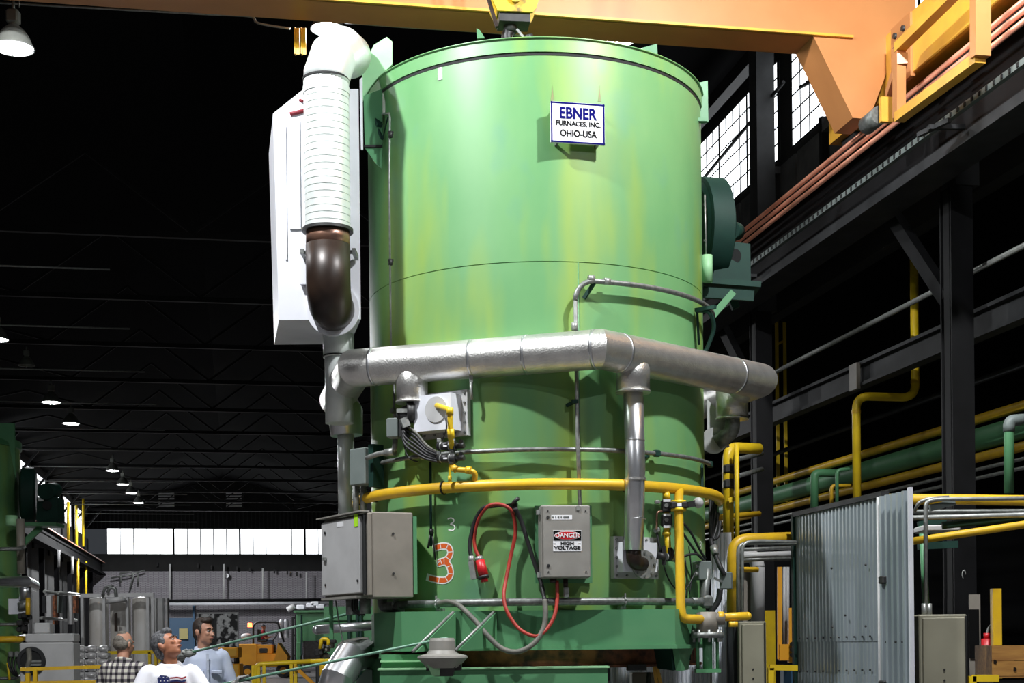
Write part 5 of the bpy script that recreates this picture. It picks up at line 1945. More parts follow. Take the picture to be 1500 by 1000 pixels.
for py in (933, 982):
    for k in range(10):
        if py == 933 or k != 4:
            p = HU(1172 + k * 11.5, py + 1.5 - k * .3, U5 - .02)
            MB().cyl(p, p - Vector((HC, HS, 0)) * .012, .008, n=6).build('screw', M['black'], pt)
for px, py in ((1219, 832), (1220, 918), (1269, 917), (1239, 901), (1299, 940), (1313, 940), (1323, 940), (1269, 827)):
    p = HU(px, py, U5 - .045)
    MB().cyl(p, p - Vector((HC, HS, 0)) * .012, .009, n=6).build('screw', M['black'], pt)

# white corrugated panels near the furnace foot
def wpanel(px0, px1, py, Y, pitch, label, ex=0):
    a, c_ = P(px0, py, Y), P(px1, py, Y + ex)
    t = thing('corrugated_panel', label, 'panel', ((a.x + c_.x) / 2, Y, 0))
    z1 = a.z
    L = (c_ - a)
    L.z = 0
    n = max(3, int(round(L.length / pitch)))
    nn = Vector((L.y, -L.x, 0)).normalized()
    pr = []
    for i in range(n):
        for f_, d in ((0, 0), (.35, 0), (.5, .02), (.85, .02)):
            pr.append(a + L * ((i + f_) / n) + nn * d)
    pr.append(a + L)
    k = len(pr)
    vs = [Vector((p.x, p.y, 0)) for p in pr] + [Vector((p.x, p.y, z1)) for p in pr] + [Vector((p.x, p.y, 0)) - nn * .01 for p in pr] + [Vector((p.x, p.y, z1)) - nn * .01 for p in pr]
    fs = []
    for i in range(k - 1):
        fs += [(i, i + 1, k + i + 1, k + i), (2 * k + i + 1, 2 * k + i, 3 * k + i, 3 * k + i + 1), (k + i, k + i + 1, 3 * k + i + 1, 3 * k + i)]
    MB().put(vs, fs).build('corrugated_sheet', M['corrw'], t)
    MB().box((c_.x + .02, c_.y + .01, z1 / 2), (.05, .05, z1)).build('edge_trim', M['boxl'], t)
    return t
wpanel(1041, 1064, 780, 13.9, .035, 'tall narrow white corrugated panel right of the furnace')
t = wpanel(893, 1040, 946, 15.2, .045, 'low white corrugated panel below the furnace lug')
for k in range(9):
    p = P(1003 + k * 4.5, 971, 15.16)
    MB().cyl(p, p + Vector((0, -.012, 0)), .007, n=6).build('screw', M['black'], t)
wpanel(1043, 1063, 918, 13.2, .035, 'short narrow white corrugated panel beside the beige cabinet')

# beige cabinets
def cabinet(px0, px1, py, Y, d, label, side=True):
    a, c_ = P(px0, py, Y), P(px1, py, Y)
    t = thing('beige_cabinet', label, 'cabinet', ((a.x + c_.x) / 2, Y + d / 2, 0))
    w = c_.x - a.x
    q = MB().bbox(((a.x + c_.x) / 2, Y + d / 2, a.z / 2), (w, d, a.z), .01)
    q.build('body', M['beige'], t)
    q = MB().bbox(((a.x + c_.x) / 2 + .0, Y - .008, a.z / 2), (w - .05, .02, a.z - .05), .005)
    dd = q.build('door', M['beige'], t)
    for z in (a.z - .42, a.z - .50):
        MB().cyl(((a.x + c_.x) / 2, Y - .016, z), ((a.x + c_.x) / 2, Y - .024, z), .008, n=8).build('screw', M['black'], dd)
    MB().box((c_.x - .012, Y - .004, a.z / 2), (.012, .01, a.z - .02)).build('edge_gap', M['dark'], t)
    return t
cabinet(1082, 1122, 910, 12.7, .5, 'beige steel cabinet left of the yellow column base')
t = cabinet(1346, 1417, 900, 11.0, .5, 'beige steel cabinet right of the corrugated partition')
q = MB()
for x in (1354, 1361):
    p = P(x, 897, 11.2)
    q.cyl((p.x, p.y, p.z - .05), (p.x, p.y, p.z + .07), .022, n=12)
q.build('conduit_hub', M['condl'], t)
q = MB().bbox(tuple(P(1077, 975, 13.0) - Vector((0, 0, .35))), (.09, .4, 1.6), .01)
tag(q.build('dark_cabinet', M['steelg']), 'narrow dark cabinet between the white panel and beige cabinet', 'cabinet')
q = MB().bbox(tuple(P(945, 992, 14.2) - Vector((0, 0, .5))), (.28, .3, 1.1), .01)
t = tag(q.build('beige_cabinet', M['beige']), 'beige cabinet glimpsed below the bell near the rusty ring', 'cabinet')
q = MB().cyl(P(952, 1040, 13.2), P(950, 984, 13.2), .06, .015, 12)
tag(q.build('grey_cone', M['cond']), 'grey pointed cone glimpsed below the bell', 'cone')
q = MB()
q.bar(P(963, 1010, 13.0), P(958, 974, 13.0), .03, .03)
q.bar(P(962, 976, 13.0), P(970, 1010, 13.0), .03, .03)
tag(q.build('orange_brace', M['orange2']), 'orange brace bars glimpsed below the bell lug', 'brace')

# yellow machine guard beside column base
q = MB()
q.bar(P(1129, 1060, 12.9), P(1129, 978, 12.9), .05, .05, (1, 0, 0))
q.bar(P(1127, 977, 12.9), P(1168, 978, 12.9), .05, .05)
tag(q.build('guard_rail', M['yellow2']), 'bright yellow guard rail left of the corrugated partition', 'guard rail')
q = MB()
q.bar(P(1142, 965, 16), P(1142, 830, 16), .04, .05, (1, 0, 0))
q.bar(P(1160, 970, 16), P(1160, 890, 16), .08, .08, (1, 0, 0))
q.box(tuple(P(1154, 955, 16)), (.20, .1, .18))
t = tag(q.build('machine_stand', M['fkyel']), 'yellow orange steel frame between column and partition', 'frame')
for k in range(3):
    MB().cyl(P(1160, 943 + k * 8, 15.94), P(1160, 943 + k * 8, 15.9), .025, n=8).build('bolt', M['brown'], t)
for k in range(2):
    q = MB().cyl(P(1149 + k * 5, 945, 16.2), P(1149 + k * 5, 830, 16.2), .018, n=12)
    tag(q.build('steel_rod', M['boxl']), 'bright upright steel rod in the yellow frame, %s' % ['left', 'right'][k], 'rod')
q = MB().box(tuple(P(1152, 1000, 16.4)), (.1, .2, .35))
tag(q.build('blue_bin', M['bluedoor']), 'blue box low behind the yellow guard rail', 'box')
q = MB()
p = P(1076, 870, 13.4)
q.bbox(tuple(p), (.07, .06, .16), .02)
q.bbox((p.x, p.y - .01, p.z - .17), (.09, .08, .12), .015)
t = tag(q.build('gas_meter', M['boxl']), 'small pale meter on green body left of the conduits', 'meter')
MB().cyl(tuple(p + Vector((0, -.035, .03))), tuple(p + Vector((0, -.028, .03))), .025, n=12).build('dial', M['black'], t)
q = MB().box(tuple(P(1093, 893, 14.5)), (.26, .4, .75))
tag(q.build('brown_panel', M['boxbr']), 'brownish board behind the pale conduits', 'board')

# yellow ladder on the wall of the aisle
t = thing('wall_ladder', 'narrow yellow ladder rising behind the black columns', 'ladder', Hh(8.6, 24, 1.5))
for x, py0 in ((1137, 425), (1149, 472)):
    a, c_ = P(x, py0, 24), P(x + 1.5, 735, 24)
    MB().bar(a, Vector((a.x, a.y, c_.z)), .05, .05, (1, 0, 0)).build('stile', M['yellow2'], t)
for py in (500, 585, 660, 700):
    MB().cyl(P(1138, py + 4, 24), P(1150, py - 2, 24), .02, n=8).build('rung', M['yellow'], t)

# right edge clutter
t = thing('wooden_crate', 'light pine crate at the right picture edge', 'crate', (P(1480, 990, 11.6).x, 11.8, P(1480, 990, 11.6).z - .02))
a, c_ = P(1452, 945, 11.6), P(1510, 945, 11.6)
zb_c = P(1480, 990, 11.6).z
for k in range(2):
    h = (a.z - zb_c) / 2
    MB().box(((a.x + c_.x) / 2, 11.6, zb_c + h * (k + .5)), (c_.x - a.x, .025, h - .004)).build('plank', M['wood'], t)
    MB().box(((a.x + c_.x) / 2, 12.0, zb_c + h * (k + .5)), (c_.x - a.x, .025, h - .004)).build('plank', M['wood'], t)
MB().box((a.x + .012, 11.8, (a.z + zb_c) / 2), (.025, .38, a.z - zb_c)).build('side_board', M['wood'], t)
MB().box(((a.x + c_.x) / 2, 11.8, zb_c), (c_.x - a.x, .42, .025)).build('bottom_board', M['wood'], t)
for px, py in ((1457, 969), (1486, 980)):
    MB().cyl(P(px, py, 11.585), P(px, py, 11.59), .018, n=10).build('knot', M['brown'], t)
q = MB()
q.box(((a.x + c_.x) / 2, 11.8, (zb_c - .02) / 2), (c_.x - a.x - .04, .36, zb_c - .035))
tag(q.build('crate_stand', M['steelg']), 'dark stand under the pine crate', 'stand')
p, p_2 = P(1458.5, 862, 12.6), P(1458.5, 943, 12.6)
q = MB().box((p.x, p.y, p.z / 2), (.075, .075, p.z))
tag(q.build('yellow_post', M['yellow']), 'square yellow post behind the pine crate', 'post')
q = MB()
q.bar(P(1424, 993, 11.0), P(1462, 993, 11.0), .05, .05)
q.bar(P(1424, 1080, 11.0), P(1424, 990, 11.0), .05, .05, (1, 0, 0))
tag(q.build('guard_rail', M['yellow2']), 'bright yellow guard rail corner at the bottom right', 'guard rail')
q = MB().box(tuple(P(1428, 930, 13.3)), (.10, .02, .75))
t = tag(q.build('cardboard_sheet', M['boxbr']), 'brown board with black patch right of the beige cabinet', 'board')
MB().box(tuple(P(1427, 928, 13.28)), (.09, .01, .45)).build('dark_patch', M['ink'], t)
q = MB()
p = P(1446, 955, 12.8)
q.cyl((p.x, p.y, p.z - .12), (p.x, p.y, p.z + .12), .05, n=14)
q.cyl((p.x, p.y, p.z + .12), (p.x, p.y, p.z + .17), .03, n=10)
t = tag(q.build('red_cylinder', M['redp']), 'small red cylinder left of the yellow post', 'cylinder')
MB().cyl((p.x, p.y, p.z - .35), (p.x, p.y, p.z - .12), .05, n=14).build('green_lower_part', M['green'], t)
MB().sweep(smooth_path([(p.x, p.y, p.z + .16), (p.x + .02, p.y, p.z + .22), (p.x + .06, p.y, p.z + .25)], 4), .012, 6).build('hose_loop', M['condl'], t)
q = MB().sweep([P(1412 + 2.5 * math.sin(k * .5), 841 + 6 * math.cos(k * .5), 13.2) for k in range(3, 13)], .005, 6)
tag(q.build('wire_hook', M['condl']), 'small pale wire ring on the dark column', 'hook')

# ================================================================== LEFT SIDE
# second bell furnace standing further back
f2 = thing('second_furnace', 'green bell furnace cut by the left picture edge', 'furnace', (P(-97, 900, 26).x, 26, 0))
cx, cy = P(-97, 900, 26).x, 26.0
ztop = P(0, 645, 26).z
FM2 = Matrix.Translation((cx, cy, 0))
MB().lathe([(1.5, 0), (1.5, ztop), (0, ztop)], FM2, 72).build('shell', M['shell'], f2)
MB().lathe([(1.49, ztop - .14), (1.53, ztop - .13), (1.53, ztop), (1.4, ztop + .01)], FM2, 72).build('top_band', M['green'], f2)
MB().plate([P(a_, b_, 25.4) for a_, b_ in [(0, 620), (22, 620), (24, 700), (14, 648), (0, 640)]], .05).build('lifting_lug', M['green'], f2)
q = MB()
fcc = P(42, 725, 26)
q.lathe([(0, -.14), (.40, -.14), (.50, -.1), (.5, .1), (.40, .14), (0, .14)], frame(fcc, (.95, .25, 0)) @ Matrix.Rotation(PI / 2, 4, 'Y'), 40)
fz = q.build('fan_casing', M['dgreen'], f2)
q = MB()
q.plate([P(53, 764, 25.6), P(85, 764, 25.6), P(84, 728, 25.6), P(54, 728, 25.6)], .4)
q.cyl(P(66, 720, 25.5), P(80, 718, 26), .14, n=18)
q.build('motor_base', M['dgreen'], fz)
MB().cyl(P(69, 740, 25.55), P(69, 740, 25.62), .08, n=20).build('round_hole', M['dark'], fz)
MB().box(tuple(P(60, 731, 25.55)), (.09, .02, .07)).build('name_plate', M['signw'], fz)
q = MB()
q.bar(P(20, 769, 25.6), P(88, 769, 25.6), .5, .06)
q.bar(P(30, 800, 25.6), P(60, 772, 25.6), .08, .1)
q.build('fan_shelf', M['green'], fz)
q = MB().cyl(P(17, 770, 24.9), P(17, 755, 24.9), .10, n=14)
q.build('counterweight', M['lgreen'], f2)
q = MB()
q.sweep([P(-40, 853, 24.3), P(38, 852, 24.3), P(50, 858, 25.0)], .10, 20, True, True)
q.cyl(P(36, 855, 24.35), P(37, 878, 24.35), .10, n=20)
q.build('header_pipe', M['alu2'], f2)
q = MB().box(tuple(P(26, 888, 24.4)), (.28, .1, .26))
bb_ = q.build('burner_box', M['white'], f2)
q = MB().tube([P(37, 878, 24.35), P(37, 886, 24.3), P(28, 888, 24.3)], .07, .08, 12)
q.build('burner_elbow', M['cond'], bb_)
for py, r_, m_, x1 in ((805, .03, 'cond', 36), (803, .015, 'cond', 34), (915, .03, 'cond', 40), (937, .06, 'yellow', 36), (994, .03, 'cond', 30)):
    MB().sweep([P(-30, py + 0, 24.5), P(x1 - 8, py - 1, 24.45), P(x1, py - 4, 24.9)], r_, 10).build('ring_pipe', M[m_], f2)
q = MB()
for k in range(10):
    q.bbox(tuple(P(34 + random.uniform(-6, 12), 905 + random.uniform(-6, 20), 24.2 + random.uniform(0, .2))), (.09, .09, .09), .015)
q.build('valve_cluster', M['black'], f2)
q = MB().cyl(P(41, 900, 24.2), P(41, 875, 24.2), .04, n=10)
q.build('gas_stub', M['yellow'], f2)
q = MB()
q.cyl(P(30, 760, 24.9), P(31, 840, 24.9), .07, n=12)
q.build('side_pipe', M['boxbr'], f2)
for k in range(3):
    MB().sweep(smooth_path([P(14 + k * 6, 955, 24.1), P(12 + k * 5, 970 + k * 3, 24.0), P(18 + k * 3, 985, 24.0), P(26, 990, 24.1)], 5), .02, 7).build('cable', M['rubber'], f2)
for px in (16, 25):
    MB().bbox(tuple(P(px, 958, 24.0)), (.07, .07, .1), .015).build('fitting', M['condl'], f2)
MB().sweep([P(11, 970, 24.0), P(14, 995, 24.0)], .02, 8).build('cable', M['yellow2'], f2)

# grey blower unit
t = thing('blower_unit', 'grey blower unit with round opening beside the left furnace', 'blower', (P(68, 990, 20).x, 20.5, 0))
a, c_ = P(28, 941, 20), P(107, 941, 20)
q = MB().bbox(((a.x + c_.x) / 2, 20.17, a.z / 2), (c_.x - a.x, .34, a.z), .02)
q.build('casing', M['boxl'], t)
a2, c2 = P(36, 928, 20), P(107, 928, 20)
MB().bbox(((a2.x + c2.x) / 2, 20.17, (a2.z + a.z) / 2), (c2.x - a2.x, .30, a2.z - a.z), .015).build('top_plenum', M['boxl'], t)
a3, c3 = P(49, 912, 20.2), P(72, 912, 20.2)
MB().bbox(((a3.x + c3.x) / 2, 20.3, (a3.z + a2.z) / 2), (c3.x - a3.x, .2, a3.z - a2.z), .015).build('motor_hood', M['boxl'], t)
oc = P(46, 968, 19.98)
q = MB().lathe([(.15, -.02), (.19, -.02), (.20, .0), (.19, .02), (.15, .02)], Matrix.Translation(oc) @ Matrix.Rotation(PI / 2, 4, 'X'), 36)
q.build('inlet_ring', M['steelg'], t)
MB().cyl(oc, oc + Vector((0, .01, 0)), .155, n=32).build('inlet_opening', M['dark'], t)
for dz in (-.05, .0):
    MB().bar(oc + Vector((-.05, -.01, dz)), oc + Vector((.14, -.01, dz)), .02, .03).build('inlet_vane', M['condl'], t)
q = MB().sweep(smooth_path([P(42, 951, 19.5), P(43, 965, 19.4), P(40, 980, 19.4), P(41, 1010, 19.4)], 5), .035, 10)
tag(q.build('draped_hose', M['hose']), 'brown hose hanging in front of the round blower opening', 'hose')
q = MB()
q.bar(P(30, 980, 18.5), P(155, 976, 18.8), .04, .045)
q.bar(P(52, 1050, 18.55), P(52, 980, 18.55), .05, .05, (1, 0, 0))
q.bar(P(41, 1050, 18.5), P(41, 986, 18.5), .05, .05, (1, 0, 0))
q.bar(P(30, 1000, 18.5), P(160, 998, 18.8), .04, .045)
tag(q.build('guard_rail', M['yellow']), 'yellow guard rail in front of the grey blower unit', 'guard rail')

# stack of foil wrapped bundles
me = {}
k = 0
for r_ in range(6):
    for c_ in range(3):
        p = P(118 + c_ * 17, 950 + r_ * 9.5, 23.0 - c_ * .12)
        q = MB()
        q.ball((0, 0, 0), .1, Matrix.Translation(p), 18, (1.0, 1.2, .56))
        q.box((p.x, p.y, p.z), (.165, .16, .075))
        o = q.build('foil_bundle', M['foil'])
        tag(o, 'silver wrapped bundle behind the plaid shirt man, %s row, %s' % (['first', 'second', 'third', 'fourth', 'fifth', 'sixth'][r_], ['left', 'middle', 'right'][c_]), 'bundle', 'silver wrapped bundles')

# tank rack
t = thing('tank_rack', 'tall silver tanks standing in a pale frame near the far wall', 'tank rack', P(172, 958, 52))
zt_r, zb_r = P(172, 873, 52).z, 0.0
for k, (x0, x1) in enumerate(((124, 152), (155, 185), (188, 218))):
    a, c_ = P(x0, 900, 52), P(x1, 900, 52)
    r_ = (c_.x - a.x) / 2
    q = MB().lathe([(0, .2), (r_, .22), (r_, zt_r - .08), (r_ * .8, zt_r - .03), (0, zt_r - .01)], Matrix.Translation(((a.x + c_.x) / 2, 52.6, 0)), 32)
    q.build('tank', M['tank'], t)
for x in (121, 153, 187, 217, 224):
    a = P(x, 880, 51.8)
    MB().box((a.x, 51.75, zt_r / 2), (.10, .1, zt_r)).build('frame_post', M['boxl'], t)
a, c_ = P(119, 872, 51.8), P(226, 872, 51.8)
MB().box(((a.x + c_.x) / 2, 51.75, zt_r + .03), (c_.x - a.x, .15, .14)).build('frame_beam', M['boxl'], t)
MB().cyl(P(170, 875, 51.6), P(171, 882, 51.6), .28, .38, 18).build('tank_head', M['boxl'], t)
q = MB().tube([P(158, 868, 51.6), P(160, 861, 51.6), P(169, 861, 51.6), P(170, 874, 51.6)], .06, .1, 8)
q.tube([P(150, 872, 51.6), P(154, 860, 51.6), P(166, 858, 51.6)], .05, .1, 8)
q.build('head_piping', M['cond'], t)
q = MB().box(tuple(P(170, 912, 51.6)), (.09, .1, .62))
q.cyl(P(170, 900, 51.6), P(170, 897, 51.6), .045, n=10)
q.build('sight_slot', M['brown'], t)
q = MB()
for x, w in ((228, 4), (236, 7), (245, 3)):
    a = P(x, 876, 56)
    q.box((a.x, 56, a.z / 2), (w * 56 / 2120, .3, a.z))
tag(q.build('door_frame', M['boxl']), 'pale upright door posts right of the silver tanks', 'door frame')

# blue door, board, pipes and clock on the far wall
t = thing('door_1', 'blue door with small yellow window in the far wall', 'door', HV(265, 945, 94.6))
t['kind'] = 'structure'
a, c_ = HV(247, 905, 94.7), HV(285, 905, 94.7)
MB().hexa([Vector(p) for p in [(a.x, a.y, 0), (c_.x, c_.y, 0), (c_.x, c_.y + .1, 0), (a.x, a.y + .1, 0), (a.x, a.y, a.z), (c_.x, c_.y, a.z), (c_.x, c_.y + .1, a.z), (a.x, a.y + .1, a.z)]]).build('door_leaf', M['bluedoor'], t)
MB().box(tuple(HV(269, 928, 94.5)), (.55, .05, .68)).build('door_pane', mat('yellowish_pane', (.55, .48, .20), rough=.4), t)
q = MB()
q.box(tuple(HV(246, 918, 94.5)), (.12, .1, 3.0))
q.box(tuple(HV(284, 918, 94.5)), (.12, .1, 3.0))
q.build('door_casing', M['bluedoor'], t)
a, c_ = P(291, 898, 60), P(348, 898, 60)
q = MB().box(((a.x + c_.x) / 2, 60, (P(300, 948, 60).z + a.z) / 2), (c_.x - a.x, .08, a.z - P(300, 948, 60).z))
t = thing('mottled_board', 'large dark mottled board on legs behind the man in pale blue', 'board', ((a.x + c_.x) / 2, 60, 0))
q.build('board_panel', M['board'], t)
MB().box(((a.x + c_.x) / 2, 59.95, a.z), (c_.x - a.x + .1, .05, .06)).build('board_frame', M['boxl'], t)
for x in (a.x, c_.x):
    MB().box((x, 60, a.z / 2), (.07, .07, a.z)).build('leg', M['boxl'], t)
MB().box(((a.x + c_.x) / 2 - .1, 59.94, (P(300, 948, 60).z + a.z) / 2), (.09, .04, 1.35)).build('dark_upright', M['black'], t)
q = MB()
q.cyl(HV(225, 880, 93), HV(482, 878, 93), .10, n=12)
tag(q.build('wall_pipe', M['steel']), 'dark horizontal pipe along the far wall, upper', 'pipe')
q = MB()
q.cyl(HV(245, 884.5, 93), HV(482, 883, 93), .10, n=12)
t = tag(q.build('wall_pipe', M['white']), 'pale horizontal pipe along the far wall, lower', 'pipe')
for k, (x, y0, y1) in enumerate(((249, 826, 880), (328, 826, 880), (385, 832, 880), (449, 838, 880))):
    q = MB().cyl(HV(x, y0, 94), HV(x, y1, 94), .06, n=8)
    tag(q.build('wall_pipe', M['boxl']), 'pale upright pipe on the far block wall, %s of four' % ['leftmost', 'second from left', 'third from left', 'rightmost'][k], 'pipe', 'upright pipes on the far wall')
c = HV(332, 843, 94.4)
t = thing('wall_clock', 'round white clock on the far block wall', 'clock', c)
MB().cyl(c + Vector((0, .1, 0)), c, .17, n=24).build('clock_rim', M['black'], t)
MB().cyl(c, c + Vector((0, -.02, 0)), .14, n=24).build('clock_face', M['signw'], t)
q = MB()
q.bar(c + Vector((0, -.03, 0)), c + Vector((.0, -.03, .1)), .02, .02)
q.bar(c + Vector((0, -.03, 0)), c + Vector((.06, -.03, .02)), .02, .02)
q.build('clock_hands', M['black'], t)
q = MB()
q.tube([HV(163, 846, 94), HV(190, 842, 94), HV(212, 835, 94)], .05, .2, 8)
q.tube([HV(175, 840, 94), HV(193, 837, 94), HV(196, 842, 94), HV(190, 862, 94)], .05, .2, 8)
for x in (177, 202):
    q.cyl(HV(x, 838, 94), HV(x, 853, 94), .05, n=8)
tag(q.build('jib_bracket', M['cond']), 'bent steel pipes on the far wall above the tanks', 'bracket')
for k, x in enumerate((231, 290, 310, 347, 366, 402, 421, 435)):
    q = MB().box(tuple(HV(x, 826 + k * 2.1, 94.5)), (.10, .1, .25))
    tag(q.build('wall_bracket', M['steel']), 'small dark bracket on the far block wall, %s from the left' % ['first', 'second', 'third', 'fourth', 'fifth', 'sixth', 'seventh', 'eighth'][k], 'bracket', 'brackets on the far wall')
for k, x in enumerate((244, 343, 442)):
    t = thing('louvre_vent', 'faintly lit louvre vent high on the far wall, %s' % ['left', 'middle', 'right'][k], 'vent', HV(x, 743, 94.8), 'louvre vents')
    c = HV(x, 732, 94.8)
    MB().box(tuple(c), (1.2, .05, 1.0)).build('frame', M['steel'], t)
    for j in range(6):
        MB().box((c.x, c.y - .05, c.z - .4 + j * .16), (1.0, .03, .08)).build('slat', M['boxl'] if k < 2 else M['steelg'], t)

# yellow and grey downpipes at the left wall
for k, (x, y0, y1, m_) in enumerate(((100, 735, 790, 'yellow2'), (112, 740, 800, 'yellow2'), (122, 730, 800, 'yellow2'), (114, 818, 872, 'yellow'), (126, 822, 872, 'yellow2'), (86, 805, 830, 'boxl'), (106, 815, 840, 'boxl'))):
    Y = [70, 76, 82, 76, 82, 64, 72][k]
    q = MB().cyl(P(x, y1, Y), P(x, y0, Y), .07, n=10)
    tag(q.build('downpipe', M[m_]), '%s downpipe along the left wall, %s' % ('yellow' if 'yel' in m_ else 'pale', ['in front of the third window', 'left of the fourth window', 'right of the fourth window', 'below the runway beam, left one', 'below the runway beam, right one', 'leftmost below the beam', 'second below the beam'][k]), 'pipe', 'downpipes at the left wall')
for k, (x0, y0, x1, y1) in enumerate(((65, 866, 120, 874), (60, 905, 112, 908), (85, 868, 115, 870))):
    q = MB().cyl(P(x0, y0, 45), P(x1, y1, 58), .05, n=8)
    tag(q.build('wall_pipe', M['condl']), 'pale pipe on the left wall behind the blower, %s' % ['upper', 'lower', 'short one between'][k], 'pipe')
for k in range(7):
    x = 66 + k * 7.5
    q = MB().box(tuple(P(x, 885 + (k % 3) * 4, 50)), (.10 + .05 * (k % 2), .3, .6 + .2 * (k % 3)))
    tag(q.build('shelf_item', [M['steelg'], M['boxl'], M['rust'], M['boxgr']][k % 4]), 'indistinct %s part on the dark left wall, %s from the left' % (['dark', 'pale', 'rusty', 'grey'][k % 4], ['first', 'second', 'third', 'fourth', 'fifth', 'sixth', 'seventh'][k]), 'machine part')

# orange lockers
for k, (y0, y1, x0, x1) in enumerate(((948, 963, 320, 349), (972, 1040, 324, 352))):
    a, c_ = P(x0, y0, 33), P(x1, y1, 33)
    t = thing('tool_cabinet', '%s yellow ochre tool cabinet right of the man in pale blue' % ['upper', 'lower'][k], 'cabinet', ((a.x + c_.x) / 2, 33.2, max(c_.z, 0)))
    MB().bbox(((a.x + c_.x) / 2, 33.2, (a.z + max(c_.z, 0)) / 2), (c_.x - a.x, .5, a.z - max(c_.z, 0)), .015).build('body', M['fkyel'], t)
    MB().bbox(((a.x + c_.x) / 2, 32.94, (a.z + max(c_.z, 0)) / 2), (c_.x - a.x - .06, .03, a.z - max(c_.z, 0) - .06), .005).build('door', M['orange2'], t)
q = MB()
for x in (322, 347):
    a = P(x, 1000, 33.2)
    q.box((a.x, 33.2, P(x, 967, 33.2).z - .0), (.05, .4, .16))
q.box((P(335, 967, 33.2).x, 33.2, P(335, 970, 33.2).z), (.42, .4, .03))
tag(q.build('cabinet_spacer', M['brown']), 'dark open stand between the two ochre cabinets', 'stand')

# forklift
FY_ = 72.0
def fk(px, py, dy=0.0):
    return P(px, py, FY_ + dy)
ft = thing('forklift', 'yellow forklift truck driving in the background', 'forklift', (fk(410, 988).x, FY_, 0))
q = MB()
def fbox(x0, x1, y0, y1, w=1.3, m='fkyel', nm='body', par=None):
    a, c_ = fk(x0, y0), fk(x1, y1)
    return MB().bbox(((a.x + c_.x) / 2, FY_, (a.z + c_.z) / 2), (c_.x - a.x, w, a.z - c_.z), .03).build(nm, M[m], par or ft)
fbox(351, 380, 943, 974, 1.3, nm='counterweight')
fbox(378, 402, 944, 957, 1.2, nm='engine_cover')
fbox(378, 420, 957, 976, 1.25, nm='chassis')
q = MB().plate([fk(412, 941, -.5), fk(426, 961, -.5), fk(424, 972, -.5), fk(404, 972, -.5), fk(408, 960, -.5)], 1.0)
q.build('cowl', M['fkyel'], ft)
fbox(383, 395, 949, 956, 1.26, 'black', 'side_panel')
q = MB()
for s in (-.5, .5):
    q.tube([fk(371, 945, s), fk(371, 916, s), fk(376, 911, s), fk(407, 911, s), fk(416, 940, s)], .05, .15, 8)
for k in range(5):
    a = fk(378 + k * 7, 911)
    q.bar((a.x, FY_ - .5, a.z), (a.x, FY_ + .5, a.z), .05, .04)
q.build('overhead_guard', M['black'], ft)
q = MB()
for s in (-.35, .35):
    q.bar(fk(429, 985, s), fk(429, 903, s), .1, .14, (0, 1, 0))
    q.bar(fk(433, 985, s), fk(433, 900, s), .08, .1, (0, 1, 0))
for py in (905, 930, 960, 980):
    q.bar(fk(431, py, -.35), fk(431, py, .35), .08, .1)
q.build('mast', M['black'], ft)
q = MB()
for s in (-.3, .3):
    q.bar(fk(436, 984, s), fk(455, 984, s), .12, .05)
q.build('fork', M['black'], ft)
for s in (-.55, .55):
    for px, rr in ((366, .32), (418, .36)):
        a = fk(px, 978)
        o = MB().cyl((a.x, FY_ + s - .12, rr), (a.x, FY_ + s + .12, rr), rr, n=24).build('wheel', M['rubber'], ft)
        MB().cyl((a.x, FY_ + s - .13, rr), (a.x, FY_ + s + .13, rr), rr * .5, n=16).build('hub', M['fkyel'], o)
q = MB()
q.bbox(tuple(fk(385, 938)), (.5, .5, .15), .05)
q.bbox(tuple(fk(379, 930)), (.12, .5, .6), .04)
q.build('seat', M['black'], ft)
MB().cyl(fk(399, 939), fk(405, 930), .025, n=8).build('steering_column', M['black'], ft)
MB().sweep([fk(405, 930) + Vector((.05 * math.cos(k * PI / 8), .17 * math.sin(k * PI / 8), .14 * math.cos(k * PI / 8))) for k in range(17)], .015, 6).build('steering_wheel', M['black'], ft)
MB().cyl(fk(366, 918), fk(366, 912), .12, .1, 14).build('beacon', M['lens'], ft, 'glowing red orange beacon')
for k in range(2):
    a, c_ = fk(411 + k * 7, 934), fk(411 + k * 7, 906)
    q = MB().lathe([(0, a.z), (.12, a.z), (.12, c_.z - .12), (.06, c_.z), (0, c_.z)], Matrix.Translation((a.x, FY_ + .35, 0)), 16)
    tag(q.build('gas_bottle', M['white']), 'white gas bottle standing behind the forklift mast, %s' % ['left', 'right'][k], 'gas bottle', 'gas bottles')
q = MB().ball(tuple(fk(361, 932)), .28, None, 14, (1, 1, .6))
q.build('gas_tank', M['boxl'], ft)

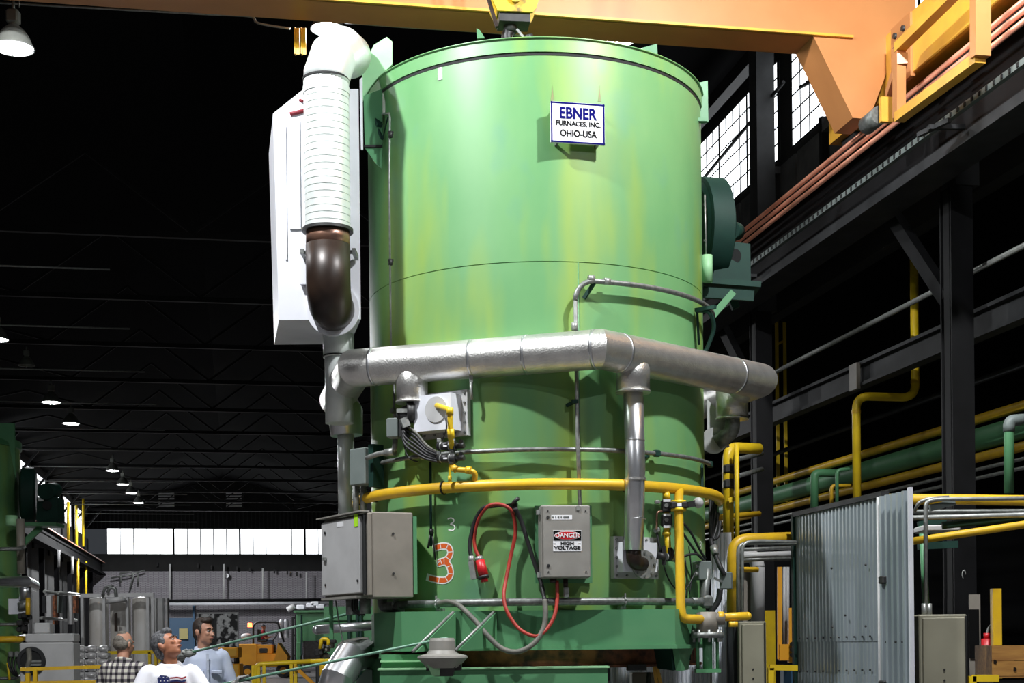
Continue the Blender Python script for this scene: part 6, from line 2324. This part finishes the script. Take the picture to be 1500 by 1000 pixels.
# green machine behind the forklift
t = thing('green_machine', 'long green machine behind the forklift mast', 'machine', P(455, 975, 76))
def gbox(x0, x1, y0, y1, Y, w, m, nm, par=t):
    a, c_ = P(x0, y0, Y), P(x1, y1, Y)
    return MB().bbox(((a.x + c_.x) / 2, Y + w / 2, (a.z + max(c_.z, 0)) / 2), (c_.x - a.x, w, a.z - max(c_.z, 0)), .03).build(nm, M[m], par)
gbox(434, 478, 897, 940, 76, 2.5, 'green', 'hood')
gbox(430, 480, 894, 897, 75.8, 2.8, 'green', 'hood_lip')
gbox(444, 470, 938, 975, 75.5, 1.0, 'black', 'drive_unit')
gbox(434, 441, 940, 985, 75.5, .6, 'green', 'leg')
gbox(440, 443, 900, 960, 75.4, .2, 'dgreen', 'stay')
for k, (x, y) in enumerate(((425, 891), (441, 889), (455, 886), (462, 884), (470, 888))):
    a = P(x, y, 80)
    q = MB().bbox(tuple(a), (.45, .4, .25), .04)
    if k == 0:
        q = MB().cyl(P(421, 893, 80), P(432, 887, 80), .16, n=14)
    tag(q.build('roof_unit', M['white'] if k else M['boxl']), 'pale %s above the green machine, %s' % ('duct end' if k == 0 else 'box', ['leftmost', 'second', 'third', 'fourth', 'rightmost'][k]), 'unit')

# third furnace base behind, seen between guard rail and the bell
t = thing('rear_furnace', 'green furnace casing behind the bell at lower left', 'furnace', (P(515, 990, 19).x, 19.8, 0))
a, c_ = P(474, 888, 19), P(600, 888, 19)
MB().box(((a.x + c_.x) / 2, 19.8, a.z / 2), (c_.x - a.x, 1.6, a.z)).build('casing', M['green'], t)
MB().box(((a.x + c_.x) / 2, 19.0, P(500, 906, 19).z), (c_.x - a.x, .06, .04)).build('ledge', M['green'], t)
for x in (523, 528, 511):
    p = P(x, 900, 18.9)
    MB().cyl((p.x, p.y, .8), (p.x, p.y, P(x, 880, 18.9).z), .02, n=8).build('tube', M['dgreen'], t)
q = MB()
q.cyl(P(464, 922, 15.5), P(560, 915, 15.5), .050, n=20)
q.ball(tuple(P(464, 922, 15.5)), .05, None, 16)
tag(q.build('silver_pipe', M['alu2']), 'short silver pipe stub left of the furnace foot', 'pipe')
t = thing('valve_group', 'cluster of black valves and yellow pipes at lower left of the furnace', 'valves', P(478, 965, 17))
for k in range(14):
    p = P(466 + random.uniform(0, 22), 936 + random.uniform(0, 28), 17 + random.uniform(-.15, .15))
    MB().bbox(tuple(p), (random.uniform(.04, .10), .08, random.uniform(.04, .09)), .012).build('valve', M['black'] if k % 3 else M['condl'], t)
MB().tube([P(469, 950, 16.8), P(471, 935, 16.8), P(481, 936, 16.8), P(481, 945, 16.8)], .022, .08, 10).build('feed_pipe', M['yellow2'], t)
MB().cyl(P(455, 969, 16.7), P(535, 965, 16.7), .025, n=10).build('gas_pipe', M['yellow2'], t)
MB().cyl(P(503, 945, 16.7), P(540, 942, 16.7), .038, n=12).build('gas_pipe', M['yellow2'], t)
MB().sweep(smooth_path([P(495, 962, 16.6), P(496, 948, 16.6), P(506, 941, 16.6), P(525, 937, 16.6), P(540, 937, 16.6)], 5), .03, 10).build('sleeve', M['hose'], t)
MB().bbox(tuple(P(475, 982, 17)), (.1, .1, .16), .02).build('pedestal', M['yellow'], t)
q = MB().bbox(tuple(P(478, 972, 17.2) - Vector((0, 0, .45))), (.22, .3, .9), .02)
q.build('stand', M['steelg'], t)

# mitred aluminium duct elbow, bottom left of the furnace
q = MB()
q.sweep([P(480, 1040, 11.85), P(495, 992, 11.85), P(512, 964, 12.0), P(534, 957, 12.4)], [.14, .14, .135, .13], 32, True, True)
t = tag(q.build('duct_elbow', M['alu2']), 'bright mitred aluminium duct elbow at the foot of the furnace', 'duct')
q = MB().sweep([P(505, 950, 12.2), P(497, 915, 12.2), P(492, 880, 12.3)], .006, 6)
tag(q.build('tie_wire', M['condl']), 'thin wire running up from the aluminium duct elbow', 'wire')

# yellow guard rail between the men and the furnace
t = thing('guard_rail', 'yellow tubular guard rail between the men and the furnace', 'guard rail', P(415, 1000, 21))
MB().tube([P(374, 1060, 21), P(374, 973, 21), P(480, 967, 21)], .035, .1, 10).build('rail', M['yellow2'], t)
for x in (371, 379, 387, 427, 433):
    a = P(x, 974 - (x - 371) * .05, 21)
    MB().box((a.x, a.y, a.z / 2), (.045, .05, a.z)).build('post', M['yellow2'], t)
MB().bar(P(432, 976, 20.9), P(462, 1004, 20.9), .04, .05).build('brace', M['fkyel'], t)
t = thing('guard_rail', 'yellow guard rail glimpsed behind the plaid shirt man', 'guard rail', P(215, 958, 30))
MB().bar(P(155, 956, 30), P(238, 954, 30), .05, .07).build('rail', M['yellow2'], t)
for x in (219, 228, 234):
    a = P(x, 955, 30)
    MB().box((a.x, a.y, a.z / 2), (.05, .05, a.z)).build('post', M['yellow2'], t)

# ================================================================== PEOPLE
def bake(mb, name, m, parent, voxel, smooth=4, label=None, matrix=None):
    """join overlapping volumes into one continuous skin"""
    me = mb.mesh(name, m)
    tmp = bpy.data.objects.new(name, me)
    COL.objects.link(tmp)
    r = tmp.modifiers.new('r', 'REMESH')
    r.mode = 'VOXEL'
    r.voxel_size = voxel
    r.use_smooth_shade = True
    s_ = tmp.modifiers.new('s', 'SMOOTH')
    s_.iterations = smooth
    s_.factor = .5
    bpy.context.view_layer.update()
    me2 = bpy.data.meshes.new_from_object(tmp.evaluated_get(bpy.context.evaluated_depsgraph_get()))
    bpy.data.objects.remove(tmp)
    me2.name = name
    me2.materials.clear()
    me2.materials.append(m)
    o = bpy.data.objects.new(name, me2)
    COL.objects.link(o)
    o.parent = parent
    if label:
        o['label'] = label
    return o

def limb(mb, pts, rs, n=14):
    p = smooth_path([Vector(q) for q in pts], 5)
    k = len(pts)
    rr = []
    for i in range(len(p)):
        t = i / 5.0
        j = min(int(t), k - 2)
        rr.append(rs[j] + (rs[j + 1] - rs[j]) * (t - j))
    mb.sweep(p, rr, n)
    mb.ball(tuple(p[0]), rr[0], None, n)
    mb.ball(tuple(p[-1]), rr[-1], None, n)

def grip(mb, c, axis, back, s=1.0, rp=.016):
    """fist closed on a pole: c on the pole axis, back = direction from pole to the palm"""
    ax = Vector(axis).normalized()
    bk = (Vector(back) - ax * Vector(back).dot(ax)).normalized()
    sd = ax.cross(bk)
    rf = .0105 * s
    for i in range(4):
        o = c + ax * ((i - 1.5) * .0225 * s)
        rad = rp + rf
        ln = (4.0, 4.6, 4.4, 3.7)[i]
        path = []
        for k in range(8):
            a = -.5 + ln * k / 7
            path.append(o + (bk * math.cos(a) + sd * math.sin(a)) * (rad + (.012 if k < 2 else 0)))
        mb.sweep(path, [rf * 1.1] * 3 + [rf] * 3 + [rf * .9] * 2, 8)
        mb.ball(tuple(path[-1]), rf * .9, None, 8)
    m_ = frame(c + bk * (.034 * s), ax, bk)
    mb.ball((0, 0, 0), 1.0, m_, 12, (.048 * s, .034 * s, .021 * s))
    base = c + bk * .03 * s - ax * .035 * s
    th = [base - sd * .02, base - ax * .018 - sd * .035, c - ax * .04 * s - sd * (rp + .014) - bk * .01, c - ax * .03 - bk * (rp + .012)]
    mb.sweep(smooth_path(th, 3), .012 * s, 8)
    mb.ball(tuple(th[-1]), .012 * s, None, 8)
    return c + bk * .06 * s

def open_hand(mb, w, d, nrm, s=1.0):
    d = Vector(d).normalized()
    nrm = (Vector(nrm) - d * Vector(nrm).dot(d)).normalized()
    sd = d.cross(nrm)
    m_ = frame(w + d * .05 * s, d, nrm)
    mb.ball((0, 0, 0), 1.0, m_, 12, (.055 * s, .042 * s, .018 * s))
    for i in range(4):
        b_ = w + d * .085 * s + sd * ((i - 1.5) * .02 * s)
        L = (.07, .08, .075, .058)[i] * s
        path = [b_, b_ + d * L * .45 + nrm * .01, b_ + d * L * .8 + nrm * .028, b_ + d * L * .95 + nrm * .045]
        mb.sweep(path, [.0095 * s, .009 * s, .0085 * s, .007 * s], 8)
        mb.ball(tuple(path[-1]), .007 * s, None, 8)
    b_ = w + d * .03 * s + sd * -.035 * s
    path = [b_, b_ + d * .03 - sd * .022, b_ + d * .06 - sd * .026 + nrm * .012]
    mb.sweep(path, [.012 * s, .011 * s, .009 * s], 8)
    mb.ball(tuple(path[-1]), .009 * s, None, 8)

def person(label, loc, rz, H, skin, hairm, shirt, pants, head=(0, 0, 0), arms=None, sleeve='long', hairstyle='short', seated=False, gloves=None, voxel=.009, shirt_label=None, lean=0.0):
    """local frame: faces -Y; own right hand at -X; feet on z = 0. arms: ((elbow, wrist, mode, dir), ...) right then left"""
    t = thing('person', label, 'person', loc, None, rz)
    k = H / 1.80
    def S(x, y, z):
        return Vector((x * k, y * k, z * k))
    sk, sh, pa = MB(), MB(), MB()
    # ---- head
    hd = S(0, -.012 + lean * 1.0, 1.672)
    hm = Matrix.Translation(hd + S(0, 0, -.06)) @ Matrix.Rotation(head[0], 4, 'Z') @ Matrix.Rotation(head[1], 4, 'X') @ Matrix.Rotation(head[2], 4, 'Y') @ Matrix.Translation(S(0, 0, .06)) @ Matrix.Scale(k, 4)
    sk.ball((0, .012, .018), 1, hm, 24, (.076, .097, .106))          # cranium
    sk.ball((0, -.03, -.045), 1, hm, 20, (.058, .062, .075))         # face
    sk.ball((0, -.050, -.092), 1, hm, 16, (.036, .036, .028))        # chin
    sk.ball((0, -.02, -.07), 1, hm, 16, (.058, .055, .045))          # jaw
    sk.ball((0, -.078, .022), 1, hm, 16, (.052, .018, .016))         # brow
    sk.ball((.033, -.075, -.022), 1, hm, 12, (.022, .018, .018))     # cheeks
    sk.ball((-.033, -.075, -.022), 1, hm, 12, (.022, .018, .018))
    sk.sweep([hm @ Vector(p) for p in [(0, -.084, .012), (0, -.100, -.018), (0, -.113, -.036), (0, -.092, -.044)]], [.009 * k, .011 * k, .014 * k, .012 * k], 10)
    for s_ in (-1, 1):
        sk.ball((s_ * .013, -.094, -.039), 1, hm, 10, (.009, .012, .008))
        sk.ball((s_ * .080, .012, -.012), 1, hm @ Matrix.Translation((0, 0, 0)), 12, (.010, .020, .032))   # ears
        sk.ball((s_ * .086, .020, .004), 1, hm, 10, (.008, .015, .018))
    sk.ball((0, -.090, -.066), 1, hm, 12, (.024, .012, .010))        # mouth mound
    # neck
    limb(sk, [S(0, .02 + lean * .8, 1.44), S(0, .012 + lean * .9, 1.53), hm @ Vector((0, .015, -.055))], [.066 * k, .058 * k, .056 * k])
    # ---- torso: shirt
    rings = [(.90, .165, .115), (1.0, .160, .112), (1.10, .160, .112), (1.22, .180, .122), (1.33, .185, .125), (1.42, .172, .110), (1.475, .125, .088), (1.515, .078, .072)]
    n = 24
    vs, fs = [], []
    for z, a, b_ in rings:
        ly = lean * max(0, (z - .9)) / .7
        for j in range(n):
            an = 2 * PI * j / n
            ca, sa = math.cos(an), math.sin(an)
            sx = (abs(ca) ** .85) * (1 if ca >= 0 else -1)
            sy = (abs(sa) ** .85) * (1 if sa >= 0 else -1)
            vs.append(S(a * sx, b_ * sy + ly + .01, z))
    for i in range(len(rings) - 1):
        for j in range(n):
            j2 = (j + 1) % n
            fs.append((i * n + j, i * n + j2, (i + 1) * n + j2, (i + 1) * n + j))
    fs.append(tuple(range(n - 1, -1, -1)))
    fs.append(tuple(range((len(rings) - 1) * n, len(rings) * n)))
    sh.put(vs, fs, True)
    # collar
    cz = 1.515
    sh.sweep([S(.075 * math.cos(a * PI / 10), .07 * math.sin(a * PI / 10) + .012 + lean * .88, cz + .018 * math.sin(a * PI / 10)) for a in range(21)], .017 * k, 8, False)
    # ---- arms
    gl = MB() if gloves else None
    for s_, (el, wr, mode, d) in zip((-1, 1), arms):
        so = S(s_ * .168, .01 + lean * .75, 1.435)
        el, wr = Vector(el) * k, Vector(wr) * k
        hand_mb = gl if (gloves and mode == 'grip') else sk
        if mode == 'grip':
            grip(hand_mb, wr, d[0], d[1], k * 1.06)
            wrist = wr + Vector(d[1]).normalized() * .075 * k
        else:
            wrist = wr
            open_hand(sk, wr, d[0], d[1], k)
        limb(sk, [so, el, el.lerp(wrist, .35), wrist], [.05 * k, .042 * k, .042 * k, .027 * k])
        if gloves and mode == 'grip':
            limb(gl, [wrist.lerp(el, .30), wrist], [.040 * k, .036 * k])
        if sleeve == 'long':
            limb(sh, [S(s_ * .12, .01 + lean * .75, 1.41), so, so.lerp(el, .5), el, el.lerp(wrist, .5), el.lerp(wrist, .86)], [.078 * k, .070 * k, .062 * k, .055 * k, .050 * k, .045 * k])
        elif sleeve == 'rolled':
            limb(sh, [S(s_ * .12, .01 + lean * .75, 1.41), so, so.lerp(el, .5), el, el.lerp(wrist, .28)], [.078 * k, .070 * k, .063 * k, .056 * k, .054 * k])
        else:
            limb(sh, [S(s_ * .12, .01 + lean * .75, 1.41), so, so.lerp(el, .45), so.lerp(el, .75)], [.078 * k, .074 * k, .073 * k, .073 * k])
    # ---- legs
    for s_ in (-1, 1):
        if seated:
            kn, an_ = S(s_ * .12, -.44, .93), S(s_ * .12, -.52, .50)
        else:
            kn, an_ = S(s_ * .11, -.02, .50), S(s_ * .115, .02, .09)
        limb(pa, [S(s_ * .09, .01, .93), S(s_ * .10, .0, .85) if not seated else S(s_ * .1, -.15, .93), kn, an_], [.105 * k, .10 * k, .066 * k, .058 * k])
        bt = MB()
        limb(bt, [an_ + S(0, .02, .03), an_ + S(0, .02, -.04), an_ + S(0, -.06, -.05), an_ + S(s_ * .01, -.15, -.055)], [.052 * k, .045 * k, .042 * k, .036 * k])
        bake(bt, 'boot', M['boots'], t, .014, 2)
    pa.ball((0, .01 * k, .93 * k), 1, None, 16, (.165 * k, .12 * k, .12 * k))
    bake(sk, 'body', skin, t, voxel, 3)
    bake(sh, 'shirt', shirt, t, voxel * 1.2, 5, shirt_label)
    bake(pa, 'trousers', pants, t, voxel * 1.6, 4)
    if gl:
        bake(gl, 'glove', gloves, t, .006, 2, 'work glove gripping the pole')
    # ---- face details
    for s_ in (-1, 1):
        e = MB().ball((s_ * .030, -.081, -.001), .0105, hm, 10).local('eye', M['eyew'], t)
        MB().ball((s_ * .030, -.0888, -.001), .0048, hm, 8).local('iris', M['eyed'], t)
        MB().sweep([hm @ Vector(p) for p in [(s_ * .012, -.097, .022), (s_ * .030, -.098, .028), (s_ * .048, -.084, .022)]], [.004 * k, .005 * k, .003 * k], 6).local('eyebrow', hairm, t)
    MB().sweep([hm @ Vector(p) for p in [(-.022, -.094, -.066), (-.008, -.102, -.064), (.008, -.102, -.064), (.022, -.094, -.066)]], [.003 * k, .0055 * k, .0055 * k, .003 * k], 6).local('lips', M['lips'], t)
    # ---- hair
    hr = MB()
    if hairstyle == 'short':
        hr.ball((0, .026, .034), 1, hm, 24, (.082, .097, .104))
        hr.ball((0, .060, -.025), 1, hm, 18, (.072, .058, .075))
        hr.ball((0, -.045, .094), 1, hm, 18, (.058, .045, .034))
        for s_ in (-1, 1):
            hr.ball((s_ * .072, -.005, .025), 1, hm, 12, (.012, .028, .035))
    elif hairstyle == 'balding':
        hr.ball((0, .050, -.005), 1, hm, 22, (.083, .074, .068))
        hr.ball((0, .078, .035), 1, hm, 16, (.062, .042, .045))
        for s_ in (-1, 1):
            hr.ball((s_ * .072, .005, .010), 1, hm, 12, (.014, .036, .040))
        hr.ball((0, .03, .095), 1, hm, 14, (.045, .05, .032))
    elif hairstyle == 'quiff':
        hr.ball((0, .026, .036), 1, hm, 24, (.081, .095, .102))
        hr.ball((0, .060, -.02), 1, hm, 18, (.070, .055, .065))
        hr.ball((.0, -.040, .100), 1, hm, 18, (.060, .052, .032))
        for s_ in (-1, 1):
            hr.ball((s_ * .073, -.02, .02), 1, hm, 12, (.010, .016, .042))
    else:
        hr.ball((0, .02, .05), 1, hm, 20, (.082, .10, .085))
        hr.ball((0, -.10, .052), 1, hm, 14, (.06, .07, .012))
    for i, p in enumerate(hr.v):
        nv = noise.noise_vector(p * 45)
        hr.v[i] = p + nv * .003
    bake(hr, 'hair' if hairstyle != 'cap' else 'cap', hairm, t, .006, 1)
    return t, hm

def face(loc, target_px=None):
    return 0

# --- man in the white T-shirt (facing the camera, head turned up to the furnace)
X1 = P(249, 940, 11.3)
g1 = P(357, 989, 11.15)                          # his gloved hand on the lower pole
poleA0, poleA1 = P(325, 1002, 11.1), P(640, 937, 11.25)
pdA = (poleA1 - poleA0).normalized()
def loc_of(p, origin, rz):
    q = Matrix.Rotation(-rz, 3, 'Z') @ (Vector(p) - Vector(origin))
    return q
def on_pole(a, d, px):
    best = None
    for i in range(-400, 800):
        p = a + d * (i * .005)
        r_ = (p.x / p.y * F + HX)
        if best is None or abs(r_ - px) < best[0]:
            best = (abs(r_ - px), p)
    return best[1]
rz1 = math.radians(14)
o1 = Vector((X1.x, X1.y, 0))
H1 = 1.79
k1 = H1 / 1.8
gp = on_pole(poleA0, pdA, 357)
gl1 = loc_of(gp, o1, rz1) / k1
ax1 = Matrix.Rotation(-rz1, 3, 'Z') @ pdA
person('man in a white flag print T-shirt looking up at the furnace', o1, rz1, H1, M['skint'], M['hairg'], M['tee'], M['jeans'],
       head=(math.radians(62), math.radians(-32), math.radians(6)), sleeve='short', hairstyle='short', gloves=M['glovek'],
       arms=(((-.30, -.05, 1.17), (-.28, -.25, 1.0), 'open', ((.1, -.6, -.8), (.9, -.2, 0))),
             ((.34, -.06, 1.16), tuple(gl1), 'grip', (tuple(ax1), (-.75, .05, -.4)))), voxel=.008)
man1 = [o for o in COL.objects if o.name.startswith('person')][-1]
# flag print on the chest
root1 = [o for o in bpy.data.objects if o.type == 'EMPTY' and o.name.startswith('person')][0]
def chest(x, z):
    y = -.128 * math.sqrt(max(.05, 1 - (x / .205) ** 2)) - .006
    return Vector((x * k1, y * k1, z * k1))
def patch(poly, m, nm):
    q = MB()
    pts = [chest(a, b_) for a, b_ in poly]
    k_ = len(pts)
    q.put(pts + [p + Vector((0, .02, 0)) for p in pts], [tuple(range(k_))] + [(i, (i + 1) % k_, k_ + (i + 1) % k_, k_ + i) for i in range(k_)])
    q.local(nm, m, root1)
patch([(-.10, 1.405), (-.075, 1.430), (-.03, 1.425), (-.005, 1.410), (-.01, 1.345), (-.06, 1.330), (-.095, 1.365)], M['flagb'], 'flag_print')
for i in range(4):
    z = 1.413 - i * .024
    patch([(-.004, z), (.05, z + .004), (.085, z - .004), (.12, z + .008), (.12, z - .004), (.085, z - .016), (.05, z - .008), (-.004, z - .012)], M['flagr'] if i % 2 == 0 else M['flagb'], 'flag_print')
for i in range(3):
    for j in range(3):
        p = chest(-.08 + i * .026 + .006 * (j % 2), 1.413 - j * .026)
        MB().box((p.x, p.y - .002, p.z), (.007, .003, .007)).local('flag_star', M['tee'], root1)

q = MB().tube([poleA0 - pdA * .25, poleA1, P(652, 934, 11.22), P(661, 938, 11.2), P(662, 948, 11.2)], .011, .03, 10)
tag(q.build('guide_pole', M['polegreen']), 'long pale green pole hooked onto the guide cone, held by the white T-shirt man', 'pole')

# --- man in the plaid shirt (back to the camera)
X2 = P(181, 940, 14.2)
o2 = Vector((X2.x, X2.y, 0))
rz2 = math.radians(180 - 12)
H2 = 1.80
k2 = H2 / 1.8
poleB0, poleB1 = P(272, 957, 13.6), P(521, 896, 12.9)
pdB = (poleB1 - poleB0).normalized()
gp2 = on_pole(poleB0, pdB, 279)
gl2 = loc_of(gp2, o2, rz2) / k2
ax2 = Matrix.Rotation(-rz2, 3, 'Z') @ pdB
bk2 = Matrix.Rotation(-rz2, 3, 'Z') @ Vector((-.9, .2, -.25))
person('man in a black and white plaid shirt seen from behind', o2, rz2, H2, M['skin'], M['hairb'], M['plaid'], M['jeans'],
       head=(math.radians(-18), math.radians(4), 0), sleeve='long', hairstyle='balding', gloves=M['glove'],
       arms=(((-.36, -.10, 1.30), tuple(gl2), 'grip', (tuple(ax2), tuple(bk2))),
             ((.30, -.03, 1.17), (.30, -.22, 1.02), 'open', ((0, -.6, -.8), (-1, 0, 0)))), voxel=.009)
q = MB().cyl(poleB0 - pdB * .25, poleB1, .012, n=10)
tag(q.build('guide_pole', M['polegreen']), 'shorter pale green pole reaching below the control cabinet, held by the plaid shirt man', 'pole')

# --- man in the pale blue shirt
X3 = P(299, 940, 14.3)
o3_ = Vector((X3.x, X3.y, 0))
person('dark haired man in a pale blue work shirt looking to the right', o3_, math.radians(24), 1.92, M['skin'], M['haird'], M['chamb'], M['jeans'],
       head=(math.radians(34), math.radians(-3), 0), sleeve='rolled', hairstyle='quiff',
       arms=(((-.27, .02, 1.14), (-.24, -.16, .96), 'open', ((0, -.5, -.9), (1, 0, 0))),
             ((.27, -.02, 1.14), (.27, -.20, .98), 'open', ((0, -.6, -.8), (-1, 0, 0)))), voxel=.009)
root3 = [o for o in bpy.data.objects if o.type == 'EMPTY' and o.name.startswith('person')][-1]
k3 = 1.92 / 1.8
for s_ in (-1, 1):
    MB().bbox((s_ * .085 * k3, -.128 * k3, 1.30 * k3), (.10 * k3, .025, .035 * k3), .006).local('pocket_flap', M['chamb'], root3)
MB().box((0, -.137 * k3, 1.22 * k3), (.025, .012, .5 * k3)).local('button_placket', M['chamb'], root3)
for i in range(5):
    MB().cyl((0, -.143 * k3, (1.05 + i * .09) * k3), (0, -.148 * k3, (1.05 + i * .09) * k3), .006, n=8).local('button', M['signw'], root3)

# --- forklift driver
dp = fk(386, 940)
person('forklift driver in a red shirt and dark cap', Vector((dp.x, FY_, dp.z - .93 * 1.0)), math.radians(90), 1.8, M['skin'], M['black'], M['redshirt'], M['jeans'],
       head=(0, 0, 0), sleeve='short', hairstyle='cap', seated=True,
       arms=(((-.25, -.12, 1.15), (-.16, -.36, 1.18), 'open', ((.2, -.9, .2), (0, 0, -1))),
             ((.25, -.12, 1.15), (.16, -.36, 1.18), 'open', ((-.2, -.9, .2), (0, 0, -1)))), voxel=.014)
